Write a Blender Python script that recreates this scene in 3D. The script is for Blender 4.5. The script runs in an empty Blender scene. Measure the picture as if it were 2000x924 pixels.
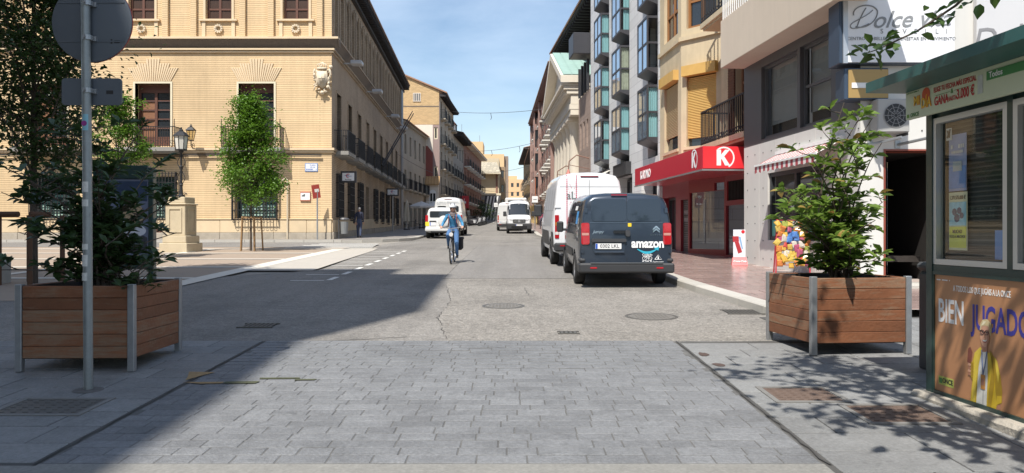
import bpy, math, random
from mathutils import Vector, Matrix
R = math.radians
random.seed(7)
SC = bpy.context.scene
COL = SC.collection

# ------------------------------------------------------------------ camera
cam_d = bpy.data.cameras.new('camera')
cam = bpy.data.objects.new('camera', cam_d); COL.objects.link(cam)
cam_d.sensor_width = 36.0
cam_d.lens = 27.0                                   # 1500 px focal length on a 2000 px frame
cam_d.shift_y = -7.0 / 2000.0
cam.location = (0, 0, 1.6); cam.rotation_euler = (R(90), 0, 0)
cam_d.clip_start = 0.05; cam_d.clip_end = 3000
SC.camera = cam
SC.render.resolution_x = 1024; SC.render.resolution_y = 473
# ------------------------------------------------------------------ sun, sky, exposure
SUN_EL = R(57)
SUN_H = Vector((0.40, 0.917)).normalized()           # the way the shadows fall on the ground
world = bpy.data.worlds.new('World'); SC.world = world; world.use_nodes = True
nt = world.node_tree; nt.nodes.clear()
w_out = nt.nodes.new('ShaderNodeOutputWorld'); w_bg = nt.nodes.new('ShaderNodeBackground')
sky = nt.nodes.new('ShaderNodeTexSky'); sky.sky_type = 'NISHITA'; sky.sun_disc = False
sky.sun_elevation = SUN_EL; sky.sun_rotation = math.atan2(-SUN_H.x, -SUN_H.y)
sky.air_density = 1.2; sky.dust_density = .9; sky.ozone_density = 2.2; sky.altitude = 200
tc = nt.nodes.new('ShaderNodeTexCoord'); mp = nt.nodes.new('ShaderNodeMapping')
mp.inputs['Scale'].default_value = (1.0, 1.0, 3.2); mp.inputs['Rotation'].default_value = (0.0, R(12), R(25))
nz = nt.nodes.new('ShaderNodeTexNoise'); nz.inputs['Scale'].default_value = 2.6; nz.inputs['Detail'].default_value = 9
nz.inputs['Roughness'].default_value = 0.56; nz.inputs['Distortion'].default_value = 0.35
rp = nt.nodes.new('ShaderNodeValToRGB')
rp.color_ramp.elements[0].position = 0.40; rp.color_ramp.elements[0].color = (0, 0, 0, 1)
rp.color_ramp.elements[1].position = 0.82; rp.color_ramp.elements[1].color = (0.5, 0.5, 0.5, 1)
mx = nt.nodes.new('ShaderNodeMix'); mx.data_type = 'RGBA'
mx.inputs['B'].default_value = (7.2, 8.2, 9.4, 1)
nt.links.new(tc.outputs['Generated'], mp.inputs['Vector']); nt.links.new(mp.outputs[0], nz.inputs['Vector'])
nt.links.new(nz.outputs['Fac'], rp.inputs[0]); nt.links.new(rp.outputs[0], mx.inputs['Factor'])
nt.links.new(sky.outputs[0], mx.inputs['A']); nt.links.new(mx.outputs['Result'], w_bg.inputs['Color'])
w_bg.inputs['Strength'].default_value = 0.104
nt.links.new(w_bg.outputs[0], w_out.inputs['Surface'])
sun_d = bpy.data.lights.new('sun', 'SUN'); sun = bpy.data.objects.new('sun', sun_d); COL.objects.link(sun)
sun_d.energy = 4.6; sun_d.angle = R(0.53); sun_d.color = (1.0, 0.95, 0.87)
sun.location = (-20, -20, 60)
sun.rotation_euler = Vector((SUN_H.x * math.cos(SUN_EL), SUN_H.y * math.cos(SUN_EL), -math.sin(SUN_EL))).to_track_quat('-Z', 'Y').to_euler()
SC.view_settings.view_transform = 'Standard'; SC.view_settings.look = 'None'
SC.view_settings.exposure = 0.6; SC.view_settings.gamma = 1.0; SC.view_settings.use_curve_mapping = False

# ------------------------------------------------------------------ the lie of the street: it climbs away from the camera
PROF = [(-60, -1.9), (0, 0), (8, .26), (16, .52), (23, .72), (42, 1.2), (64, 1.62), (110, 2.9), (160, 4.4), (400, 11.6), (4000, 60)]
def zlin(y):
    if y <= PROF[0][0]: return PROF[0][1]
    for (a, b), (c, d) in zip(PROF, PROF[1:]):
        if y <= c: return b + (d - b) * (y - a) / (c - a)
    return PROF[-1][1]
def zg(y): return sum(zlin(y + k * 1.5) for k in range(-3, 4)) / 7
def pw(pts, y):                                      # piecewise line x(y)
    if y <= pts[0][0]: return pts[0][1]
    for (a, b), (c, d) in zip(pts, pts[1:]):
        if y <= c: return b + (d - b) * (y - a) / (c - a)
    return pts[-1][1]

# ------------------------------------------------------------------ materials
MATS = {}
def N(t, k): return t.nodes.new('ShaderNode' + k)
def math_node(t, op, a, b=None):
    n = N(t, 'Math'); n.operation = op
    for i, v in enumerate((a, b)):
        if v is None: continue
        if hasattr(v, 'default_value'): t.links.new(v, n.inputs[i])
        else: n.inputs[i].default_value = v
    return n.outputs[0]
def M(name, col=(.5, .5, .5), rough=.75, metal=0., var=.18, scale=2.5, bump=0., bscale=40, fine=0., fscale=120, rnd=0.,
      brick=None, stain=0., coat=0., spec=.5, emis=None, streak=0., track=0., gum=0.):
    """procedural material: base colour with broad mottling, fine grain, optional per-object change, brick courses, bump"""
    if name in MATS: return MATS[name]
    m = bpy.data.materials.new(name); m.use_nodes = True; t = m.node_tree
    b = t.nodes['Principled BSDF']
    b.inputs['Roughness'].default_value = rough; b.inputs['Metallic'].default_value = metal
    b.inputs['Specular IOR Level'].default_value = spec
    if coat: b.inputs['Coat Weight'].default_value = coat; b.inputs['Coat Roughness'].default_value = .04
    geo = N(t, 'NewGeometry'); pos = geo.outputs['Position']
    rgb = N(t, 'RGB'); rgb.outputs[0].default_value = (*col, 1); cur = rgb.outputs[0]
    def scaled(fac):                                 # cur * fac (a value socket)
        nonlocal cur
        v = N(t, 'VectorMath'); v.operation = 'SCALE'; t.links.new(cur, v.inputs[0]); t.links.new(fac, v.inputs['Scale']); cur = v.outputs[0]
    def noise(s, det=5, vec=None, ro=.6):
        n = N(t, 'TexNoise'); n.inputs['Scale'].default_value = s; n.inputs['Detail'].default_value = det; n.inputs['Roughness'].default_value = ro
        t.links.new(vec or pos, n.inputs['Vector']); return n.outputs['Fac']
    hgt = None
    if brick:                                        # (width, height, mortar, mortar colour, change)
        bw, bh, mo, mc, ch = brick
        sp = N(t, 'SeparateXYZ'); t.links.new(pos, sp.inputs[0])
        cb = N(t, 'CombineXYZ'); t.links.new(math_node(t, 'ADD', sp.outputs[0], sp.outputs[1]), cb.inputs[0]); t.links.new(sp.outputs[2], cb.inputs[1])
        br = N(t, 'TexBrick'); t.links.new(cb.outputs[0], br.inputs['Vector'])
        br.inputs['Scale'].default_value = 1; br.inputs['Brick Width'].default_value = bw; br.inputs['Row Height'].default_value = bh
        br.inputs['Mortar Size'].default_value = mo; br.inputs['Mortar Smooth'].default_value = .3
        br.inputs['Color1'].default_value = (*[c * (1 - ch) for c in col], 1); br.inputs['Color2'].default_value = (*[min(1, c * (1 + ch)) for c in col], 1)
        br.inputs['Mortar'].default_value = (*mc, 1); cur = br.outputs['Color']
        hgt = math_node(t, 'MULTIPLY', br.outputs['Fac'], -1.0)
    if var:
        scaled(math_node(t, 'ADD', math_node(t, 'MULTIPLY', noise(scale), 2 * var), 1 - var))
    if stain:
        n2 = noise(scale * .23, 7, None, .7)
        rr = N(t, 'ValToRGB'); rr.color_ramp.elements[0].position = .47; rr.color_ramp.elements[1].position = .62
        t.links.new(n2, rr.inputs[0]); scaled(math_node(t, 'ADD', math_node(t, 'MULTIPLY', rr.outputs[0], -stain), 1.0))
    if streak:
        mpn = N(t, 'Mapping'); mpn.inputs['Scale'].default_value = (3.2, 3.2, .22); t.links.new(pos, mpn.inputs['Vector'])
        scaled(math_node(t, 'ADD', math_node(t, 'MULTIPLY', noise(1.6, 6, mpn.outputs[0], .65), 2 * streak), 1 - streak))
    if track:
        mpt = N(t, 'Mapping'); mpt.inputs['Scale'].default_value = (1.1, .05, .05); t.links.new(pos, mpt.inputs['Vector'])
        scaled(math_node(t, 'ADD', math_node(t, 'MULTIPLY', noise(1.3, 3, mpt.outputs[0]), 2 * track), 1 - track))
    if gum:
        rg = N(t, 'ValToRGB'); rg.color_ramp.elements[0].position = .66; rg.color_ramp.elements[1].position = .70; t.links.new(noise(7., 2), rg.inputs[0]); scaled(math_node(t, 'ADD', math_node(t, 'MULTIPLY', rg.outputs[0], -gum), 1.0))
    if fine:
        scaled(math_node(t, 'ADD', math_node(t, 'MULTIPLY', noise(fscale * .3, 4, None, .75), fine), 1 - fine * .5))
        scaled(math_node(t, 'ADD', math_node(t, 'MULTIPLY', noise(fscale, 3, None, .7), 2 * fine), 1 - fine))
    if rnd:
        oi = N(t, 'ObjectInfo'); scaled(math_node(t, 'ADD', math_node(t, 'MULTIPLY', oi.outputs['Random'], 2 * rnd), 1 - rnd))
    t.links.new(cur, b.inputs['Base Color'])
    if emis: b.inputs['Emission Color'].default_value = (*emis[0], 1); b.inputs['Emission Strength'].default_value = emis[1]
    if bump or hgt is not None:
        bp = N(t, 'Bump'); bp.inputs['Strength'].default_value = bump if bump else .5; bp.inputs['Distance'].default_value = .02
        if hgt is None: hgt = noise(bscale, 4)
        t.links.new(hgt, bp.inputs['Height']); t.links.new(bp.outputs[0], b.inputs['Normal'])
    MATS[name] = m; return m
def glass_mat(name, tint, mirror, rough=.02):
    """clear pane: part mirror, part see-through"""
    if name in MATS: return MATS[name]
    m = bpy.data.materials.new(name); m.use_nodes = True; t = m.node_tree; t.nodes.clear()
    o = N(t, 'OutputMaterial'); mixn = N(t, 'MixShader'); tr = N(t, 'BsdfTransparent'); gl = N(t, 'BsdfGlossy'); fr = N(t, 'LayerWeight')
    tr.inputs[0].default_value = (*tint, 1); gl.inputs['Roughness'].default_value = rough; fr.inputs[0].default_value = .5
    t.links.new(math_node(t, 'ADD', math_node(t, 'MULTIPLY', math_node(t, 'POWER', fr.outputs['Facing'], 4.), .75), mirror), mixn.inputs[0])
    t.links.new(tr.outputs[0], mixn.inputs[1]); t.links.new(gl.outputs[0], mixn.inputs[2]); t.links.new(mixn.outputs[0], o.inputs[0])
    MATS[name] = m; return m
def leaf_mat(name, c1, c2, trans=.35):
    if name in MATS: return MATS[name]
    m = bpy.data.materials.new(name); m.use_nodes = True; t = m.node_tree
    b = t.nodes['Principled BSDF']; o = t.nodes['Material Output']
    geo = N(t, 'NewGeometry'); mxc = N(t, 'Mix'); mxc.data_type = 'RGBA'
    n = N(t, 'TexNoise'); n.inputs['Scale'].default_value = 9; n.inputs['Detail'].default_value = 2; t.links.new(geo.outputs['Position'], n.inputs['Vector'])
    f = math_node(t, 'ADD', math_node(t, 'MULTIPLY', n.outputs['Fac'], .9), math_node(t, 'MULTIPLY', geo.outputs['Random Per Island'], .5))
    t.links.new(math_node(t, 'SUBTRACT', f, .2), mxc.inputs['Factor'])
    mxc.inputs['A'].default_value = (*c1, 1); mxc.inputs['B'].default_value = (*c2, 1)
    t.links.new(mxc.outputs['Result'], b.inputs['Base Color']); b.inputs['Roughness'].default_value = .42
    tl = N(t, 'BsdfTranslucent'); ms = N(t, 'MixShader'); ms.inputs[0].default_value = trans
    t.links.new(mxc.outputs['Result'], tl.inputs[0]); t.links.new(b.outputs[0], ms.inputs[1]); t.links.new(tl.outputs[0], ms.inputs[2]); t.links.new(ms.outputs[0], o.inputs[0])
    MATS[name] = m; return m

white = M('white_paint', (.78, .78, .77), .5, var=.05)
offwhite = M('off_white', (.7, .68, .62), .6, var=.08)
black = M('black_plastic', (.018, .018, .02), .5, var=.1)
rubber = M('rubber', (.02, .02, .021), .85, var=.15, scale=8)
darkmetal = M('dark_metal', (.028, .029, .032), .5, .3, var=.1)
iron = M('wrought_iron', (.022, .022, .024), .55, .2, var=.1)
steel = M('galvanised_steel', (.36, .37, .38), .45, .7, var=.2, scale=14, fine=.08, fscale=60)
chrome = M('chrome', (.75, .75, .76), .12, 1., var=.02)
red = M('red_paint', (.5, .02, .03), .45, var=.06)
dark_glass = M('dark_window_glass', (.02, .025, .03), .04, var=.2, scale=.7, spec=.8)
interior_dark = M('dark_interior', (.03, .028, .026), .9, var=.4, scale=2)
clear_glass = glass_mat('clear_glass', (.8, .85, .85), .06)

# ------------------------------------------------------------------ objects
def wloc(o):
    v = Vector((0, 0, 0))
    while o is not None: v = v + o.location; o = o.parent
    return v
def props(o, label=None, cat=None, group=None, kind=None):
    if label: o['label'] = label
    if cat: o['category'] = cat
    if group: o['group'] = group
    if kind: o['kind'] = kind
    return o
def thing(name, label, cat, loc, rz=0., group=None, pitch=0.):
    o = bpy.data.objects.new(name, None); COL.objects.link(o); o.empty_display_size = .2
    o.location = loc; o.rotation_euler = (pitch, 0, rz)
    return props(o, label, cat, group)
def copy_tree(o, parent=None):
    c = o.copy(); COL.objects.link(c); c.parent = parent
    for ch in list(o.children): copy_tree(ch, c)
    return c
def F(ox, oy, ang, oz=0.):
    """frame of a wall: x runs along it to the right as seen from outside, -y points out of it"""
    return Matrix.Translation((ox, oy, oz)) @ Matrix.Rotation(ang, 4, 'Z')
def plane_T(o, right, up):
    r = Vector(right).normalized(); u = Vector(up); u = (u - r * u.dot(r)).normalized(); n = r.cross(u)
    return Matrix(((r.x, u.x, n.x, o[0]), (r.y, u.y, n.y, o[1]), (r.z, u.z, n.z, o[2]), (0, 0, 0, 1)))
_TXT = {}
def text_geo(body, size=1., extr=.002, bold=0., shear=0., align='CENTER', space=1.):
    k = (body, size, extr, bold, shear, align, space)
    if k in _TXT: return _TXT[k]
    c = bpy.data.curves.new('t', 'FONT'); c.body = body; c.size = size; c.extrude = extr; c.offset = bold * size; c.shear = shear
    c.align_x = align; c.align_y = 'CENTER'; c.space_character = space; c.resolution_u = 3
    o = bpy.data.objects.new('t', c); COL.objects.link(o)
    me = bpy.data.meshes.new_from_object(o.evaluated_get(bpy.context.evaluated_depsgraph_get()))
    res = ([v.co.copy() for v in me.vertices], [tuple(p.vertices) for p in me.polygons])
    bpy.data.objects.remove(o); bpy.data.curves.remove(c); bpy.data.meshes.remove(me)
    _TXT[k] = res; return res

class MB:
    def __init__(s, T=None): s.v = []; s.f = []; s.m = []; s.T = T; s.mi = 0
    def add(s, vs, fs, T=None):
        n = len(s.v); T2 = T if T is not None else None
        for p in vs:
            p = Vector(p)
            if T2 is not None: p = T2 @ p
            if s.T is not None: p = s.T @ p
            s.v.append(p)
        for f in fs: s.f.append(tuple(i + n for i in f)); s.m.append(s.mi)
        return s
    def mat(s, i): s.mi = i; return s
    def box(s, x0, x1, y0, y1, z0, z1, T=None):
        if x0 > x1: x0, x1 = x1, x0
        if y0 > y1: y0, y1 = y1, y0
        if z0 > z1: z0, z1 = z1, z0
        return s.add([(x0, y0, z0), (x1, y0, z0), (x1, y1, z0), (x0, y1, z0), (x0, y0, z1), (x1, y0, z1), (x1, y1, z1), (x0, y1, z1)],
                     [(3, 2, 1, 0), (4, 5, 6, 7), (0, 1, 5, 4), (1, 2, 6, 5), (2, 3, 7, 6), (3, 0, 4, 7)], T)
    def bbox(s, x0, x1, y0, y1, z0, z1, b=.01, T=None):
        """box with all its edges chamfered by b"""
        vs = []; 
        for (ax) in range(3):
            pass
        lo = (x0, y0, z0); hi = (x1, y1, z1); idx = {}
        for sx in (0, 1):
            for sy in (0, 1):
                for sz in (0, 1):
                    c = [hi[0] if sx else lo[0], hi[1] if sy else lo[1], hi[2] if sz else lo[2]]
                    d = [-1 if sx else 1, -1 if sy else 1, -1 if sz else 1]
                    for ax in range(3):
                        p = list(c)
                        for k in range(3):
                            if k != ax: p[k] += d[k] * b
                        idx[(sx, sy, sz, ax)] = len(vs); vs.append(p)
        fs = []
        def q(a, b_, c, d): fs.append((a, b_, c, d))
        I = idx
        for v, flip in ((0, 1), (1, 0)):
            for ax in range(3):
                o = [(0, 0), (1, 0), (1, 1), (0, 1)]
                f = []
                for (p, r) in o:
                    k = [0, 0, 0]; k[ax] = v; k[(ax + 1) % 3] = p; k[(ax + 2) % 3] = r
                    f.append(I[(k[0], k[1], k[2], ax)])
                fs.append(tuple(reversed(f)) if flip else tuple(f))
        for ax in range(3):                          # edges along ax
            a1, a2 = (ax + 1) % 3, (ax + 2) % 3
            for p in (0, 1):
                for r in (0, 1):
                    k0 = [0, 0, 0]; k0[a1] = p; k0[a2] = r; k1 = list(k0); k1[ax] = 1
                    f = (I[(*k0, a1)], I[(*k0, a2)], I[(*k1, a2)], I[(*k1, a1)])
                    fs.append(f if (p ^ r) else tuple(reversed(f)))
        for sx in (0, 1):
            for sy in (0, 1):
                for sz in (0, 1):
                    f = tuple(I[(sx, sy, sz, a)] for a in range(3))
                    fs.append(f if (sx + sy + sz) % 2 else tuple(reversed(f)))
        return s.add(vs, fs, T)
    def quad(s, a, b, c, d): return s.add([a, b, c, d], [(0, 1, 2, 3)])
    def poly(s, pts): return s.add(pts, [tuple(range(len(pts)))])
    def prism(s, pts, y0, y1, T=None):
        """outline in x,z (counter-clockwise seen from -y) from y0 (front) to y1 (back)"""
        n = len(pts)
        vs = [(p[0], y0, p[1]) for p in pts] + [(p[0], y1, p[1]) for p in pts]
        fs = [tuple(range(n)), tuple(reversed(range(n, 2 * n)))] + [(i, i + n, (i + 1) % n + n, (i + 1) % n) for i in range(n)]
        return s.add(vs, fs, T)
    def tube(s, path, rad, n=6, cap=True, T=None):
        path = [Vector(p) for p in path]; k = len(path)
        if not hasattr(rad, '__len__'): rad = [rad] * k
        vs = []; fs = []; up = None
        for i, p in enumerate(path):
            d = (path[min(i + 1, k - 1)] - path[max(i - 1, 0)])
            if d.length < 1e-9: d = Vector((0, 0, 1))
            d.normalize()
            a = Vector((0, 0, 1)) if abs(d.z) < .9 else Vector((1, 0, 0))
            if up is not None:
                a = up - d * up.dot(d)
                if a.length < 1e-6: a = Vector((1, 0, 0)).cross(d)
            e1 = (a - d * a.dot(d)).normalized(); e2 = d.cross(e1); up = e1
            for j in range(n):
                t = 2 * math.pi * j / n
                vs.append(p + (e1 * math.cos(t) + e2 * math.sin(t)) * rad[i])
        for i in range(k - 1):
            for j in range(n):
                fs.append((i * n + j, i * n + (j + 1) % n, (i + 1) * n + (j + 1) % n, (i + 1) * n + j))
        if cap: fs.append(tuple(reversed(range(n)))); fs.append(tuple(range((k - 1) * n, k * n)))
        return s.add(vs, fs, T)
    def lathe(s, prof, n=16, T=None, cap=True):
        """profile of (r, z) from the bottom up, round the z axis"""
        vs = []; fs = []; k = len(prof)
        for r, z in prof:
            for j in range(n):
                t = 2 * math.pi * j / n; vs.append((r * math.cos(t), r * math.sin(t), z))
        for i in range(k - 1):
            for j in range(n): fs.append((i * n + j, i * n + (j + 1) % n, (i + 1) * n + (j + 1) % n, (i + 1) * n + j))
        if cap: fs.append(tuple(reversed(range(n)))); fs.append(tuple(range((k - 1) * n, k * n)))
        return s.add(vs, fs, T)
    def text(s, body, size, T, **k):
        vs, fs = text_geo(body, size, **k); return s.add(vs, fs, T)
    def scribble(s, x0, x1, z, h, y, flat=False):
        """a line of print too small to read: a run of short bars"""
        x = x0
        while x < x1:
            w = h * random.uniform(.4, .9)
            if random.random() > .16:
                if flat: s.box(x, x + w, z, z + h, y, y + .001)
                else: s.box(x, x + w, y - .001, y, z, z + h)
            x += w + h * .25
        return s
    def wall(s, u0, u1, z0, z1, holes, dep=.25):
        """wall face in y = 0 with rectangular openings and their reveals"""
        us = sorted({u0, u1, *[max(u0, min(u1, h[0])) for h in holes], *[max(u0, min(u1, h[1])) for h in holes]})
        zs = sorted({z0, z1, *[max(z0, min(z1, h[2])) for h in holes], *[max(z0, min(z1, h[3])) for h in holes]})
        for a, b in zip(us, us[1:]):
            run = None
            for c, d in list(zip(zs, zs[1:])) + [(None, None)]:
                hole = c is None or any(h[0] < (a + b) / 2 < h[1] and h[2] < (c + d) / 2 < h[3] for h in holes)
                if not hole: run = (run[0] if run else c, d)
                elif run: s.quad((a, 0, run[0]), (b, 0, run[0]), (b, 0, run[1]), (a, 0, run[1])); run = None
        for h in holes:
            a, b, c, d = h[:4]; e = h[4] if len(h) > 4 else dep
            s.quad((a, 0, c), (a, 0, d), (a, e, d), (a, e, c)); s.quad((b, 0, d), (b, 0, c), (b, e, c), (b, e, d))
            s.quad((a, 0, d), (b, 0, d), (b, e, d), (a, e, d)); s.quad((a, e, c), (b, e, c), (b, 0, c), (a, 0, c))
        return s
    def shell(s, u0, u1, z0, z1, D):
        """sides, back and lid of a block whose front face is a wall() in y = 0"""
        s.quad((u0, D, z0), (u0, 0, z0), (u0, 0, z1), (u0, D, z1)); s.quad((u1, 0, z0), (u1, D, z0), (u1, D, z1), (u1, 0, z1))
        s.quad((u1, D, z0), (u0, D, z0), (u0, D, z1), (u1, D, z1)); s.quad((u0, 0, z1), (u1, 0, z1), (u1, D, z1), (u0, D, z1)); return s
    def build(s, name, mats, parent=None, smooth=False, org=None, local=False, label=None, cat=None, group=None, kind=None):
        me = bpy.data.meshes.new(name); mats = mats if isinstance(mats, (list, tuple)) else [mats]
        if parent is not None: off = Vector((0, 0, 0)) if local else wloc(parent)
        elif org is not None: off = Vector(org)
        else:
            xs = [v.x for v in s.v]; ys = [v.y for v in s.v]; zs = [v.z for v in s.v]
            off = Vector(((min(xs) + max(xs)) / 2, (min(ys) + max(ys)) / 2, min(zs)))
        me.from_pydata([v - off for v in s.v], [], s.f)
        for m in mats: me.materials.append(m)
        if len(mats) > 1: me.polygons.foreach_set('material_index', s.m)
        if smooth: me.polygons.foreach_set('use_smooth', [True] * len(me.polygons))
        me.update()
        o = bpy.data.objects.new(name, me); COL.objects.link(o)
        if parent is None: o.location = off
        else: o.parent = parent
        if smooth == 'auto':
            me.set_sharp_from_angle(angle=R(38))
        return props(o, label, cat, group, kind)

# ------------------------------------------------------------------ pieces of buildings
def window(parent, T, u0, u1, z0, z1, dep=.22, frame=None, pane=None, cols=2, rows=2, fw=.055, name='window', back=False):
    m = MB(T); y0, y1 = dep - .07, dep
    m.box(u0, u0 + fw, y0, y1, z0, z1); m.box(u1 - fw, u1, y0, y1, z0, z1)
    m.box(u0 + fw, u1 - fw, y0, y1, z0, z0 + fw); m.box(u0 + fw, u1 - fw, y0, y1, z1 - fw, z1)
    for i in range(1, cols):
        x = u0 + (u1 - u0) * i / cols; m.box(x - fw * .6, x + fw * .6, y0 + .006, y1, z0 + fw, z1 - fw)
    for i in range(1, rows):
        z = z0 + (z1 - z0) * i / rows; m.box(u0 + fw, u1 - fw, y0 + .012, y1, z - fw * .45, z + fw * .45)
    w = m.build(name, frame, parent)
    MB(T).quad((u0, y1 - .015, z0), (u1, y1 - .015, z0), (u1, y1 - .015, z1), (u0, y1 - .015, z1)).build('pane', pane, w)
    return w
def grid_windows(parent, T, us, zs, w, h, dep=.2, frame=None, pane=None, cols=2, rows=1, sill=None, shutters=None):
    for z in zs:
        for u in us:
            o = window(parent, T, u - w / 2, u + w / 2, z, z + h, dep, frame, pane, cols, rows)
            if sill: MB(T).box(u - w / 2 - .1, u + w / 2 + .1, -.08, .05, z - .1, z - .002).build('sill', sill, o)
            if shutters:
                MB(T).box(u - w / 2 + .05, u + w / 2 - .05, dep - .1, dep - .075, z + h * random.choice((.35, .5, .7, .2)), z + h - .05).build('blind', shutters, o)
def balcony(parent, T, u0, u1, z, proj=.7, h=1.0, slab=None, bars=None, step=.13, th=.14, solid=None, r=.011):
    b = MB(T); b.box(u0, u1, -proj, .02, z - th, z); b.box(u0 + .06, u1 - .06, -proj + .08, .02, z - th - .07, z - th + .002)
    s = b.build('balcony', slab, parent)
    m = MB(T)
    for zz, rr in ((z + .06, r), (z + h, r * 1.7)):
        m.box(u0 + .02, u1 - .02, -proj + .03 - rr, -proj + .03 + rr, zz - rr, zz + rr)
        for u in (u0 + .03, u1 - .03): m.box(u - rr, u + rr, -proj + .03 + rr, 0, zz - rr, zz + rr)
    n = max(2, int((u1 - u0) / step))
    for i in range(n + 1):
        u = u0 + .03 + (u1 - u0 - .06) * i / n; m.box(u - r, u + r, -proj + .03 - r, -proj + .03 + r, z, z + h)
    k = max(2, int(proj / step))
    for i in range(1, k):
        for u in (u0 + .03, u1 - .03):
            y = -proj + .03 + (proj - .05) * i / k; m.box(u - r, u + r, y - r, y + r, z, z + h)
    m.build('railing', bars, s)
    if solid: MB(T).box(u0 + .04, u1 - .04, -proj + .05, -proj + .07, z + .07, z + h - .02).build('panel', solid, s)
    return s
def tile_roof(parent, T, u0, u1, y0, y1, z0, z1, mat, name='roof', step=.3, over=0.):
    """pitched roof of barrel tiles, low edge at y0,z0"""
    m = MB(T); n = max(1, int((u1 - u0) / step)); w = (u1 - u0) / n
    for i in range(n):
        a = u0 + i * w
        for j in range(4):
            p0, p1 = a + w * j / 4, a + w * (j + 1) / 4
            h0, h1 = .07 * math.sin(math.pi * j / 4), .07 * math.sin(math.pi * (j + 1) / 4)
            m.quad((p0, y0, z0 + h0), (p1, y0, z0 + h1), (p1, y1, z1 + h1), (p0, y1, z1 + h0))
    m.quad((u0, y0, z0 - .05), (u0, y1, z1 - .05), (u1, y1, z1 - .05), (u1, y0, z0 - .05))
    m.quad((u0, y0, z0 - .05), (u1, y0, z0 - .05), (u1, y0, z0), (u0, y0, z0))
    return m.build(name, mat, parent)
# ================================================================== THE GROUND
m_ground = M('plain_ground', (.25, .23, .2), .9, var=.15, fine=.12)
m_asph = M('worn_asphalt', (.205, .192, .175), .9, var=.16, scale=1.3, fine=.95, fscale=34, stain=.24, bump=.7, bscale=45, track=.28, gum=.16)
m_asph_dark = M('newer_asphalt', (.185, .175, .163), .9, var=.14, scale=1.1, fine=.8, fscale=34, bump=.6, bscale=45, track=.28, gum=.14)
m_conc = M('pale_concrete_paving', (.40, .37, .325), .85, var=.10, scale=1.5, fine=.16, fscale=40, bump=.2)
m_brown = M('brown_plaza_paver', (.30, .235, .18), .85, var=.12, scale=2, fine=.16, fscale=30)
m_band = M('white_stone_band', (.60, .56, .49), .8, var=.08, fine=.08)
m_joint = M('joint_sand', (.105, .104, .10), .95, var=.6, scale=5, fine=.3, fscale=40)
m_sett = M('grey_granite_sett', (.168, .172, .178), .78, var=.16, scale=5, fine=.50, fscale=42, rnd=.10, bump=.5, bscale=45, stain=.18, gum=.16)
m_slab = M('grey_granite_slab', (.205, .207, .205), .78, var=.14, scale=3, fine=.42, fscale=42, rnd=.11, bump=.4, bscale=45, stain=.22, gum=.16)
m_kerb = M('granite_kerb', (.42, .40, .36), .8, var=.10, scale=5, fine=.16, fscale=60, rnd=.08, bump=.3)
m_tile = M('pink_sidewalk_tile', (.27, .195, .175), .26, var=.08, scale=3, fine=.12, fscale=50, rnd=.13)
m_tilej = M('tile_joint', (.40, .34, .31), .7, var=.1, brick=None)
m_lside = M('grey_sidewalk', (.24, .22, .2), .6, var=.1, fine=.14, brick=(.6, .4, .012, (.3, .28, .26), .06))
m_jdark = M('dark_joint', (.07, .068, .064), .95, var=.5, scale=4)
m_paint = M('road_paint', (.62, .61, .57), .7, var=.15, scale=14, fine=.2, fscale=40)
m_cast = M('cast_iron', (.115, .11, .10), .6, .3, var=.25, scale=20, fine=.2)
m_rustcast = M('rusty_cast_iron', (.13, .09, .07), .75, .1, var=.35, scale=14, fine=.2)

KR = [(11.2, 3.84), (15.3, 3.42), (21, 3.24), (30, 2.7), (50, 1.62), (62, 1.75), (80, 1.3), (110, .7), (150, .9), (400, 2)]
KL = [(43.5, -5.4), (76, -5.9), (110, -5.2), (150, -5.6), (400, -8)]
def strip(name, xl, xr, ya, yb, off, mat, n=None, kind='structure', parent=None, **k):
    n = n or max(2, int((yb - ya) / 1.5)); m = MB()
    fl = xl if callable(xl) else (lambda y: xl); fr = xr if callable(xr) else (lambda y: xr)
    ys = [ya + (yb - ya) * i / n for i in range(n + 1)]
    vs = []
    for y in ys: vs += [(fl(y), y, zg(y) + off), (fr(y), y, zg(y) + off)]
    m.add(vs, [(2 * i, 2 * i + 1, 2 * i + 3, 2 * i + 2) for i in range(n)])
    return m.build(name, mat, parent, org=None if parent else (0, ya, 0), kind=kind if not parent else None, **k)
# one sheet to the horizon
gm = MB(); ys = [-60 + i * 4 for i in range(116)] + [500, 700, 1200, 2500]
vs = []
for y in ys: vs += [(-900, y, zg(y) - .03), (900, y, zg(y) - .03)]
gm.add(vs, [(2 * i, 2 * i + 1, 2 * i + 3, 2 * i + 2) for i in range(len(ys) - 1)])
gm.build('ground', m_ground, org=(0, 0, 0), kind='structure')
# roadway, from the paved crossing up the street
strip('road', lambda y: pw([(9, -14), (15.6, -7.1), (19.6, -6.8), (19.75, -5.0), (30, -5.45), (36, -6.2), (41.5, -5.4)] + KL, y), lambda y: pw([(9, 5.2), (11.2, 3.86)] + [(a, b + .02) for a, b in KR[1:]], y), 9.17, 400, 0., m_asph, 180)
strip('road_patch', -1.55, lambda y: pw(KR, y) - .5, 17.5, 34, .004, m_asph_dark, 12)
m_asph_pale = M('coarse_asphalt', (.222, .206, .184), .92, var=.18, scale=1.6, fine=1.2, fscale=30, stain=.2, bump=.8, bscale=40, track=.14, gum=.12)
strip('road_coarse', lambda y: pw([(9.17, -.78), (11.2, -1.08), (13.2, -1.05), (15.6, -1.32), (17.4, -1.5)], y), lambda y: pw([(9.17, 3.6), (11.2, 3.8)] + KR[1:], y) - .02, 9.18, 17.42, .003, m_asph_pale, 14)
strip('road_near', -40, 30, -40, 4.775, .009, M('near_road', (.20, .195, .18), .9, var=.15, fine=.4, fscale=36), 30)
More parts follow.
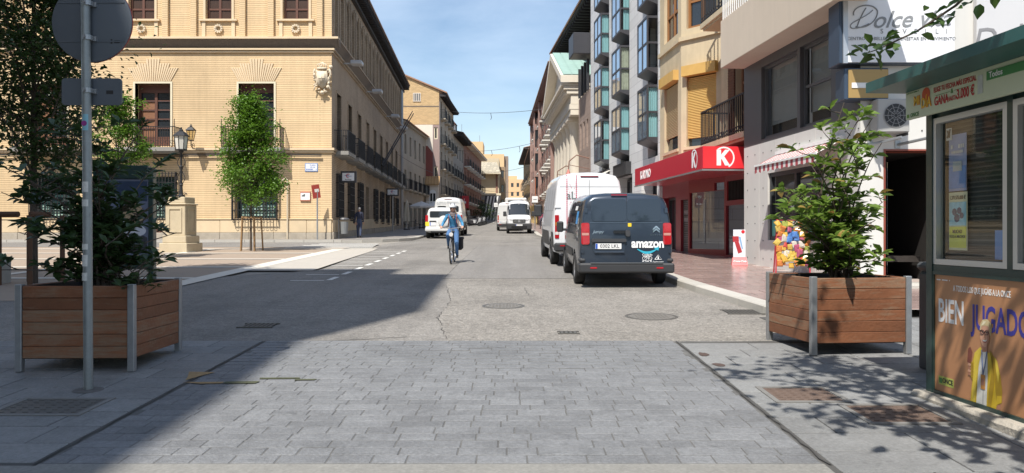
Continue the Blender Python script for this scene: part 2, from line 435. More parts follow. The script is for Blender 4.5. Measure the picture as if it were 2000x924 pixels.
# plaza on the left
strip('plaza', -60, -7.0, 13.2, 36.5, .006, m_brown, 16)
strip('plaza_street', -60, lambda y: pw([(36.5, -6.2), (38.9, -9.2)], y), 33.2, 38.9, .010, m_asph_dark, 6)
strip('plaza_walk', -7.0, lambda y: pw([(15.7, -5.0), (30, -5.42), (31, -5.5)], y), 19.7, 31.0, .012, m_conc, 10)  # walk cut at the shadow edge; darker asphalt stands for the shaded part
pb = MB()
def flat(m, x0, x1, y0, y1, off, skew=0.):
    n = max(1, int((y1 - y0) / 1.5))
    for i in range(n):
        a, b = y0 + (y1 - y0) * i / n, y0 + (y1 - y0) * (i + 1) / n
        m.quad((x0, a, zg(a) + off), (x1 + 0, a, zg(a) + off), (x1, b, zg(b) + off), (x0, b, zg(b) + off))
# white bands that grid the plaza: each one a strip of stone let into the paving
bands = bpy.data.objects.new('plaza_bands', None); COL.objects.link(bands); bands.location = (-12, 24, zg(24)); bands['kind'] = 'structure'
for (x0, x1, y0, y1) in [(-7.25, -6.75, 14.6, 31.0), (-30, -7.26, 17.3, 17.6), (-30, -7.26, 20.7, 21.0), (-30, -7.26, 24.3, 24.6), (-30, -7.26, 27.9, 28.2), (-30, -5.5, 31.1, 31.5), (-12.3, -12.0, 17.61, 20.69), (-12.3, -12.0, 21.01, 24.29), (-12.3, -12.0, 24.61, 27.89), (-12.3, -12.0, 28.21, 31.09)]:
    b = MB(); flat(b, x0, x1, y0, y1, .018); b.build('stone_band', m_band, bands)
# zebra beside the palace corner and the hatched bay
zb = bpy.data.objects.new('road_markings', None); COL.objects.link(zb); zb.location = (-4, 25, zg(25)); zb['kind'] = 'structure'
for k in range(5):
    b = MB(); y = 32.2 + k * 1.05; flat(b, -9.6 + k * .1, -5.9 - k * .12, y, y + .42, .016); b.build('zebra_bar', m_paint, zb)
for k in range(9):
    y = 16.9 + k * 1.52; b = MB(); flat(b, pw([(15.7, -4.9), (30, -5.42)], y) + .05, -4.15 - .012 * k, y, y + .11, .008); b.build('bay_line', m_paint, zb)
    b = MB(); flat(b, -4.13 - .012 * k, -4.0 - .012 * k, y + .15, y + .95, .008); b.build('edge_dash', m_paint, zb)
b = MB(); flat(b, -3.5, 1.5, 51.0, 51.18, .008); b.build('cross_line', m_paint, zb)
for k in range(5):
    b = MB(); flat(b, -4.2 + k * .95, -3.75 + k * .95, 118, 122, .008); b.build('zebra_bar', m_paint, zb)
# crack and seams of the old surface, filled with tar
m_tar = M('tar_seam', (.055, .053, .05), .8, var=.3, scale=10)
def crack(pts, w, jit, mat=m_tar, name='tar_seam'):
    b = MB(); P2 = []
    for (x0, y0), (x1, y1) in zip(pts, pts[1:]):
        n = max(2, int(math.hypot(x1 - x0, y1 - y0) / .12))
        for i in range(n): t = i / n; P2.append((x0 + (x1 - x0) * t + random.gauss(0, jit), y0 + (y1 - y0) * t + random.gauss(0, jit)))
    for (x0, y0), (x1, y1) in zip(P2, P2[1:]):
        dx, dy = x1 - x0, y1 - y0; l = math.hypot(dx, dy) or 1; px, py = -dy / l * w, dx / l * w * 1.6
        if random.random() < .12: continue
        b.quad((x0 - px, y0 - py, zg(y0) + .006), (x1 - px, y1 - py, zg(y1) + .006), (x1 + px, y1 + py, zg(y1) + .006), (x0 + px, y0 + py, zg(y0) + .006))
    return b.build(name, mat, zb)
crack([(-1.32, 15.6), (-1.05, 13.2), (-1.08, 11.2), (-.78, 9.25)], .005, .012)
crack([(-1.1, 9.6), (-1.9, 9.3), (-2.6, 9.2)], .006, .012)
crack([(-5.0, 17.45), (-1.9, 17.42), (3.1, 17.5)], .008, .004)
crack([(-1.56, 17.5), (-1.55, 34)], .006, .005)
crack([(.25, 15.4), (.3, 13.9)], .006, .015)
crack([(-3.4, 13.7), (-1.6, 14.2), (-2.8, 15.5)], .005, .02)
crack([(-5.8, 12.2), (-4.4, 12.6), (-3.2, 12.3)], .006, .012)

# ---------------- the paved crossing: granite setts between two fields of slabs
def slab_mesh(w, d, b=.0035, h=.03, name='sett'):
    m = MB(); m.bbox(-w / 2, w / 2, -d / 2, d / 2, -h, 0, b)
    me = bpy.data.meshes.new(name); me.from_pydata(m.v, [], m.f); me.update(); return me
def pave(parent, name, mat, x0, x1, y0, row, lens, rows, gap, top, keep=lambda x, y: True, limit=300, jit=.002, skip=(), tilt=.006):
    meshes = {}; cells = []
    for r in range(rows):
        d = row - gap; y = y0 + r * row + row / 2; x = x0 + random.uniform(-.2, 0)
        while x < x1:
            w = random.choice(lens); a, b_ = max(x, x0), min(x + w, x1)
            if b_ - a > .06 and keep((a + b_) / 2, y) and (r, len(cells)) not in skip: cells.append((round(b_ - a - gap, 3), d, (a + b_) / 2, y))
            x += w
    rest = MB()
    for i, (w, d, x, y) in enumerate(cells):
        sl = math.atan2(zg(y + .5) - zg(y - .5), 1.)
        dz = random.gauss(0, jit); z = zg(y) + top + dz; rot = (sl + random.gauss(0, tilt), random.gauss(0, tilt), random.gauss(0, .004))
        if i < limit:
            k = (w, d)
            if k not in meshes: meshes[k] = slab_mesh(w, d, name=name); meshes[k].materials.append(mat)
            o = bpy.data.objects.new(name, meshes[k]); COL.objects.link(o); o.parent = parent; o.location = Vector((x, y, z)) - parent.location; o.rotation_euler = rot
        else: rest.bbox(x - w / 2, x + w / 2, y - d / 2, y + d / 2, z - .03, z, .0035)
    if rest.v: rest.build(name + '_field', mat, parent, kind='stuff')
    return cells
cr = strip('pavement', -40, 30, 4.74, 9.17, .0082, m_joint, 12)
pave(cr, 'sett', m_sett, -2.93, 1.93, 4.78, 0.158, [.22, .25, .28, .32, .38, .2, .44], 28, .009, .012, limit=300, jit=.0008, tilt=.0022)
cov = [(-4.05, -3.3, 5.85, 6.4), (2.15, 2.78, 6.25, 6.8), (2.62, 3.3, 5.62, 6.2)]
def keep_slab(x, y): return True
slab_l = strip('pavement_left', -12, -2.94, 4.74, 9.17, .0095, m_jdark, 12)
pave(slab_l, 'paving_slab', m_slab, -9.5, -2.98, 4.78, .40, [.62, .8, .95, .7], 11, .013, .014, keep=keep_slab, jit=.0004, tilt=.0012)
slab_r = strip('pavement_right', lambda y: 1.94 if y < 9.2 else 3.6, 9.5, 3.4, 11.2, .0095, m_jdark, 40)
pave(slab_r, 'paving_slab', m_slab, 1.98, 7.6, 3.42, .40, [.5, .62, .75, .9], 14, .013, .014, jit=.0004, tilt=.0012)
pave(slab_r, 'paving_slab', m_slab, 3.65, 7.6, 9.05, .40, [.5, .62, .75], 5, .012, .0141, jit=.0004, tilt=.0012)
# long joints either side of the setts: strips of open joint
for x in (-2.955, 1.955):
    m = MB(); pts = [(x + random.gauss(0, .008), 4.74 + i * .11) for i in range(41)]
    for (xa, ya), (xb, yb) in zip(pts, pts[1:]):
        w1 = random.uniform(.003, .009); m.quad((xa - w1, ya, zg(ya) + .0185), (xa + w1, ya, zg(ya) + .0185), (xb + w1, yb, zg(yb) + .0185), (xb - w1, yb, zg(yb) + .0185))
    m.build('open_joint', m_tar, cr)
# weeds and leaf litter in the sunken joint on the left, rust-brown stains of broken slabs on the right
m_litter = M('dry_litter', (.30, .20, .095), .9, var=.5, scale=20); m_moss = M('joint_moss', (.07, .075, .04), .95, var=.4, scale=30)
m_stain = M('rust_stain', (.075, .05, .042), .9, var=.4, scale=18)
def patch(pts, mat, name, par):
    m = MB(); m.poly([(x, y, zg(y) + .019) for x, y in pts]); return m.build(name, mat, par)
def blob(cx, cy, rx, ry, n=14): return [(cx + rx * math.cos(t * 2 * math.pi / n) * random.uniform(.7, 1.1), cy + ry * math.sin(t * 2 * math.pi / n) * random.uniform(.6, 1.1)) for t in range(n)]
patch([(-3.12, 7.42), (-2.86, 7.40), (-2.93, 7.24), (-3.0, 7.05), (-3.04, 7.2)], m_litter, 'leaf_litter', cr)
patch([(-3.0, 6.98), (-2.62, 6.99), (-2.62, 6.93), (-2.8, 6.91)], m_litter, 'leaf_litter', cr)
patch([(-2.61, 7.0), (-2.3, 7.02), (-2.32, 6.93), (-2.61, 6.92)], m_moss, 'moss', cr)
patch([(-2.35, 7.16), (-1.98, 7.17), (-1.97, 7.12), (-2.34, 7.11)], m_moss, 'moss', cr)
patch([(-2.0, 7.1), (-1.8, 7.11), (-1.82, 7.06), (-2.0, 7.05)], m_moss, 'moss', cr)
patch(blob(2.07, 8.3, .06, .12), m_stain, 'rust_stain', cr); patch(blob(2.09, 7.75, .07, .10), m_stain, 'rust_stain', cr)
# ---------------- covers
def square_cover(name, a, b, c, d, label, mat, frame=True):
    cx, cy = (a + b) / 2, (c + d) / 2; t = thing(name, label, 'manhole cover', (cx, cy, zg(cy)))
    w, h = b - a, d - c; s = (zg(d) - zg(c)) / h
    T = Matrix.Translation((cx, cy, zg(cy) + .022)) @ Matrix.Rotation(math.atan(s), 4, 'X')
    m = MB(T); f = .045
    m.box(-w / 2, w / 2, -h / 2, -h / 2 + f, -.03, 0); m.box(-w / 2, w / 2, h / 2 - f, h / 2, -.03, 0); m.box(-w / 2, -w / 2 + f, -h / 2 + f, h / 2 - f, -.03, 0); m.box(w / 2 - f, w / 2, -h / 2 + f, h / 2 - f, -.03, 0)
    m.build('frame', M('cover_frame', (.17, .165, .155), .8, var=.3, scale=10), t)
    m = MB(T); m.bbox(-w / 2 + f + .006, w / 2 - f - .006, -h / 2 + f + .006, h / 2 - f - .006, -.03, -.004, .004); lid = m.build('lid', mat, t)
    m = MB(T)
    for i in range(7):
        for j in range(6): 
            x, y = -w / 2 + f + .05 + i * (w - 2 * f - .1) / 6, -h / 2 + f + .05 + j * (h - 2 * f - .1) / 5
            m.box(x - .018, x + .018, y - .006, y + .006, -.004, .0)
    m.build('tread', mat, lid, kind='stuff')
    return t
square_cover('square_cover', *cov[0], 'dark square metal cover by the foot of the sign pole', m_cast)
square_cover('square_cover', *cov[1], 'brown square cover in the slabs in front of right planter', m_rustcast)
square_cover('square_cover', *cov[2], 'rusty square cover in leaf shadow beside the kiosk', m_rustcast)
m_lid = M('dusty_iron_lid', (.165, .155, .14), .7, .1, var=.25, scale=20, fine=.3)
def round_cover(x, y, r, label):
    t = thing('round_cover', label, 'manhole cover', (x, y, zg(y))); s = math.atan(zg(y + .5) - zg(y - .5))
    T = Matrix.Translation((x, y, zg(y) + .004)) @ Matrix.Rotation(s, 4, 'X')
    MB(T).lathe([(r + .05, -.02), (r + .05, .003), (r, .003), (r, -.004)], 28, cap=False).build('frame', m_cast, t)
    m = MB(T); m.lathe([(r - .012, -.02), (r - .012, .004)], 28); lid = m.build('lid', m_lid, t)
    m = MB(T)
    for i in range(-5, 6):
        for j in range(-5, 6):
            if math.hypot(i, j) * .055 < r - .06: m.box(i * .055 - .016, i * .055 + .016, j * .055 - .016, j * .055 + .016, .004, .008)
    m.build('tread', m_lid, lid, kind='stuff')
round_cover(-.14, 12.52, .30, 'round iron manhole cover in the middle of the road')
round_cover(2.05, 11.3, .34, 'round iron manhole cover in the road near right kerb')
def grate(x, y, w, d, label, name='drain_grate', T0=None):
    t = thing(name, label, 'drain grate', (x, y, zg(y))); s = math.atan(zg(y + .5) - zg(y - .5))
    T = Matrix.Translation((x, y, zg(y) + .004)) @ Matrix.Rotation(s, 4, 'X')
    m = MB(T); m.box(-w / 2, w / 2, -d / 2, d / 2, -.03, .001); m.build('pit', M('pit_black', (.015, .015, .015), .9), t)
    m = MB(T); k = int(w / .055)
    for i in range(k): 
        a = -w / 2 + (i + .25) * w / k; m.box(a, a + .028, -d / 2, d / 2, .001, .012)
    m.build('bars', m_cast, t, kind='stuff')
    for sg in (-1, 1): MB(T).box(-w / 2 - .03, w / 2 + .03, sg * (d / 2 + .03), sg * d / 2, -.02, .013).build('frame_bar', m_cast, t)
grate(-3.43, 10.4, .42, .3, 'small iron drain grate in the shaded road behind the left planter')
grate(3.52, 11.75, .5, .42, 'iron gutter grate against the right kerb by the planter')
grate(.72, 9.8, .22, .12, 'tiny iron valve cover just beyond the setts')

# ---------------- pavements of the street
KH = .13
def xr_face(y): return 8.05 - .083 * y if y < 47.5 else pw([(47.5, 4.6), (61.5, 4.1), (96, 3.2), (147, 2.2), (400, 2.4)], y)
sw = strip('sidewalk', lambda y: pw(KR, y) + .28, lambda y: xr_face(y) + 6.5 if y < 30 else xr_face(y) + .4, 11.2, 150, KH - .012, m_tilej, 90)
tile_me = {}
n_t = 0
for r in range(36):
    y = 11.25 + r * .42 + .2
    base = pw(KR, y) + .30; x = base + .2 - (.0 if r % 2 else .31)
    while x < xr_face(y) + (1.6 if 21 < y < 26 else 0) + (3 if y < 15 else 0):
        a, b_ = max(x - .3, base), x + .3
        if b_ - a > .1 and n_t < 300:
            k = round(b_ - a, 2)
            if k not in tile_me: tile_me[k] = slab_mesh(k - .012, .408, .003, .02, 'tile'); tile_me[k].materials.append(m_tile)
            o = bpy.data.objects.new('tile', tile_me[k]); COL.objects.link(o); o.parent = sw
            o.location = Vector(((a + b_) / 2, y, zg(y) + KH + random.gauss(0, .0008))) - sw.location
            o.rotation_euler = (math.atan(zg(y + .5) - zg(y - .5)) + random.gauss(0, .002), random.gauss(0, .002), 0); n_t += 1
        x += .61
m_tile_far = M('far_sidewalk_tile', (.28, .21, .185), .36, var=.1, fine=.12, scale=2)
strip('sidewalk_far', lambda y: pw(KR, y) + .30, lambda y: xr_face(y) + .2, 26.5, 150, KH + .002, m_tile_far, 60)
def kerb_run(name, pts, step, w, h, side, nmax):
    """a run of kerb stones; side +1 when the pavement lies on +x"""
    root = bpy.data.objects.new(name, None); COL.objects.link(root); root.location = (pts[0][1], pts[0][0], zg(pts[0][0])); root['kind'] = 'structure'
    y = pts[0][0]; k = 0
    while y < pts[-1][0] and k < nmax:
        y2 = min(y + step, pts[-1][0]); xa, xb = pw(pts, y), pw(pts, y2); g = .006
        a0 = Vector((xa, y + g, zg(y))); b0 = Vector((xb, y2 - g, zg(y2))); hh = h(y) if callable(h) else h; h2 = h(y2) if callable(h) else h
        s = side * w; c = .02 * side
        m = MB(); vs = []
        for p, q in ((a0, hh), (b0, h2)):
            vs += [p + Vector((0, 0, -.1)), p + Vector((0, 0, q - .02)), p + Vector((c, 0, q)), p + Vector((s, 0, q)), p + Vector((s, 0, -.1))]
        fs = [(i, i + 1, i + 6, i + 5) for i in range(4)]
        if side < 0: fs = [tuple(reversed(f)) for f in fs]
        m.add(vs, [tuple(reversed(f)) for f in fs] + [(0, 1, 2, 3, 4), (9, 8, 7, 6, 5)]); m.build('kerb_stone', m_kerb, root)
        y = y2; k += 1
    return root
kerb_run('kerb_right', [(9.6, 4.0)] + KR, 1.0, .29, lambda y: .02 if y < 9.7 else min(KH + .004, .03 + (y - 9.7) * .06), 1, 110)
kerb_run('kerb_left', KL, 1.0, .25, KH + .004, -1, 100)
# left pavement with its rounded corner by the palace
strip('sidewalk_left', lambda y: pw([(39, -9.9), (76, -11.5), (90, -10.3), (105, -8.3), (150, -6.2)], y) - .4, lambda y: pw([(38.9, -9.0), (39.6, -7.2), (41, -6.0), (43.4, -5.65)] + [(a, b - .24) for a, b in KL], y), 38.9, 150, KH, m_lside, 70)
strip('sidewalk_palace', -50, -9.0, 38.9, 40.3, KH + .002, m_lside, 3)
# its kerb round the bend and along the front of the palace
kc = bpy.data.objects.new('kerb_corner', None); COL.objects.link(kc); kc.location = (-7, 40, zg(40)); kc['kind'] = 'structure'
arc = [(-30 + i * 1.5, 38.75) for i in range(15)] + [(-8.6, 38.78), (-7.6, 39.1), (-6.7, 39.8), (-6.0, 40.9), (-5.55, 42.2), (-5.4, 43.5)]
for (xa, ya), (xb, yb) in zip(arc, arc[1:]):
    d = Vector((xb - xa, yb - ya)).normalized(); p = Vector((-d.y, d.x)) * .24
    m = MB(); za, zb_ = zg(ya), zg(yb); h = KH + .006
    a, b2, c, e = (xa + d.x * .01, ya + d.y * .01), (xb - d.x * .01, yb - d.y * .01), (xb + p.x, yb + p.y), (xa + p.x, ya + p.y)
    m.add([(*a, za - .1), (*b2, zb_ - .1), (*c, zb_ - .1), (*e, za - .1), (*a, za + h), (*b2, zb_ + h), (*c, zb_ + h), (*e, za + h)],
          [(4, 5, 6, 7), (0, 1, 5, 4), (1, 2, 6, 5), (2, 3, 7, 6), (3, 0, 4, 7)]); m.build('kerb_stone', m_kerb, kc)
# ================================================================== LEFT SIDE: the brick palace on the corner
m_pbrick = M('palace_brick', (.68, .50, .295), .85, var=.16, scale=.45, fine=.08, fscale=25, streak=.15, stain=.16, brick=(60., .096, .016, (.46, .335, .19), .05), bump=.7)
m_pbrick2 = M('palace_brick_plain', (.64, .505, .335), .85, var=.12, scale=2, fine=.08, fscale=30, streak=.06)
m_pstone = M('palace_dado_stone', (.62, .49, .32), .8, var=.10, scale=1.4, fine=.08, stain=.14, streak=.05)
m_pbase = M('palace_rough_base', (.36, .32, .26), .9, var=.22, scale=4, fine=.15, stain=.2)
m_carved = M('carved_stone', (.60, .51, .38), .85, var=.18, scale=9, fine=.1)
m_cream = M('cream_surround', (.66, .58, .42), .7, var=.05)
m_wood = M('dark_red_wood', (.11, .045, .028), .55, var=.25, scale=8)
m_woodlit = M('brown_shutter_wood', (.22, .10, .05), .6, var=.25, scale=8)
m_eave = M('dark_eave_timber', (.035, .03, .03), .8, var=.3, scale=4)
m_slate = M('dark_brick_band', (.17, .14, .115), .85, var=.15, scale=6, fine=.12)  # darker brick for the soldier course and the gable band
m_rtile = M('clay_roof_tile', (.33, .19, .125), .85, var=.25, scale=3, fine=.15)
m_teal = M('teal_window_glass', (.03, .065, .065), .08, var=.3, scale=1.5, spec=.7)
CX, CY = -9.39, 40.0
TP = F(CX, CY, 0.); TS = F(CX, CY, math.atan2(1, -.042))
uF = lambda px: (px - 648) / 37.5
zF = lambda py: 1.6 + (455 - py) / 37.5
pal = thing('brick_palace', 'long yellow brick palace with iron balconies, carved corner shield and deep dark eaves', 'building', (CX, CY, zg(40)))
WC = [uF(299 - 202 * k) for k in (-1, 0, 1, 2, 3)]                 # axes of the tall balcony windows
GC = [uF(277 + 150.5 * k) for k in (2, 1, 0, -1, -2, -3)]          # axes of the gallery windows
LC = [uF(500), uF(304), uF(107), uF(-95)]
ZW0, ZW1, ZC, ZT = 6.12, 9.38, 11.72, 15.75
holes = [(u - .92, u + .92, ZW0, ZW1, .5) for u in WC] + [(u - .66, u + .66, zF(38), zF(38) + 2.3, .3) for u in GC] + [(u - 1.06, u + 1.06, 2.35, 4.55, .35) for u in LC]
mw = MB(TP); mw.wall(-30.6, 0, .6, ZT, holes)
# street side
SW = [1.95 + 3.62 * k for k in range(9)]; SL = 36.0
sh = [(u - .66, u + .66, 6.0, 9.15, .45) for u in SW] + [(u - .72, u + .72, 2.45 if k != 3 else 1.5, 4.75, .4) for k, u in enumerate(SW)]
arcs = [.95 + 1.81 * k for k in range(19)]
sh += [(u - .52, u + .52, 12.15, 15.0, .28) for u in arcs]
mw.build('wall', m_pbrick, pal)
m_pshade = M('palace_brick_shaded', (.42, .32, .22), .85, var=.12, scale=1.2, fine=.06, fscale=25, streak=.10, stain=.2, brick=(.36, .096, .014, (.26, .205, .15), .07), bump=.4)  # darker copy of the palace brick; street-side shade put into its colour
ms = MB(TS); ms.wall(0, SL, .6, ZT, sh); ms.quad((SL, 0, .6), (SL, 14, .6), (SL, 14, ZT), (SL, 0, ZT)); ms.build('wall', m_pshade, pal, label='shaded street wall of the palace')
# dado and rough base, both sides: a stone at a time
for T, L0, L1 in ((TP, -30.6, 0.), (TS, 0., SL)):
    u = L1 if T is TP else L0
    k = 0
    while (u > L0 if T is TP else u < L1) and k < 40:
        w = random.choice((1.1, 1.3, 1.5, 1.7)); a, b = (max(L0, u - w), u) if T is TP else (u, min(L1, u + w))
        zb = zg((T @ Vector(((a + b) / 2, 0, 0))).y)
        p = .065 + random.uniform(-.004, .004)
        MB(T).bbox(a + .006, b - .006, -p, .03, zb + .48, zb + 1.12, .012).build('dado_stone', m_pstone, pal)
        MB(T).bbox(a + .004, b - .004, -.11 + random.uniform(-.008, .008), .03, zb - .2, zb + .47, .02).build('base_stone', m_pbase, pal)
        u = a if T is TP else b; k += 1
MB(TP).box(-30.6, .075, -.10, .02, 2.30, 2.345).build('dado_moulding', m_pstone, pal)
# string course and cornice wrap the corner
for nm, z0, z1, p, mt in (('string_course', 5.78, 5.88, .09, m_pbrick2), ('string_course', 5.90, 6.02, .16, m_pbrick2), ('cornice', 10.98, 11.06, .10, m_pbrick2), ('cornice', 11.10, 11.19, .17, m_pbrick2), ('cornice', 11.62, 11.73, .42, m_pbrick2)):
    m = MB(TP); m.box(-30.6, p, -p, .02, z0, z1); m.build(nm, mt, pal)
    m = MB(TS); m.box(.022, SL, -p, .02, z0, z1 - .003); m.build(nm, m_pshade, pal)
# soldier course of cut bricks under the cornice lip, every brick leaning out
m = MB(TP); u = -30.5
while u < .38:
    m.add([(u, -.02, 11.2), (u + .085, -.02, 11.2), (u + .085, -.38, 11.61), (u, -.38, 11.61), (u, .02, 11.2), (u + .085, .02, 11.2), (u + .085, .02, 11.61), (u, .02, 11.61)], [(0, 1, 2, 3), (1, 5, 6, 2), (4, 0, 3, 7)]); u += .105
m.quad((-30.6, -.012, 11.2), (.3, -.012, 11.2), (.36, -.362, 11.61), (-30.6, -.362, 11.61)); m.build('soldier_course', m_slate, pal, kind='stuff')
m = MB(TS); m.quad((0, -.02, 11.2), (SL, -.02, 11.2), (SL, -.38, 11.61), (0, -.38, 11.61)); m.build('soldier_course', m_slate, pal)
# fan-shaped flat arches over the balcony windows
for u in WC:
    m = MB(TP); n = 21
    for i in range(n):
        t = (i + .5) / n * 2 - 1; a = abs(t)
        h = 1.16 if a < .2 else .93 if a < .62 else .70
        b0, b1 = (i / n * 2 - 1), ((i + 1) / n * 2 - 1); g = .018; z0 = ZW1 + .12
        lo, hi = .93, .93 + .40 * h / .7
        m.add([(u + b0 * lo + g, -.04, z0), (u + b1 * lo - g, -.04, z0), (u + b1 * hi - g, -.04, z0 + h), (u + b0 * hi + g, -.04, z0 + h), (u + b0 * lo + g, .01, z0), (u + b1 * lo - g, .01, z0), (u + b1 * hi - g, .01, z0 + h), (u + b0 * hi + g, .01, z0 + h)],
              [(0, 1, 2, 3), (1, 5, 6, 2), (4, 0, 3, 7), (3, 2, 6, 7), (4, 5, 1, 0)])
    m.build('flat_arch', m_pbrick2, pal, kind='stuff')
    m = MB(TP); m.box(u - 1.02, u - .92, -.05, .3, ZW0, ZW1 + .1); m.box(u + .92, u + 1.02, -.05, .3, ZW0, ZW1 + .1); m.box(u - .92, u + .92, -.05, .3, ZW1, ZW1 + .1); m.build('window_surround', m_cream, pal)
    w = MB(TP); w.box(u - .92, u + .92, .36, .46, ZW1 - .42, ZW1); w.box(u - .92, u - .80, .36, .46, ZW0, ZW1 - .42); w.box(u + .8, u + .92, .36, .46, ZW0, ZW1 - .42); w.box(u - .07, u + .07, .35, .46, ZW0, ZW1 - .42)
    w = w.build('balcony_door', m_wood, pal)
    for sgn in (-1, 1):
        for r in range(5):
            a, b = (u - .8, u - .07) if sgn < 0 else (u + .07, u + .8); z = ZW0 + .5 + r * .48
            MB(TP).box(a, b, .37, .42, z - .03, z + .03).build('glazing_bar', m_wood, w)
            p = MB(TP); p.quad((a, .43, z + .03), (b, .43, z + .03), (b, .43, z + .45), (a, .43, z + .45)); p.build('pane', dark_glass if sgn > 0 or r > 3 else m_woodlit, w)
        MB(TP).box(a, b, .38, .44, ZW0, ZW0 + .47).build('door_panel', m_wood, w)
    bal = balcony(pal, TP, u - 1.55, u + 1.5, 5.98, .85, 1.05, M('balcony_stone', (.25, .24, .22), .8, var=.15), iron, .12, .2)
    s = MB(TP)                                        # scroll work at the foot of the railing
    for i in range(12):
        c = u - 1.4 + i * .25
        s.tube([(c + .09 * math.cos(t) , -.82, 6.25 + .09 * math.sin(t)) for t in [k * .7 for k in range(9)]], .010, 4)
    s.build('scrollwork', iron, bal)
    for x in (u - 1.52, u + 1.47):
        MB(TP).tube([(x, -.82, 5.98), (x, -.82, 7.35), (x, -.80, 7.42)], .02, 5).build('corner_post', iron, bal)
# gallery storey: windows, sills, discs, pilaster strips
for u in GC:
    zb = zF(38)
    w = window(pal, TP, u - .66, u + .66, zb, zb + 2.3, .26, m_wood, M('dim_pane', (.07, .045, .035), .2, var=.3, scale=2), 2, 4, .1)
    MB(TP).box(u - .98, u + .98, -.14, .02, zb - .1, zb - .004).build('sill', m_pbrick2, w)
    for sgn in (-1, 1):
        MB(TP).box(u + sgn * .68, u + sgn * .86, -.07, .02, zb - .9, zb - .1).build('apron_strip', m_pbrick2, pal)
        MB(TP).box(u + sgn * 1.12, u + sgn * 1.42, -.16, .02, ZC + .03, ZT).build('pilaster_strip', m_pbrick, pal)
        MB(TP).box(u + sgn * .68, u + sgn * .80, -.05, .02, zb + .002, zb + 2.3).build('jamb_strip', m_pbrick2, pal)
    T2 = TP @ Matrix.Translation((u, -.02, zb - .50)) @ Matrix.Rotation(R(90), 4, 'X')
    m = MB(T2)
    m.lathe([(.10, 0), (.10, .03), (.13, .07), (.18, .09), (.21, .07), (.22, 0)], 18, cap=False); rs = m.build('rosette', m_carved, pal)
    m = MB(T2)
    for i in range(11):
        t = i * 2 * math.pi / 11; m.box(.13, .235, -.03, .03, .01, .10, Matrix.Rotation(t, 4, 'Z'))
    m.build('petals', m_carved, rs)
# ground floor windows behind iron cages
def cage(T, u0, u1, z0, z1, p, par, step=.16):
    m = MB(T); r = .016
    n = int((u1 - u0) / step)
    for i in range(n + 1): u = u0 + (u1 - u0) * i / n; m.box(u - r, u + r, -p - r, -p + r, z0, z1)
    for k in range(6):
        z = z0 + .06 + (z1 - z0 - .12) * k / 5; m.box(u0, u1, -p - r * 1.3, -p + r * 1.3, z - r, z + r)
        for u in (u0, u1): m.box(u - r, u + r, -p, .0, z - r, z + r)
    for u in (u0, u1):
        for k in range(1, 3): y = -p + p * k / 3; m.box(u - r, u + r, y - r, y + r, z0, z1)
    n = int((u1 - u0) / .22)
    for i in range(n): c = u0 + .12 + i * .22; m.tube([(c + .07 * math.cos(t), -p, z0 - .05 - .07 * math.sin(t)) for t in [k * .8 for k in range(5)]], .014, 4)
    return m.build('window_cage', iron, par)
for u in LC:
    w = window(pal, TP, u - 1.06, u + 1.06, 2.35, 4.55, .33, M('teal_frame', (.04, .06, .06), .5), m_teal, 3, 2, .08)
    cage(TP, u - 1.15, u + 1.15, 2.25, 4.75, .32, w)
    m = MB(TP)
    for i in range(9):
        for j in range(4): m.box(u - .8 + i * .19, u - .67 + i * .19, .29, .31, 2.5 + j * .15, 2.59 + j * .15)
    m.build('paper_stickers', M('pale_green_sticker', (.33, .48, .42), .6), w)
m = MB(TP); m.box(uF(283), uF(318), -.085, -.05, zF(457), zF(445)); v = m.build('vent_frame', m_wood, pal)
m = MB(TP)
for i in range(8): x = uF(284) + i * .115; m.box(x, x + .02, -.1, -.085, zF(457), zF(445))
m.build('vent_bars', iron, v)
# the street side: doors, balconies, grilles, arcade of brick panels
for k, u in enumerate(SW):
    window(pal, TS, u - .66, u + .66, 6.0, 9.15, .42, M('pale_door_frame', (.30, .27, .22), .6), dark_glass, 2, 3, .09, 'balcony_door')
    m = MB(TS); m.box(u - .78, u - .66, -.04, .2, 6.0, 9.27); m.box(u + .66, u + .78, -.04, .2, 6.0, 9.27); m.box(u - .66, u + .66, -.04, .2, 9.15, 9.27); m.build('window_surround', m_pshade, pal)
    balcony(pal, TS, u - 1.25, u + 1.25, 5.95, .75, 1.1, M('balcony_stone'), iron, .11, .2, solid=M('dark_balcony_panel', (.03, .032, .04), .7) if k != 8 else None)
    z0 = 2.45 if k != 3 else 1.5
    w = window(pal, TS, u - .72, u + .72, z0, 4.75, .35, darkmetal, dark_glass, 2, 1, .08, 'window' if k != 3 else 'street_door')
    if k != 3: cage(TS, u - .78, u + .78, 2.42, 4.8, .16, w, .18)
for u in arcs:
    m = MB(TS); n = 8; pts = [(u - .52, 15.0)] + [(u - .52 * math.cos(math.pi * i / n), 14.48 + .52 * math.sin(math.pi * i / n)) for i in range(n + 1)] + [(u + .52, 15.0)]
    m.poly([(p[0], .02, p[1]) for p in reversed(pts)])
    m.box(u - .7, u - .52, -.07, .02, 12.0, 15.2); m.box(u + .52, u + .70, -.07, .02, 12.0, 15.2)
    a = m.build('blind_arch', m_pshade, pal); p = MB(TS); p.quad((u - .52, .25, 12.15), (u + .52, .25, 12.15), (u + .52, .25, 15.0), (u - .52, .25, 15.0)); p.build('back_panel', m_pshade, a)
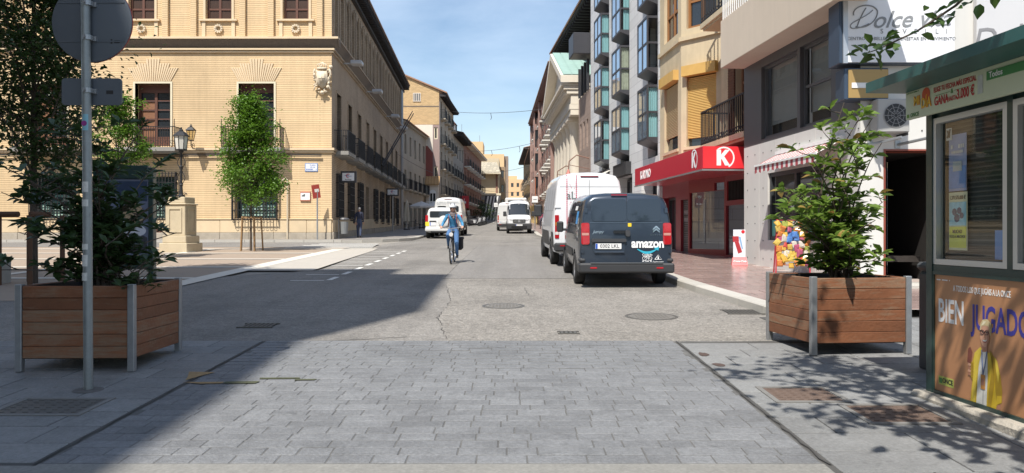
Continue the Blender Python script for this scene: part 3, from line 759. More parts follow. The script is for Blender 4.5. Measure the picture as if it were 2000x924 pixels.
# eaves
for T, a, b in ((TP, -30.6, .9), (TS, -.9, SL + .6)):
    MB(T).box(a, b, -.72, .4, ZT + .34, ZT + .42).build('soffit', m_eave, pal)
    m = MB(T); u = a + .1
    while u < b: m.box(u, u + .12, -.66, .3, ZT + .10, ZT + .335); u += .42
    m.build('eave_brackets', m_eave, pal, kind='stuff')
    MB(T).box(a, b if T is TP else b, -.22, .02, ZT - .18, ZT + .02).build('eave_band', m_eave, pal)
tile_roof(pal, TP, -30.6, .4, -1.02, 7, ZT + .5, ZT + 3.2, m_rtile); tile_roof(pal, TS, -.4, SL + .6, -.78, 7, ZT + .5, ZT + 3.2, m_rtile)
# carved shield at the corner
sh_ = MB(); c = Vector((CX - .45, CY - .14, 9.6))
def puff(m, p, r, n=7, sq=(1, 1, 1)):
    vs = []; fs = []
    for i in range(5):
        ph = math.pi * i / 4
        for j in range(n): t = 2 * math.pi * j / n; vs.append((p[0] + r * sq[0] * math.sin(ph) * math.cos(t), p[1] + r * sq[1] * math.sin(ph) * math.sin(t), p[2] + r * sq[2] * math.cos(ph)))
    for i in range(4):
        for j in range(n): fs.append((i * n + j, (i + 1) * n + j, (i + 1) * n + (j + 1) % n, i * n + (j + 1) % n))
    return m.add(vs, fs)
so = [(-.26, .38), (.26, .38), (.28, -.1), (.16, -.38), (0, -.5), (-.16, -.38), (-.28, -.1)]
TQ = Matrix.Translation(c)
sh_.prism([(p[0], p[1]) for p in so[::-1]][::1] if False else [so[k] for k in (0, 6, 5, 4, 3, 2, 1)], -.14, .1, TQ); sh_.prism([(so[k][0] * .62, so[k][1] * .62 + .02) for k in (0, 6, 5, 4, 3, 2, 1)], -.18, -.13, TQ)
sh_.box(-.02, .02, -.2, -.17, -.26, .24, TQ); sh_.box(-.16, .16, -.2, -.17, -.02, .02, TQ)
for i in range(46):
    t = random.uniform(0, 2 * math.pi); q = random.uniform(.9, 1.25); puff(sh_, c + Vector((.36 * q * math.cos(t), random.uniform(-.12, .02), .56 * q * math.sin(t) - .06)), random.uniform(.03, .085), 6, (random.uniform(.6, 1.6), 1, random.uniform(.6, 1.6)))
sh_.box(-.24, .24, -.16, .08, .46, .56, TQ)
for i in range(5): sh_.tube([c + Vector((-.22 + i * .11, -.08, .56)), c + Vector((-.25 + i * .125, -.1, .70)), c + Vector((0, -.06, .84))], .025, 5)
for s_ in (-1, 1): sh_.tube([c + Vector((s_ * (.36 + .08 * math.sin(k * 1.1)), -.06, .5 - k * .16)) for k in range(8)], [.05 - .003 * k for k in range(8)], 6)
puff(sh_, c + Vector((0, 0, -.72)), .12); puff(sh_, c + Vector((.42, .06, .62)), .11)
sh_.build('carved_shield', m_carved, pal, smooth=True)
# flood lamps on the cornice, poles and pipes on the street side
for u in (3.0, 11.6, 22.5, 29.5):
    m = MB(TS); m.bbox(u - .35, u + .35, -1.15, -.5, 11.0, 11.22, .04); m.box(u - .03, u + .03, -.5, 0, 11.05, 11.12)
    m.build('flood_lamp', M('grey_lamp_housing', (.45, .45, .46), .45, var=.05), pal)
for k in (0, 1):
    MB(TS).tube([(14.5 + k * .7, -.75, 6.4), (20.5 + k * 1.1, -2.4, 11.2)], [.05, .035], 6).build('flag_pole', iron, pal)
for u in (34.6, 35.4): MB(TS).tube([(u, -.12, 1.8), (u, -.12, 15.5)], .09, 6).build('down_pipe', steel, pal)
m = MB(TP); x = uF(563); m.tube([(x, -.14, 1.2), (x, -.14, 4.35), (x - .08, -.14, 4.45), (x - .32, -.14, 4.28)], .045, 6); m.build('drain_pipe', M('cream_pipe', (.55, .47, .35), .6), pal)
m = MB(TP)
for dz in (0, .05, .11): m.tube([(-30.5 + i * 1.5, -.13, 5.70 - dz - .03 * math.sin(i)) for i in range(21)], .018, 4)
m.build('wall_cables', black, pal)

# ---------------- what hangs on or stands by the palace
t = thing('street_name_plate', 'pale tiled street name plate with blue border on the palace wall', 'street sign', (CX + uF(608), CY, zF(328)))
u0, u1, z0, z1 = uF(596), uF(621), zF(335), zF(319)
MB(TP).box(u0, u1, -.03, 0, z0, z1).build('border', M('blue_glaze', (.16, .26, .5), .3), t)
pl = MB(TP).box(u0 + .035, u1 - .035, -.036, -.03, z0 + .035, z1 - .035).build('plate', M('white_glaze', (.68, .70, .74), .25, var=.05), t)
m = MB()
for k, s in enumerate(('PLAZA', 'DE LA')):
    m.text(s, .10, plane_T((CX + (u0 + u1) / 2 + (.07 if k < 2 else 0), CY - .038, z1 - .11 - .105 * k), (1, 0, 0), (0, 0, 1)), extr=.001, bold=.01)
m.build('lettering', M('blue_ink', (.09, .15, .38), .5), pl); MB(TP).scribble(u0 + .07, u1 - .07, z1 - .36, .07, -.037).build('small_print', M('blue_ink'), pl, kind='stuff')
t = thing('info_board', 'small white framed notice board on the palace wall', 'notice board', (CX + uF(597), CY, zF(392)))
MB(TP).bbox(uF(587), uF(607), -.07, 0, zF(393), zF(374), .01).build('case', M('terracotta_frame', (.42, .16, .1), .6), t)
p = MB(TP).box(uF(588), uF(606), -.078, -.07, zF(390.5), zF(377)).build('sheet', white, t)
m = MB(TP); m.add([(uF(590), -.082, zF(384)), (uF(597), -.082, zF(384)), (uF(597), -.082, zF(378.5)), (uF(594), -.082, zF(380)), (uF(590), -.082, zF(382))], [(0, 1, 2, 3, 4)]); m.build('print', M('print_grey', (.12, .13, .13), .6), p)
# red sign on its post by the corner
t = thing('red_sign_post', 'red board turned edge-on on a thin pole by the palace corner', 'sign', (CX + uF(627), CY - .75, zg(39.3)))
x = CX + uF(627); MB().tube([(x, CY - .75, 1.1), (x, CY - .75, 3.75)], .04, 8).build('pole', steel, t)
m = MB(Matrix.Translation((x - .05, CY - .80, 3.7)) @ Matrix.Rotation(R(38), 4, 'Z') @ Matrix.Rotation(R(-9), 4, 'Y'))
m.bbox(-.21, .21, -.02, .02, -.33, .36, .008); bd = m.build('board', M('red_board', (.36, .05, .035), .5), t)
m = MB(Matrix.Translation((x - .05, CY - .80, 3.7)) @ Matrix.Rotation(R(38), 4, 'Z') @ Matrix.Rotation(R(-9), 4, 'Y')); m.box(-.08, .15, -.024, -.02, -.02, .14); m.build('label_patch', offwhite, bd)
# wall lantern
t = thing('wall_lantern', 'black glazed wall lantern on a bracket between the palace windows', 'lantern', (CX + uF(385), CY, zF(300)))
lx, ly, lz = CX + uF(385), CY - .75, zF(277)
def lantern_parts(t, lx, ly, lz, h, rb, rt, glassm, local=False, n=4, rot=R(45)):
    Tn = Matrix.Translation((lx, ly, lz)) @ Matrix.Rotation(rot, 4, 'Z')
    g = MB(Tn).lathe([(rb, .0), (rt, h)], n).build('glass', glassm, t, local=local)
    m = MB(Tn)
    for i in range(n):
        a = 2 * math.pi * i / n; m.tube([(rb * math.cos(a), rb * math.sin(a), 0), (rt * math.cos(a), rt * math.sin(a), h)], .016, 4)
    m.lathe([(rb + .02, -.04), (rb + .03, 0), (rb, .01)], n); m.lathe([(rt + .05, h), (rt + .04, h + .03), (rt * .62, h + h * .32), (rt * .3, h + h * .42), (rt * .3, h + h * .5), (.03, h + h * .58), (.035, h + h * .66), (.0, h + h * .72)], n if n > 4 else 4)
    m.build('cage', iron, t, local=local)
lg = M('frosted_lantern_glass', (.62, .6, .54), .25, var=.05)
lantern_parts(t, lx, ly, lz, .48, .13, .24, glass_mat('lantern_glass', (.85, .8, .65), .05))
m = MB(); m.tube([(lx, ly, lz - .03), (lx, ly, lz - .3), (lx + .02, ly + .2, lz - .42), (lx, CY - .02, lz - .38)], .025, 6); m.tube([(lx, ly + .05, lz - .22)] + [(lx, CY - .45 + .14 * math.cos(k * .8), lz - .28 + .14 * math.sin(k * .8)) for k in range(8)], .016, 5)
m.build('bracket', iron, t)
# bank signs on the street side
def bank_sign(px_u, label, w, h, z, pole=False):
    p = TS @ Vector((px_u, 0, 0)); t = thing('bank_sign', label, 'sign', (p.x + .6, p.y, z if not pole else zg(p.y)), group=None)
    T2 = Matrix.Translation((p.x + .12 + w / 2, p.y, z)); fr = M('dark_sign_case', (.045, .045, .05), .5)
    MB(T2).bbox(-w / 2, w / 2, -.12, .12, 0, h, .02).build('case', fr, t)
    f = MB(T2).box(-w / 2 + .1, w / 2 - .1, -.135, -.121, .1, h - .1).build('face', M('sign_white_face', (.78, .78, .80), .35, var=.03), t)
    m = MB(T2); s = h
    pts = [(.16 * s * math.cos(a), .16 * s * math.sin(a)) for a in [R(50 + k * 26) for k in range(10)]]
    m.tube([(q[0], -.14, h * .58 + q[1]) for q in pts], .03 * s, 5); m.build('emblem', M('emblem_red', (.55, .03, .06), .5), f)
    m = MB(T2); m.box(-.3 * s, .05 * s, -.145, -.137, h * .6, h * .64); m.box(-.16 * s, .3 * s, -.145, -.137, h * .535, h * .57); m.build('emblem_bars', M('blue_ink'), f)
    m = MB(); m.text('EuroCaja', .15 * s, plane_T((p.x + .12 + w / 2, p.y - .137, z + h * .25), (1, 0, 0), (0, 0, 1)), extr=.002, bold=.02); m.build('lettering', black, f)
    if pole: MB().tube([(p.x + .12 + w / 2, p.y, zg(p.y)), (p.x + .12 + w / 2, p.y, z)], .06, 8).build('pole', steel, t)
    else: MB(T2).box(-w / 2 - .14, -w / 2, -.03, .03, h * .45, h * .55).build('bracket', fr, t)
bank_sign(2.0, 'white bank sign in dark case near the palace corner', .85, .62, 4.35)
bank_sign(22.6, 'white bank sign on a tall pole further along the palace', 1.0, .62, 4.6, True)
# litter bin
t = thing('litter_bin', 'grey metal litter bin on a post at the palace corner', 'bin', (-8.95, 40.9, zg(41) + KH))
z = zg(41) + KH; T2 = Matrix.Translation((-8.95, 40.9, z))
MB(T2).lathe([(.2, .25), (.24, .9)], 14).build('bucket', M('grey_bin', (.20, .21, .215), .5), t); MB(T2).lathe([(.26, .98), (.28, 1.02), (.24, 1.1), (0.01, 1.12)], 14).build('lid', M('dark_bin_lid', (.09, .09, .095), .5), t)
MB(T2).box(-.3, -.25, -.04, .04, 0, 1.05).build('post', steel, t)

# ================================================================== further along the left side
m_bplaster = M('beige_plaster', (.40, .345, .27), .85, var=.1, scale=1.2, streak=.12, stain=.15)
m_pale = M('pale_plaster', (.66, .59, .5), .85, var=.08, streak=.1)
m_mauve = M('mauve_plaster', (.30, .22, .20), .85, var=.1, streak=.1)
m_maroon = M('maroon_render', (.24, .07, .055), .8, var=.12)
m_obrick = M('ochre_brick', (.56, .39, .20), .85, var=.10, scale=.8, fine=.08, stain=.12, brick=(.34, .10, .016, (.40, .28, .15), .14), bump=.6)
m_rbrick = M('red_brick', (.26, .12, .085), .85, var=.12, scale=1, fine=.1, brick=(.4, .1, .014, (.22, .15, .12), .12))
m_greyshop = M('shopfront_dark', (.06, .055, .05), .6, var=.3, scale=.6)
m_wframe = M('brown_window_frame', (.12, .08, .055), .6)
def block(name, label, P0, P1, ztop, D, wallm, wins=None, ground=True, side='L', zbase=None, **k):
    """a house on the street between two ground points; returns (thing, frame, length)"""
    d = Vector((P1[0] - P0[0], P1[1] - P0[1])); L = d.length
    T = F(P0[0], P0[1], math.atan2(d.y, d.x)) if side == 'L' else F(P1[0], P1[1], math.atan2(-d.y, -d.x))
    ya = min(P0[1], P1[1]); zb = zg(ya) - .6 if zbase is None else zbase
    o = thing(name, label, 'building', (P0[0], P0[1], zg(P0[1])), group=k.get('group'))
    return o, T, L, zb
def facade(o, T, L, zb, ztop, D, wallm, us, rows, w, h, dep=.22, frame=None, pane=None, cols=2, wr=1, bal=None, sill=None, blinds=None, extra=(), gshop=None):
    hs = [(u - w / 2, u + w / 2, z, z + h, dep) for z in rows for u in us] + list(extra)
    m = MB(T); m.wall(0, L, zb, ztop, hs); m.shell(0, L, zb, ztop, D); m.build('wall', wallm, o)
    grid_windows(o, T, us, rows, w, h, dep, frame or m_wframe, pane or dark_glass, cols, wr, sill, blinds)
    if bal:
        for r, z in enumerate(rows):
            if r in bal[0]:
                for u in us: balcony(o, T, u - w / 2 - .3, u + w / 2 + .3, z, bal[1], 1.0, bal[2], bal[3], .14, .12, solid=bal[4] if len(bal) > 4 else None)
# low beige house after the palace
bB, T, L, zb = block('beige_house', 'low beige three storey house next beyond the palace', (-10.85, 76.3), (-10.1, 90), 12.8, 10, m_bplaster)
us = [L * (i + .5) / 5 for i in range(5)]
facade(bB, T, L, zb, 12.8, 9, m_bplaster, us, [6.0, 9.6], 1.0, 2.0, .25, None, None, 2, 2, ((0,), .6, m_bplaster, iron, M('dark_balcony_panel')), None, None, extra=[(u - .9, u + .9, 2.2, 4.7, .5) for u in us])
for u in us: window(bB, T, u - .9, u + .9, 2.2, 4.7, .45, darkmetal, dark_glass, 2, 1, .08, 'shop_window')
MB(T).box(0, L, -.25, 0, 12.6, 12.8).build('cornice', m_bplaster, bB); tile_roof(bB, T, 0, L, -.45, 5, 12.82, 14.2, m_rtile)
# tall ochre brick house with a blind gable
bC, T, L, zb = block('ochre_brick_house', 'tall ochre brick house with a blank gable and painted lower wall', (-8.5, 90.05), (-8.0, 105), 18.1, 11, m_bplaster)
us = [L * (i + .5) / 4 for i in range(4)]
rows = [6.2, 9.2, 12.2, 15.2]
hs = [(u - .55, u + .55, z, z + 2.1, .22) for z in rows for u in us] + [(u - 1.2, u + 1.2, 2.6, 5.0, .4) for u in us]
m = MB(T); m.wall(0, L, zb, 18.1, hs); m.quad((L, 0, zb), (L, 11, zb), (L, 11, 18.1), (L, 0, 18.1)); m.build('wall', m_bplaster, bC)
grid_windows(bC, T, us, rows, 1.1, 2.1, .22, m_wframe, dark_glass, 2, 2)
for z in rows:
    for u in us: balcony(bC, T, u - .9, u + .9, z, .6, 1.0, m_bplaster, iron, .14, .12)
for u in us: window(bC, T, u - 1.2, u + 1.2, 2.6, 5.0, .38, darkmetal, dark_glass, 2, 1, .08, 'shop_window')
G0 = T @ Vector((0, 0, 0)); gx0, gx1, gy = G0.x - 7.3, G0.x, G0.y        # the gable faces the camera
TG = F(gx0, gy, 0.); W = gx1 - gx0
wh = [(2.55, 3.35, 17.2, 18.3, .2)]
m = MB(TG); m.wall(0, W, zb, 17.0, [(W - .66, W - .22, 8.0, 9.4, .2), (W - .66, W - .22, 12.6, 14.0, .2)])
m.build('painted_wall', m_mauve, bC, label='mauve painted lower gable wall')
m = MB(TG); zr = 20.0
m.add([(-.3, -.02, 14.3), (W - .05, -.02, 14.3), (W - .05, -.02, 18.2), (3.4, -.02, zr), (-.3, -.02, 18.4)], [(0, 1, 2, 3, 4)]); m.build('gable', m_obrick, bC, label='blank ochre brick gable')
m = MB(TG); m.box(-.3, W - .78, -.03, -.005, 11.0, 14.28); m.build('render_band', m_pale, bC)
m = MB(TG); m.box(-.3, W - 1.4, -.05, -.03, 7.8, 11.8); m.add([(W - 1.4, -.05, 7.8), (W - .78, -.05, 7.8), (W - .78, -.05, 11.0), (W - 1.4, -.05, 11.8)], [(0, 1, 2, 3)]); m.build('maroon_panel', m_maroon, bC)
o = window(bC, TG, 4.2, 5.1, 17.0, 18.0, -.03, m_pale, dark_glass, 4, 1, .07)
for z in (8.0, 12.6): window(bC, TG, W - .66, W - .22, z, z + 1.4, .15, m_cream, dark_glass, 1, 1, .12)
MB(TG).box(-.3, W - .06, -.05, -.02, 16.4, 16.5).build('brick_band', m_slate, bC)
m = MB(TG); m.add([(3.2, -.25, zr + .05), (W + .9, -.25, 17.95), (W + .9, 16, 17.95), (3.2, 16, zr + .05), (3.2, -.25, zr + .2), (W + .9, -.25, 18.1), (W + .9, 16, 18.1), (3.2, 16, zr + .2)], [(3, 2, 1, 0), (4, 5, 6, 7), (0, 1, 5, 4), (1, 2, 6, 5)]); m.build('roof', m_rtile, bC)
m = MB(T); m.box(0, L, -.8, 0, 17.85, 17.95)
for i in range(22): m.box(i * L / 22, i * L / 22 + .12, -.75, 0, 17.6, 17.84)
m.build('eave', m_eave, bC)
# small white annex with an arched window against the gable
bA = thing('white_annex', 'small white annex with arched window below the maroon wall', 'building', (-9.3, 89.4, zg(89)))
TA = F(-10.05, 89.3, 0.); zb2 = zg(89)
m = MB(TA); m.wall(0, 1.5, zb2, 7.2, [(.45, 1.2, 5.0, 6.3, .15)]); m.shell(0, 1.5, zb2, 7.2, .7); m.build('wall', m_pale, bA)
o = window(bA, TA, .45, 1.2, 5.0, 6.3, .12, white, dark_glass, 2, 1, .08); m = MB(TA); n = 8
m.poly([(.40, -.02, 6.2)] + [(.825 + .42 * math.cos(math.pi * k / n), -.02, 6.2 + .42 * math.sin(math.pi * k / n)) for k in range(n + 1)][::-1]) ; m.build('arch_head', white, o)
balcony(bA, TA, .1, 1.5, 4.6, .4, .6, white, white, .16, .1, r=.03)
tile_roof(bA, TA, -.1, 1.6, -.3, .7, 7.2, 8.2, M('ochre_tile', (.42, .26, .12), .85, var=.2))
# dark-eaved house with white attic
bD, T, L, zb = block('dark_eaved_house', 'narrow old house with a white attic room above black eaves', (-8.0, 105.1), (-7.45, 118), 15.2, 10, m_bplaster)
us = [L * (i + .5) / 4 for i in range(4)]
facade(bD, T, L, zb, 15.2, 9, M('grey_plaster', (.30, .275, .24), .85, var=.12, streak=.12), us, [6.5, 9.3, 12.2], 1.0, 1.9, .2, None, None, 2, 2, ((0, 1), .55, m_bplaster, iron), None, None, extra=[(u - 1.1, u + 1.1, 3.1, 5.4, .4) for u in us])
for u in us: window(bD, T, u - 1.1, u + 1.1, 3.1, 5.4, .38, darkmetal, dark_glass, 2, 1, .08, 'shop_window')
m = MB(T); m.box(-.1, L, -1.3, .1, 15.2, 15.35)
for i in range(24): m.box(i * L / 24, i * L / 24 + .14, -1.2, 0, 14.9, 15.19)
m.build('eave', m_eave, bD); tile_roof(bD, T, 0, L, -1.35, 1.8, 15.36, 16.0, m_rtile)
MB(T).box(.2, L - .5, 1.2, 6, 15.4, 18.0).build('attic_room', white, bD); tile_roof(bD, T, 0, L - .3, .9, 4, 18.0, 19.6, M('salmon_tile', (.42, .2, .13), .85, var=.2), 'attic_roof')
# red brick flats with balconies
bE, T, L, zb = block('red_brick_flats', 'red brick flats with stacked white edged balconies beyond the black eaves', (-7.45, 118.1), (-5.9, 148), 14.9, 10, m_rbrick)
us = [L * (i + .5) / 7 for i in range(7)]
facade(bE, T, L, zb, 15.4, 9, m_rbrick, us, [6.4, 9.2, 12.0], 1.4, 2.0, .22, offwhite, dark_glass, 2, 1, ((0, 1, 2), .9, offwhite, iron), None, None, extra=[(u - 1.5, u + 1.5, 3.6, 5.6, .4) for u in us])
for u in us: window(bE, T, u - 1.5, u + 1.5, 3.6, 5.6, .38, darkmetal, dark_glass, 2, 1, .08, 'shop_window')
MB(T).box(-.2, L + .2, -1.1, .3, 15.4, 15.65).build('eave', m_pale, bE); tile_roof(bE, T, -.2, L + .2, -1.15, 5, 15.66, 16.6, m_rtile)
# closing the street: pale stone hall, sand coloured flats behind, far town
bF = thing('pale_stone_hall', 'pale stone hall with a patterned sloping roof closing the street', 'building', (-4.6, 152, zg(152)))
TF = F(-8.2, 152.2, 0.); zb = zg(152) - .5
m = MB(TF); m.wall(0, 5.6, zb, 16.4, [(.6, 2.3, 5.2, 8.0, .6), (3.2, 5.0, zb, 8.6, .8)]); m.shell(0, 5.6, zb, 16.4, 14); m.build('wall', M('hall_stone', (.55, .45, .30), .85, var=.1, streak=.08), bF)
m = MB(TF); m.add([(-.4, -1.6, 13.4), (6.0, -1.6, 13.4), (5.2, -.1, 15.6), (-.4, -.1, 15.6)], [(0, 1, 2, 3)]); m.build('tiled_skirt', M('patterned_tile', (.42, .37, .28), .8, var=.15, brick=(.7, .35, .05, (.25, .23, .18), .2)), bF)
MB(TF).box(-.4, 6.0, -1.6, 0, 13.2, 13.38).build('eave', m_cream, bF)
MB(TF).box(-.4, 6.0, -1.2, 0, 9.0, 9.4).build('canopy', m_cream, bF)
MB(TF).box(-.2, 3.0, -.6, -.02, 8.2, 8.9).build('steel_panel', M('grey_cladding', (.42, .42, .42), .5), bF)
MB(TF).box(.6, 2.3, .5, .6, 5.2, 8.0).build('dark_doorway', m_greyshop, bF); MB(TF).box(3.2, 5.0, .7, .8, zb, 8.6).build('dark_doorway', m_greyshop, bF)
MB(TF).box(5.0, 5.35, -.15, -.0, zb, 13.2).build('brick_pier', m_rbrick, bF)
t = thing('striped_ramp', 'leaning black and white striped hoarding in front of the stone hall', 'hoarding', (-4.3, 149, zg(149)))
for i in range(6):
    for j in range(4):
        m = MB(F(-5.6, 149, 0.)); x = j * .62 + i * .14; z = zg(149) + i * .78; m.add([(x, 0, z), (x + .3, 0, z), (x + .44, 0, z + .78), (x + .14, 0, z + .78), (x, .2, z), (x + .3, .2, z), (x + .44, .2, z + .78), (x + .14, .2, z + .78)], [(0, 1, 2, 3), (1, 5, 6, 2), (4, 0, 3, 7), (3, 2, 6, 7)]); m.build('stripe', white, t)
m = MB(F(-5.6, 149.02, 0.)); z = zg(149); m.add([(-.3, .05, z), (2.7, .05, z), (3.4, .05, z + 4.8), (.4, .05, z + 4.8), (-.3, .3, z), (2.7, .3, z), (3.4, .3, z + 4.8), (.4, .3, z + 4.8)], [(0, 1, 2, 3), (1, 5, 6, 2), (4, 0, 3, 7), (3, 2, 6, 7)]); m.build('board', M('hoarding_grey', (.07, .07, .08), .6), t)
bG = thing('sand_flats', 'sand coloured modern flats rising behind the stone hall', 'building', (-6, 185, zg(185)))
TG2 = F(-14.5, 185, 0.); zb = zg(185)
m_sand = M('sand_render', (.60, .42, .23), .85, var=.06, streak=.06)
m = MB(TG2); m.wall(0, 7.5, zb, 23.6, [(1, 2.2, 14, 16, .2), (4.2, 5.6, 17.5, 20.2, .2)]); m.shell(0, 7.5, zb, 23.6, 10); m.build('wall', m_sand, bG)
MB(TG2).box(7.51, 12.6, .2, 10, zb, 20.6).build('wing', m_sand, bG)
for (a, b, c, d) in ((1, 2.2, 14, 16), (4.2, 5.6, 17.5, 20.2)): window(bG, TG2, a, b, c, d, .18, m_wframe, dark_glass, 2, 1, .1)
for z in (13, 16.4): window(bG, TG2, 8.6, 9.8, z, z + 1.8, .18, m_wframe, dark_glass, 2, 1, .1)
MB(TG2).box(12.61, 13.6, 1.2, 9, zb, 20.2).build('side_bay', M('grey_brown_render', (.25, .19, .15), .8), bG)
MB(TG2).tube([(2.2, 3, 23.6), (2.2, 3, 28.2)], .05, 4).build('aerial', steel, bG); MB(TG2).tube([(6.6, 3, 23.6), (6.6, 3, 25.5)], .05, 4).build('aerial', steel, bG)
bK = thing('brown_corner_house', 'brown brick corner house standing right behind the stone hall', 'building', (-1.2, 160, zg(160)))
TK = F(-2.55, 158, 0.); zb = zg(158)
m = MB(TK); hs = [(.3, .9, z, z + 1.5, .2) for z in (7, 10, 13)]; m.wall(0, 1.2, zb - .5, 15.2, hs); m.shell(0, 1.2, zb - .5, 15.2, 20); m.build('wall', M('brown_brick', (.30, .21, .13), .85, var=.1, streak=.1), bK)
for h in hs: window(bK, TK, *h[:4], .18, m_wframe, dark_glass, 1, 1, .08)
bH = thing('far_town_house', 'distant orange flats at the far end of the street', 'building', (0, 300, zg(300)))
TH = F(-6, 300, 0.); zb = zg(300) - 1
hs = [(1.2 + 2.2 * i, 2.2 + 2.2 * i, z, z + 1.6, .2) for i in range(6) for z in (12.5, 16, 19.5)]
m = MB(TH); m.wall(0, 16, zb, 22.5, hs); m.shell(0, 16, zb, 22.5, 10); m.build('wall', M('far_orange', (.62, .40, .22), .85, var=.08), bH)
for h in hs: window(bH, TH, *h[:4], .18, m_wframe, dark_glass, 1, 1, .08)
MB(TH).box(4, 8, 2, 6, 22.5, 24).build('roof_room', M('far_orange'), bH)
# the tall block behind the photographer on the left whose shadow lies over the plaza
bS = thing('tall_corner_block', 'tall plain plaster block at the near left corner of the square', 'building', (-13, 6, zg(6)))
SBX, SBY, SBH = -8.2, 3.4, 26.0
m = MB(); P4 = [(-8.1, 3.5), (-9.5, 3.6), (-9.5, 5.2), (-50, 5.8), (-50, -40), (-9.1, -40), (-9.12, -8), (-9.2, -6.0), (-8.8, -5.2), (-8.05, -3.3)]; n4 = len(P4)
m.add([(*p, -2.) for p in P4] + [(*p, SBH) for p in P4], [((i + 1) % n4, i, i + n4, (i + 1) % n4 + n4) for i in range(n4)] + [tuple(range(2 * n4 - 1, n4 - 1, -1))]); m.build('wall', m_bplaster, bS)
m = MB(); m.bbox(-30, SBX - 3, -20, SBY - 3, SBH, SBH + 1.2, .05); m.build('roof_room', m_bplaster, bS)
# ================================================================== RIGHT SIDE
TR = F(8.05 - .083 * 47.5, 47.5, math.atan2(-1, .083))              # x runs towards the camera, y into the houses
uR = lambda Y: (47.5 - Y) * 1.00344
m_wstone = M('white_stone_cladding', (.60, .60, .60), .7, var=.07, scale=1.3, fine=.07, fscale=30, brick=(1.15, .42, .010, (.36, .36, .37), .07), bump=.3)
m_grey = M('anthracite_metal', (.055, .055, .062), .45, .3, var=.08)
m_sky_glass = M('mirror_glass', (.42, .55, .68), .03, .75, var=.1, spec=1.)
m_curtain = M('teal_curtain', (.22, .40, .42), .85, var=.1)
m_curtain2 = M('patterned_curtain', (.30, .31, .24), .85, var=.45, scale=7)
# ---------------- white stone flats with glazed bays
wf = thing('white_stone_flats', 'modern white stone flats with grey glazed bay windows and teal curtains', 'building', (5.6, 29.3, zg(29.3)))
ua, ub = uR(43.4), uR(29.25); ZB = zg(29) - .3
bays = []
for Ya, Yb in ((40.2, 38.45), (35.9, 34.15), (31.0, 29.5)):
    for r, (z0, z1) in enumerate(((5.2, 7.3), (7.88, 9.95), (10.55, 12.62), (13.2, 15.3))): bays.append((uR(Ya), uR(Yb), z0, z1, r))
holes = [(a + .02, b + .02 if b < ub - .3 else b, z0 - .62, z1 + .05, .35) for a, b, z0, z1, r in bays] + [(uR(42.6), uR(38), 1.4, 4.2, .6), (uR(36.6), uR(33.6), 1.4, 4.2, .6), (uR(32), uR(29.6), 1.2, 4.1, .6)]
m = MB(TR); m.wall(ua, ub, ZB, 16.4, holes); m.shell(ua, ub, ZB, 16.4, 10); m.build('wall', m_wstone, wf)
for k, (a, b, z0, z1, r) in enumerate(bays):
    p = .43; m = MB(TR); f = .06
    MB(TR).quad((a, .33, z0 - .62), (b, .33, z0 - .62), (b, .33, z1 + .05), (a, .33, z1 + .05)).build('bay_back', m_grey, wf)
    m.box(a, b, -p, .3, z1 - .09, z1); m.box(a, b, -p, .3, z0, z0 + .09)
    m.add([(a, -p, z0), (b, -p, z0), (b, .3, z0 - .28), (a, .3, z0 - .28), (a, .3, z0), (b, .3, z0)], [(3, 2, 1, 0), (1, 2, 5), (0, 4, 3)])
    for u in (a, b - f): m.box(u, u + f, -p, -p + f, z0 + .09, z1 - .09)
    m.box(b - f, b, .0, .08, z0 + .09, z1 - .09); m.box(a, a + f, 0, .08, z0 + .09, z1 - .09)
    zm = z0 + (z1 - z0) * .5; m.box(a + f, b - f, -p, -p + .05, zm - .04, zm + .04); m.box(b - .05, b, -p + f, .0, zm - .04, zm + .04)
    um = (a + b) / 2; m.box(um - .03, um + .03, -p, -p + .045, z0 + .09, zm - .04); m.box(um - .03, um + .03, -p, -p + .045, zm + .04, z1 - .09)
    w = m.build('bay_window', m_grey, wf)
    for (c, d) in ((a + f, um - .03), (um + .03, b - f)):
        for (e, g) in ((z0 + .09, zm - .04), (zm + .04, z1 - .09)):
            MB(TR).quad((c, -p + .025, e), (d, -p + .025, e), (d, -p + .025, g), (c, -p + .025, g)).build('pane', m_sky_glass, w)
    for (e, g) in ((z0 + .09, zm - .04), (zm + .04, z1 - .09)):
        MB(TR).quad((b - .02, -p + f, e), (b - .02, .0, e), (b - .02, .0, g), (b - .02, -p + f, g)).build('pane', glass_mat('bay_glass', (.92, .96, .96), .03), w)
        m = MB(TR); n = 26; lo = -p + f + (0 if k % 3 else .12); hi = .0 + .25
        ys = [lo + (hi - lo) * i / n for i in range(n + 1)]
        for i in range(n):
            x0, x1 = b - .09 + .018 * math.sin(i * 1.9), b - .09 + .018 * math.sin((i + 1) * 1.9)
            m.quad((x0, ys[i], e), (x1, ys[i + 1], e), (x1, ys[i + 1], g), (x0, ys[i], g))
        if not (r == 1 and k // 4 == 2): m.build('curtain', m_curtain2 if (k // 4 == 1 and r == 1) else m_curtain, w, smooth=True)
for a, b in ((uR(42.6), uR(38)), (uR(36.6), uR(33.6)), (uR(32), uR(29.6))): window(wf, TR, a, b, 1.3, 4.1, .55, m_grey, dark_glass, 2, 1, .08, 'shop_window')
MB(TR).box(uR(31.1), uR(29.45), .05, .3, 4.15, 4.6).build('dark_panel', m_grey, wf); MB(TR).box(uR(36.4), uR(33.8), -.25, .1, 4.2, 4.75).build('shop_fascia', M('dark_fascia', (.03, .03, .032), .5), wf)
t = thing('shop_awning', 'white folding awning over the shop below the white stone flats', 'awning', (4.3, 40, 4.3))
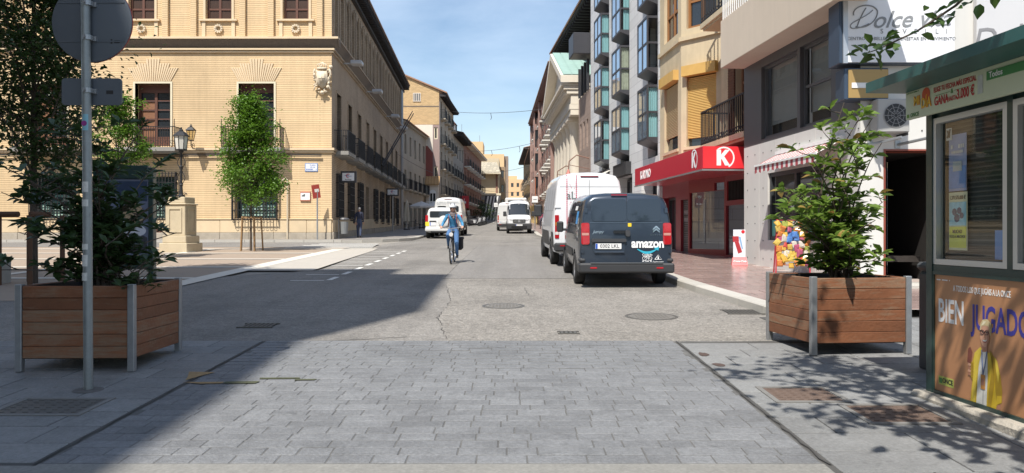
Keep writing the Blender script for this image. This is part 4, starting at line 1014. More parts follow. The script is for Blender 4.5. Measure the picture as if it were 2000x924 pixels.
m = MB(TR); a, b = uR(42.4), uR(38.2); m.add([(a, 0, 4.75), (b, 0, 4.75), (b, -1.1, 4.25), (a, -1.1, 4.25), (a, 0, 4.70), (b, 0, 4.70), (b, -1.1, 4.05), (a, -1.1, 4.05)], [(3, 2, 1, 0), (2, 3, 7, 6), (4, 5, 6, 7), (1, 2, 6, 5), (0, 4, 7, 3)]); m.build('canvas', offwhite, t)
MB(TR).box(a, b, -.1, 0, 4.72, 4.8).build('cassette', m_grey, t)
# ---------------- brown stone house with steel canopy
bs = thing('brown_stone_house', 'narrow brown stone house with a big dark steel box balcony', 'building', (4.4, 44, zg(44)))
ua, ub = uR(47.4), uR(43.45)
m_brown_st = M('brown_stone', (.30, .225, .185), .85, var=.12, scale=2, brick=(.8, .4, .012, (.2, .15, .13), .08))
hs = [(ua + .5, ua + 1.0, 6.6, 8.2, .25), (ua + 1.6, ua + 2.1, 6.6, 8.2, .25), (ua + 2.7, ua + 3.2, 6.6, 8.2, .25)]
m = MB(TR); m.wall(ua, ub, zg(44) - .3, 9.8, hs + [(ua + .6, ub - .5, 1.6, 4.3, .5)]); m.shell(ua, ub, zg(44) - .3, 9.8, 9); m.build('wall', m_brown_st, bs)
for h in hs: window(bs, TR, *h[:4], .2, m_grey, dark_glass, 1, 1, .06)
window(bs, TR, ua + .6, ub - .5, 1.6, 4.3, .45, m_grey, dark_glass, 3, 1, .08, 'shop_window')
MB(TR).box(ua + .2, ub - .05, .8, 6, 9.82, 11.6).build('set_back_storey', m_greyshop, bs)
for i in range(4): MB(TR).box(ua + .4 + i * .95, ua + .52 + i * .95, -.1, .05, 9.82, 11.6).build('steel_post', m_grey, bs)
MB(TR).bbox(ub - 1.7, ub - .03, -.98, .6, 11.75, 12.95, .03).build('steel_box', m_grey, bs)
MB(TR).box(ua - 15, ub - .05, 1.9, 9, 12.98, 16).build('upper_wall', m_brown_st, bs)
m = MB(TR); m.box(ua - 15.4, ub - .02, .3, 3, 16, 16.2)
for i in range(30): m.box(ua - 15.3 + i * .65, ua - 15.15 + i * .65, .4, 1.9, 15.75, 15.99)
m.build('eave', m_eave, bs); tile_roof(bs, TR, ua - 15.4, ub, .2, 5, 16.22, 17.4, m_rtile)
# ---------------- court house with portico
ch = thing('court_house', 'white stone hall with tall columns, pediment and green copper roof', 'building', (4.3, 55, zg(55)))
d = Vector((4.1 - 4.64, 61.5 - 48.0)); TC = F(4.1, 61.5, math.atan2(-d.y, -d.x)); LC_ = d.length
m_court = M('court_limestone', (.66, .60, .50), .75, var=.08, scale=2, fine=.06, streak=.08)
zb = zg(48) - .3; cols = [1.6 + i * (LC_ - 3.2) / 5 for i in range(6)]
hs = [((cols[i] + cols[i + 1]) / 2 - .5, (cols[i] + cols[i + 1]) / 2 + .5, z, z + h, .35) for i in range(5) for z, h in ((2.6, 2.6), (6.0, 2.2))]
m = MB(TC); m.wall(0, LC_, zb, 11.0, hs); m.shell(0, LC_, zb, 11.0, 16); m.build('wall', m_court, ch)
for h in hs: window(ch, TC, *h[:4], .3, m_wframe, dark_glass, 2, 2, .08)
for u in cols:
    T2 = TC @ Matrix.Translation((u, -.45, 0)); g = MB(T2)
    g.lathe([(.56, 1.9), (.56, 2.1), (.48, 2.2), (.47, 4.5), (.40, 8.2), (.44, 8.3), (.52, 8.6), (.60, 8.72)], 14); c = g.build('column', m_court, ch, smooth='auto')
    MB(T2).bbox(-.62, .62, -.62, .44, 8.73, 8.95, .02).build('abacus', m_court, c); MB(T2).bbox(-.66, .66, -.66, .44, 1.2, 1.9, .02).build('pedestal', m_court, c)
for (z0, z1, p) in ((8.96, 9.3, 1.0), (9.31, 9.62, 1.06), (9.64, 10.25, .98), (10.27, 10.5, 1.25), (10.52, 10.72, 1.45), (10.74, 10.9, 1.6)):
    MB(TC).box(-.3, LC_ + .35 * (p - .6), -p, .2, z0, z1).build('entablature', m_court, ch)
m = MB(TC); i = 0; u = 0
while u < LC_: m.box(u, u + .28, -1.4, -.98, 10.28, 10.5 - .005); u += .62
m.build('modillions', m_court, ch, kind='stuff')
ap = 13.9; mid = LC_ / 2
m = MB(TC); m.prism([(0, 10.91), (LC_, 10.91), (mid, ap - .4)], -1.0, .2); m.build('tympanum', m_court, ch)
for a, b in ((LC_ + .5, mid), (-.4, mid)):
    m = MB(TC); q = 1 if a > b else -1
    m.add([(a, -1.65, 10.92), (b, -1.65, ap), (b, -1.65, ap + .45), (a, -1.65, 11.35), (a, -.5, 10.92), (b, -.5, ap), (b, -.5, ap + .45), (a, -.5, 11.35)], [(0, 1, 2, 3), (4, 7, 6, 5), (3, 2, 6, 7), (0, 4, 5, 1), (0, 3, 7, 4)]); m.build('raking_cornice', m_court, ch)
m_copper = M('green_copper', (.27, .40, .36), .6, var=.16, scale=1.6, fine=.08, streak=.12)
for sgn in (1, -1):
    a = LC_ + .45 if sgn > 0 else -.4
    rows_ = 5
    for r in range(rows_):
        for c in range(6):
            t0, t1 = r / rows_, (r + 1) / rows_; y0, y1 = -1.5 + c * .55, -1.5 + (c + 1) * .55
            ua_, ub_ = a + (mid - a) * t0, a + (mid - a) * t1; za, zb_ = 11.38 + (ap + .48 - 11.38) * t0, 11.38 + (ap + .48 - 11.38) * t1
            g = .02; m = MB(TC); m.quad((ua_ - .02 * sgn, y0 + g, za + .05), (ua_ - .02 * sgn, y1 - g, za + .05), (ub_ + .02 * sgn, y1 - g, zb_ + .05), (ub_ + .02 * sgn, y0 + g, zb_ + .05)) if sgn < 0 else m.quad((ua_ - .02, y1 - g, za + .05), (ua_ - .02, y0 + g, za + .05), (ub_ + .02, y0 + g, zb_ + .05), (ub_ + .02, y1 - g, zb_ + .05))
            m.build('copper_sheet', m_copper, ch)
    m = MB(TC); m.quad((a, -1.5, 11.38), (a, 1.9, 11.38), (mid, 1.9, ap + .48), (mid, -1.5, ap + .48)); m.build('roof', m_copper, ch)
# ---------------- maroon galleried house, yellow houses
bm = thing('galleried_house', 'maroon house with stacked galleries and balconies beyond the columned hall', 'building', (3.9, 62, zg(62)))
d = Vector((3.2 - 4.05, 96 - 61.6)); TM = F(3.2, 96, math.atan2(-d.y, -d.x)); L = d.length
us = [L * (i + .5) / 9 for i in range(9)]
facade(bm, TM, L, zg(61) - .3, 15.0, 9, M('pink_beige_render', (.50, .39, .32), .85, var=.12, streak=.1), us, [5.4, 8.0, 10.6, 13.0][:4], 1.3, 1.9, .22, offwhite, dark_glass, 2, 1, ((0, 1, 2, 3), .85, offwhite, M('brown_rail', (.16, .09, .075), .6)), None, None, extra=[(u - 1.3, u + 1.3, 1.8, 4.6, .5) for u in us])
for u in us: window(bm, TM, u - 1.3, u + 1.3, 1.9, 4.6, .45, darkmetal, dark_glass, 2, 1, .1, 'shop_window')
for a in (L - .4, L * .5, .1):
    MB(TM).box(a, a + .35, -.95, -.6, 5, 15).build('gallery_post', M('gallery_brown', (.30, .19, .16), .7), bm)
for u in (us[2],):
    m = MB(TM); m.box(u - 1.1, u + 1.1, -1.0, 0, 5.2, 5.4)
    for z in (5.4, 8.0, 10.6, 13.2): m.box(u - 1.1, u + 1.1, -1.02, -.01, z - .15, z + .5)
    for q in (-1.1, -.36, .36, 1.04): m.box(u + q, u + q + .07, -1.0, -.9, 5.4, 15)
    g = m.build('glazed_gallery', M('gallery_brown'), bm); MB(TM).box(u - 1.05, u + 1.05, -.95, -.05, 5.45, 14.9).build('gallery_glass', dark_glass, g)
MB(TM).box(-.3, L + .3, -1.1, .4, 15.0, 15.25).build('eave', M('eave_brown', (.16, .07, .055), .7), bm); tile_roof(bm, TM, -.3, L + .3, -1.2, 4, 15.27, 16.5, m_rtile)
for nm, lab, P0, P1, zt, mt, n in (('yellow_house', 'yellow house with balconies beyond the galleried house', (3.15, 96.1), (2.85, 119), 12.2, M('yellow_render', (.52, .38, .16), .85, var=.1, streak=.12), 6), ('ochre_end_house', 'ochre house with tiled roof at the far right end of the street', (2.8, 119.1), (2.2, 147), 14.6, M('ochre_render', (.50, .35, .17), .85, var=.1, streak=.1), 7)):
    o, T, L, zb = block(nm, lab, P0, P1, zt, 9, mt, side='R')
    us = [L * (i + .5) / n for i in range(n)]; z0 = zg(P0[1]) + 3.6
    facade(o, T, L, zb, zt, 9, mt, us, [z0, z0 + 3.0], 1.2, 2.0, .22, m_wframe, dark_glass, 2, 1, ((0, 1), .6, m_bplaster, iron), None, None, extra=[(u - 1.2, u + 1.2, z0 - 3.2, z0 - .7, .4) for u in us])
    for u in us: window(o, T, u - 1.2, u + 1.2, z0 - 3.2, z0 - .7, .38, darkmetal, dark_glass, 2, 1, .1, 'shop_window')
    m = MB(T); m.box(-.3, L + .3, -.9, .3, zt, zt + .2)
    m.build('eave', m_eave, o); tile_roof(o, T, -.3, L + .3, -1., 4, zt + .22, zt + 1.3, m_rtile)
# street lamps with red bell shades on wall arms
for (Y, px, z, lab) in ((43.9, 1110, 4.75, 'red bell shaped street lamp on a wall arm, the nearer of two'), (51, 1088, 4.75, 'red bell shaped street lamp on a wall arm, the farther of two')):
    x = (px - 1000) / 1500 * Y; t = thing('bell_street_lamp', lab, 'street lamp', (x, Y, z), group='red bell lamps on the right facades'); xw = xr_face(Y)
    MB(Matrix.Translation((x, Y, z))).lathe([(.02, .5), (.06, .42), (.1, .3), (.15, .2), (.26, .08), (.36, 0)][::-1], 16).build('shade', M('dusty_red_shade', (.40, .13, .10), .5, var=.1), t, smooth='auto')
    m = MB(); pts = [(x, Y, z + .5), (x + .05, Y, z + .95), (x + (xw - x) * .4, Y, z + 1.3), (xw + .05, Y, z + 1.1)]; m.tube(pts, .035, 6); m.tube([(x, Y, z + .75), (xw + .05, Y, z + .5)], .02, 5); m.build('arm', M('rusty_iron', (.2, .11, .08), .7, var=.2), t)

# ---------------- old beige apartment house with roller blinds, red shop below
ap_ = thing('beige_apartment_house', 'old beige apartment house with yellow roller blinds and iron balconies', 'building', (6.0, 26, zg(26)))
m_apl = M('aged_cream_render', (.52, .43, .29), .85, var=.10, scale=1.5, fine=.05, streak=.14, stain=.16)
m_blind = M('yellow_roller_blind', (.56, .38, .13), .6, var=.07)
m_blind_dull = M('dull_roller_blind', (.42, .33, .19), .7, var=.08)  # duller, less yellow blind for the street-facing window
def sub(T, P, Q):                                                     # frame of a face from P to Q given in the parent frame (x, y)
    a = math.atan2(Q[1] - P[1], Q[0] - P[0]); return T @ Matrix.Translation((P[0], P[1], 0)) @ Matrix.Rotation(a, 4, 'Z'), math.hypot(Q[0] - P[0], Q[1] - P[1])
pA, pB, pC, pD = (uR(29.2), 0.), (uR(26.55), 0.), (uR(25.25), .95), (uR(20.95), .95)
z0b, ztp = 3.4, 16.
def blind_win(T, a, b, z0, z1, mat, parent, openb=.28):
    m = MB(T); n = int((z1 - z0 - openb - .35) / .055)
    for i in range(n):
        z = z0 + openb + i * .055; m.add([(a, .10, z), (b, .10, z), (b, .075, z + .03), (a, .075, z + .03), (b, .10, z + .055), (a, .10, z + .055)], [(0, 1, 2, 3), (3, 2, 4, 5)])
    o = m.build('roller_blind', mat, parent); MB(T).box(a - .08, b + .08, -.2, .12, z1 - .35, z1).build('blind_box', M('ochre_blind_box', (.55, .34, .1), .6), o)
    MB(T).quad((a, .16, z0), (b, .16, z0), (b, .16, z1), (a, .16, z1)).build('pane', dark_glass, o)
    MB(T).box(a - .1, b + .1, -.06, .05, z0 - .1, z0 - .002).build('sill', m_apl, o)
for (P, Q) in ((pA, pB), (pB, pC)):
    T, L = sub(TR, P, Q); a, b = (L * .22, L * .86) if P is pA else (L * .14, L * .88)
    hs = [(a, b, 4.55, 7.3, .2), (a, b, 8.6, 11.4, .2), (a, b, 12.2, 15, .2)]
    m = MB(T); m.wall(0, L, z0b, ztp, hs); m.build('wall', m_apl, ap_)
    blind_win(T, a, b, 4.55, 7.3, m_blind_dull if P is pA else m_blind, ap_, .28 if P is pB else .5)
    for h in hs[1:]: window(ap_, T, *h[:4], .18, M('orange_brown_frame', (.27, .12, .04), .55, var=.15), dark_glass, 2, 3, .09)
    MB(T).box(0, L, -.09, .0, 8.2, 8.35).build('string_course', m_apl, ap_); MB(T).box(0, L, -.06, .0, 4.2, 4.3).build('string_course', m_apl, ap_)
T, L = sub(TR, pC, pD)
hs = [(1.3, 2.3, 4.45, 7.2, .3), (1.3, 2.3, 8.35, 11.1, .3), (3.2, 4.1, 4.45, 7.2, .3), (3.2, 4.1, 8.35, 11.1, .3)]
m = MB(T); m.wall(0, L, z0b, ztp, hs); m.quad((L, 0, z0b), (L, 8, z0b), (L, 8, ztp), (L, 0, ztp)); m.build('wall', m_apl, ap_)
for i, h in enumerate(hs):
    w = window(ap_, T, *h[:4], .25, m_woodlit, dark_glass, 2, 3, .08, 'balcony_door')
    m = MB(T); k = 30
    for j in range(k): z = h[2] + .1 + j * (h[3] - h[2] - .2) / k; m.box(h[0] - .55, h[0] - .03, -.06, -.035, z, z + .06)
    m.box(h[0] - .58, h[0] - .02, -.035, -.01, h[2], h[3]); m.build('louvred_shutter', m_wood, w)
for z in (4.4, 8.3):
    bal = balcony(ap_, T, .55, 4.2, z, .9, 1.05, m_apl, iron, .14, .16, r=.014)
    m = MB(T); n = 20
    for i in range(n): c = .65 + i * 3.5 / n; m.tube([(c + .075 + .06 * math.cos(t), -.87, z + .14 + .06 * math.sin(t)) for t in [q * .9 for q in range(7)]], .014, 4)
    m.build('scrollwork', iron, bal)
MB(TR).box(uR(29.2), uR(20.95), 1.0, 8, 16, 16.3).build('roof', m_rtile, ap_)
m = MB(T); m.tube([(L - .45, -.1, 1.0), (L - .45, -.1, 12)], .05, 6); m.tube([(L - .3, -.08, 3.6), (L - .33, -.1, 7), (L - .25, -.08, 12)], .03, 5); m.tube([(L - .2, -.08, 3.6), (L - .22, -.1, 7), (L - .3, -.08, 12)], .025, 5); m.build('cables_and_pipe', darkmetal, ap_)
MB(T).box(L - .6, L - .3, -.3, -.1, 5.3, 5.7).build('junction_box', M('grey_box', (.4, .4, .38), .6), ap_)
# shop front
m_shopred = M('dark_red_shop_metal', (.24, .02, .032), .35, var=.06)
sf = thing('red_shop', 'dark red metal shop front with shutter, big window and door under the red canopy', 'shop', (6.3, 24.5, zg(24.5) + KH))
zs = zg(25) + .08
q = [(uR(29.2), .1), (uR(27.0), .1), (uR(26.1), .12), (uR(24.0), .62), (uR(21.75), .72), (uR(21.0), .3)]
T, L = sub(TR, q[0], q[1]); m = MB(T); m.wall(0, L, zs - .5, 3.45, [(.1, L - .5, zs - .3, 2.9, .3)]); m.build('pier', m_shopred, sf); window(sf, T, .1, L - .5, zs - .3, 2.9, .28, m_grey, dark_glass, 2, 1, .08)
T, L = sub(TR, q[1], q[2]); m = MB(T); m.wall(0, L, zs - .4, 3.45, [(.08, L - .06, zs, 2.75, .12)]); m.build('red_panel', m_shopred, sf)
m = MB(T); n = 30
for i in range(n): z = zs + i * (2.75 - zs) / n; m.box(.08, L - .06, .09, .12, z + .004, z + (2.75 - zs) / n - .006)
m.build('grille_shutter', M('shutter_grey', (.10, .09, .09), .5, .4), sf)
for i in range(14):
    if i % 7 < 6: m = MB(T); c = .2 + (i % 7) * .1; z = 2.0 + (i // 7) * .25; m.box(c, c + .06, .085, .09, z, z + .13); m.build('shutter_slot', M('slot_pale', (.3, .28, .28), .6), sf)
T, L = sub(TR, q[2], q[3]); zt = 3.45
m = MB(T); m.wall(0, L, zs - .4, zt, [(.06, L - .05, zs + .22, 2.95, .1), (L * .72, L - .05, 2.96, 3.2, .1)]); m.build('red_panel', m_shopred, sf)
MB(T).quad((.06, .06, zs + .22), (L - .05, .06, zs + .22), (L - .05, .06, 2.95), (.06, .06, 2.95)).build('shop_pane', glass_mat('shop_glass', (.6, .52, .52), .09), sf)
m = MB(T); m.tube([(L * .42, .03, zs + .4), (L * .42, .03, 2.7)], .016, 5); m.build('pull_bar', chrome, sf)
T, L = sub(TR, q[3], q[4]); m = MB(T); m.wall(0, L, zs - .4, zt, [(.05, L - .5, zs + .06, 2.45, .1), (.15, L - .55, 2.6, 3.2, .1)]); m.build('red_panel', m_shopred, sf)
MB(T).quad((.05, .06, zs + .06), (L - .5, .06, zs + .06), (L - .5, .06, 2.45), (.05, .06, 2.45)).build('door_pane', glass_mat('shop_glass', (.6, .52, .52), .09), sf)
m = MB(T)
for i in range(14): c = .18 + i * (L - .75) / 14; m.box(c, c + .03, .03, .07, 2.6, 3.2)
m.build('vent_grille', iron, sf); MB(T).box(.15, L - .55, .08, .1, 2.6, 3.2).build('vent_back', interior_dark, sf)
T, L = sub(TR, q[4], q[5]); m = MB(T); m.box(-.02, L, -.02, .5, zs - .4, zt); m.build('grey_pier', M('dark_granite_pier', (.09, .09, .092), .4, var=.1, scale=6), sf)
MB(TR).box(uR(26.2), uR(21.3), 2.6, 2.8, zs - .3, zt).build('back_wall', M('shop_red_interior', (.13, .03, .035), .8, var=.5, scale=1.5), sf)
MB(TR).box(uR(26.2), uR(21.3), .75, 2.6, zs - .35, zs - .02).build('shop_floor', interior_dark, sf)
for i in range(4):
    Y = 25.6 - i * 1.15; m = MB(TR); m.box(uR(Y), uR(Y - .8), 1.5, 1.9, zs, zs + .8 + .4 * (i % 2)); m.build('display_case', M('display_%d' % (i % 2), ((.3, .05, .06), (.25, .24, .24))[i % 2], .6, var=.5, scale=6), sf)
# red canopy sign
ca = thing('red_canopy_sign', 'long bright red canopy sign with white K logos above the shop', 'sign', (5.2, 25, 3.4))
m_cred = M('canopy_red', (.50, .025, .045), .32, var=.04, coat=.2)
a, b = uR(29.0), uR(21.3)
MB(TR).bbox(a, b, -1.02, .7, 3.37, 4.0, .008).build('box', m_cred, ca)
m = MB(TR); m.box(a, b + .02, -1.04, -1.0, 3.32, 3.365); m.box(b, b + .02, -1.0, .7, 3.32, 3.365); m.build('edge_trim', M('trim_grey', (.3, .3, .3), .4, .5), ca)
MB(TR).box(b + .001, b + .012, -1.0, .2, 3.39, 3.98).build('end_panel', M('canopy_red_lit', (.80, .035, .045), .3, var=.03), ca)  # brighter canopy red: the light on this end is put into its colour
def k_logo(par, T, s):
    """white K with a ring open to the left"""
    m = MB(T)
    m.add([(-.36 * s, -.42 * s, 0), (-.12 * s, -.42 * s, 0), (-.12 * s, .42 * s, 0), (-.36 * s, .42 * s, 0)], [(0, 1, 2, 3)])
    m.add([(-.115 * s, -.08 * s, 0), (-.115 * s, .16 * s, 0), (.10 * s, .42 * s, 0), (.36 * s, .42 * s, 0), (.05 * s, .06 * s, 0), (.38 * s, -.42 * s, 0), (.10 * s, -.42 * s, 0), (-.07 * s, -.10 * s, 0)], [(0, 7, 4, 1), (1, 4, 3, 2), (7, 6, 5, 4)])
    pts = [(math.cos(R(t)), math.sin(R(t))) for t in range(130, -66, -12)]
    for (c, d), (e, g) in zip(pts, pts[1:]):
        r0, r1 = .50 * s, .58 * s; m.add([(c * r0 + .04 * s, d * r0, 0), (c * r1 + .04 * s, d * r1, 0), (e * r1 + .04 * s, g * r1, 0), (e * r0 + .04 * s, g * r0, 0)], [(0, 3, 2, 1), ])
    m.build('logo', M('sign_white', (.82, .82, .82), .5, var=.02), par)
k_logo(ca, TR @ plane_T((b + .016, -.44, 3.685), (0, 1, 0), (0, 0, 1)), .52)
k_logo(ca, TR @ plane_T((b - .75, -1.026, 3.685), (1, 0, 0), (0, 0, 1)), .52)
m = MB(TR); m.text('KAYMO', .40, plane_T((a + 1.55, -1.026, 3.68), (1, 0, 0), (0, 0, 1)), extr=.004, bold=.03); m.build('lettering', M('sign_white'), ca)
# ---------------- the near modern building with perforated panels
nb = thing('panelled_building', 'near modern building with white studded panels, dark windows and a concrete balcony', 'building', (6.8, 16, zg(16) + KH))
m_panel = M('white_metal_panel', (.60, .59, .56), .5, var=.05, scale=2, streak=.05)
m_gclad = M('grey_window_cladding', (.10, .10, .105), .5, .2, var=.08)
m_conc2 = M('beige_concrete', (.60, .51, .41), .8, var=.06, scale=2, streak=.08, fine=.04)
uA, uB = uR(20.9), uR(15.0)
# panels, one by one, with a row of studs each
k = 0; u = uA
win = (uR(19.35), uR(16.5), 1.42, 3.1)
while u < uB - .05:
    v = min(u + 1.02, uB); g = .006
    m = MB(TR)
    hs = [h for h in [win] if h[0] < v and h[1] > u]
    if hs:
        a, b = max(u, win[0]), min(v, win[1])
        m.box(u + g, v - g, 0, .06, win[3], 3.9)
        MB(TR).box(u + g, v - g, 0, .06, .3, win[2]).build('panel', m_panel, nb)
        if a > u: m.box(u + g, a, 0, .06, win[2] + .001, win[3] - .001)
        if b < v: m.box(b, v - g, 0, .06, win[2] + .001, win[3] - .001)
    else: m.box(u + g, v - g, 0, .06, .3, 3.9)
    pn = m.build('panel', m_panel, nb)
    m = MB(TR)
    for i in range(2):
        for j in range(7):
            x, z = u + .26 + i * .5, .95 + j * .45
            if x < v - .05 and not (win[0] - .05 < x < win[1] + .05 and win[2] - .05 < z < win[3] + .05): m.lathe([(.015, 0), (.015, .012), (.007, .018)], 6, Matrix.Translation((x, 0, z)) @ Matrix.Rotation(R(90), 4, 'X'))
    m.build('studs', M('stud_dark', (.07, .07, .07), .6), pn, kind='stuff')
    u = v; k += 1
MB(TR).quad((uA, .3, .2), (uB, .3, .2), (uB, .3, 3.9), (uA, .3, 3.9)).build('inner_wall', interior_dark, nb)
w = window(nb, TR, win[0], win[1], win[2], win[3], .12, M('dark_teal_frame', (.035, .04, .045), .5), M('deli_glass', (.03, .032, .034), .05, var=.2, spec=.8), 2, 1, .1, 'shop_window')
MB(TR).box(win[0] + .1, win[1] - .1, .07, .074, win[2] + .1, win[2] + .5).build('teal_film', M('teal_film', (.12, .42, .36), .5, var=.1), w)
m = MB(TR); m.text('CAPAZO', .34, plane_T((win[0] + 1.75, .068, 2.30), (1, 0, 0), (0, 0, 1)), extr=.003, bold=.005, space=.9)
m.build('lettering', offwhite, w); MB(TR).scribble(win[0] + .3, win[0] + 1.6, 1.68, .07, .068).build('small_print', M('print_dark_teal', (.03, .10, .09), .6), w, kind='stuff'); MB(TR).scribble(win[0] + 1.4, win[0] + 1.9, 2.6, .07, .068).build('small_print', offwhite, w, kind='stuff')
# upper storey: window band set in grey, concrete balcony parapet above
U1 = uR(9.0)
m = MB(TR); m.wall(uA, uB, 3.9, 9.5, [(uR(19.75), uR(17.72), 4.0, 5.85, .2), (uR(17.58), uR(16.15), 4.0, 5.85, .2)]); m.quad((uA, 6, 3.9), (uA, 0, 3.9), (uA, 0, 9.5), (uA, 6, 9.5))
m.build('wall', m_gclad, nb)
blindm = M('grey_roller_screen', (.33, .34, .33), .7, var=.08)
for a, b, rr in ((uR(19.75), uR(17.72), 1), (uR(17.58), uR(16.15), 2)):
    w = window(nb, TR, a, b, 4.0, 5.85, .16, m_gclad, glass_mat('office_glass', (.8, .83, .83), .10), 1, rr, .07)
    MB(TR).quad((a, .26, 4.35), (b, .26, 4.35), (b, .26, 5.85), (a, .26, 5.85)).build('screen', blindm, w)
    MB(TR).quad((a, .3, 4.0), (b, .3, 4.0), (b, .3, 5.85), (a, .3, 5.85)).build('room', interior_dark, w)
MB(TR).bbox(uA + .01, uR(13.2), -.66, .0, 6.06, 7.34, .01).build('balcony_parapet', m_conc2, nb)
m = MB(TR)
for i in range(44): u = uA + .06 + i * .14; m.box(u - .012, u + .012, -.62, -.596, 7.34, 8.2)
m.box(uA + .03, uA + 6.2, -.63, -.586, 8.2, 8.25); m.build('white_railing', white, nb)
MB(TR).bbox(uA - .5, uA - .02, -.45, .3, 7.1, 7.25, .01).build('balcony_end_slab', m_conc2, nb)
# set-back front facing the square
TN = F(8.05 - .083 * 15.0, 15.0, 0.); XN = 8.05 - .083 * 15.0
dx0, dx1 = 7.29 - XN, 8.5 - XN
m = MB(TN); m.wall(0, 8, .2, 9.5, [(dx0, dx1, .2, 3.2, .12), (3.0, 6.5, 5.6, 8, .2)]); m.quad((0, .0, .2), (0, .0, 9.5), (0, .3, 9.5), (0, .3, .2)); m.build('front_wall', m_panel, nb)
m = MB(TN)
for i in range(12):
    for j in range(8):
        x, z = .2 + i * .5, .9 + j * .45
        if not (dx0 - .1 < x < dx1 + .1 and z < 3.3): m.lathe([(.015, 0), (.015, .012), (.007, .018)], 6, Matrix.Translation((x, 0, z)) @ Matrix.Rotation(R(90), 4, 'X'))
m.build('studs', M('stud_dark'), nb, kind='stuff')
m = MB(TN); m.box(dx0 - .035, dx0, -.015, .4, .3, 3.235); m.box(dx1, dx1 + .035, -.015, .4, .3, 3.235); m.box(dx0, dx1, -.015, .4, 3.2, 3.235)
dr = m.build('door_frame', M('orange_red_frame', (.22, .05, .03), .5), nb)
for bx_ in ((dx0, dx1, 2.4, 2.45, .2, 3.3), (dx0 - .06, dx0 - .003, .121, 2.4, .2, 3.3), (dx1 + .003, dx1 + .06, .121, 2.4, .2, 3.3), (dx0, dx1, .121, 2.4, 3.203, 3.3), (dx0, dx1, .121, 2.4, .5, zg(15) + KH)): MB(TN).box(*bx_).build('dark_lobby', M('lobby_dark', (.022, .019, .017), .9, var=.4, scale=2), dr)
for i in range(1): MB(TN).box(dx0 + .5, dx1 - .05, .9, 2.1, 1.0 + i * .45, 1.12 + i * .45).build('shelf_goods', M('shelf_goods', (.03, .024, .02), .7, var=.6, scale=14), dr)
MB(TN).box(-.1, 8, -1.0, .02, .45, zg(15) + KH + .02).build('door_step', m_kerb, nb)
window(nb, TN, 3.0, 6.5, 5.6, 8, .18, m_gclad, dark_glass, 3, 1, .08)
# second sign panel, on the set-back front
t = thing('white_fascia_sign', 'second white sign panel with grey script on the set-back front', 'sign', (9.6, 14.9, 4.8))
MB(TN).bbox(2.2, 4.6, -.12, -.01, 4.75, 6.6, .01).build('panel', M('fascia_white', (.56, .56, .57), .35, var=.04), t)
m = MB(TN); m.text('Dolce vita', .62, plane_T((3.35, -.125, 5.45), (1, 0, .12), (0, 0, 1)), extr=.003, shear=.35); m.build('lettering', M('sign_grey', (.22, .22, .23), .5), t)
# big lit sign box at the corner of the building
sb = thing('beauty_salon_sign', 'large white salon sign box with grey script lettering at the building corner', 'sign', (7.4, 14.9, 4.8))
m_navy = M('navy_metal', (.05, .075, .115), .4, .3, var=.1)
MB().bbox(6.30, 8.52, 14.78, 15.3, 4.86, 6.9, .015).build('case', m_navy, sb)
fc = MB().box(6.45, 8.50, 14.755, 14.779, 4.88, 6.88).build('face', M('sign_face_white', (.74, .75, .78), .3, var=.03), sb)
m = MB(); m.box(6.36, 6.45, 14.74, 14.779, 4.86, 6.9); m.build('edge_strip', M('silver_strip', (.45, .47, .5), .35, .6), sb)
m = MB(); gx = 14.75; SG = M('script_grey', (.23, .24, .25), .5)
def gline(m, pts, r): m.tube([(p[0], gx, p[1]) for p in pts], r, 5)
def bez(P, n=14): 
    out = []
    for i in range(n + 1):
        t = i / n; out.append((sum(c * P[k][0] for k, c in enumerate(((1 - t) ** 3, 3 * t * (1 - t) ** 2, 3 * t * t * (1 - t), t ** 3))), sum(c * P[k][1] for k, c in enumerate(((1 - t) ** 3, 3 * t * (1 - t) ** 2, 3 * t * t * (1 - t), t ** 3)))))
    return out
# the flourished D, then the rest in slanted letters
gline(m, bez([(6.86, 5.62), (6.66, 5.52), (6.52, 5.50), (6.50, 5.56)]) + bez([(6.50, 5.56), (6.48, 5.66), (6.78, 5.72), (6.93, 5.88)])[1:] , .011)
gline(m, bez([(6.56, 5.78), (6.52, 5.98), (6.95, 6.05), (7.02, 5.86)]) + bez([(7.02, 5.86), (7.03, 5.68), (6.82, 5.5), (6.60, 5.56)])[1:], .013)
gline(m, bez([(6.80, 5.92), (6.72, 5.80), (6.66, 5.66), (6.62, 5.54)]), .012)
m.text('olce vita', .46, plane_T((7.66, gx, 5.70), (1, 0, .035), (0, 0, 1)), extr=.003, bold=.006, shear=.42, space=.98); m.build('script_lettering', SG, fc)
m = MB(); m.text('S  A  V  E  L  L  I', .13, plane_T((7.72, gx, 5.47), (1, 0, 0), (0, 0, 1)), extr=.003, space=1.35); m.text('CENTRO DE BELLEZA Y BIENESTAR EN MOVIMIENTO', .088, plane_T((7.48, gx, 5.33), (1, 0, 0), (0, 0, 1)), extr=.003); m.build('small_lettering', SG, fc)
m = MB(); m.bbox(6.42, 7.28, 14.85, 15.25, 4.18, 4.79, .012); lb = m.build('lower_case', m_navy, sb)
MB().box(6.50, 7.27, 14.835, 14.849, 4.21, 4.76).build('gold_panel', M('gold_panel', (.38, .25, .09), .45, .2, var=.08), lb); MB().box(6.56, 7.25, 14.82, 14.834, 4.40, 4.5).build('white_strip', white, lb)
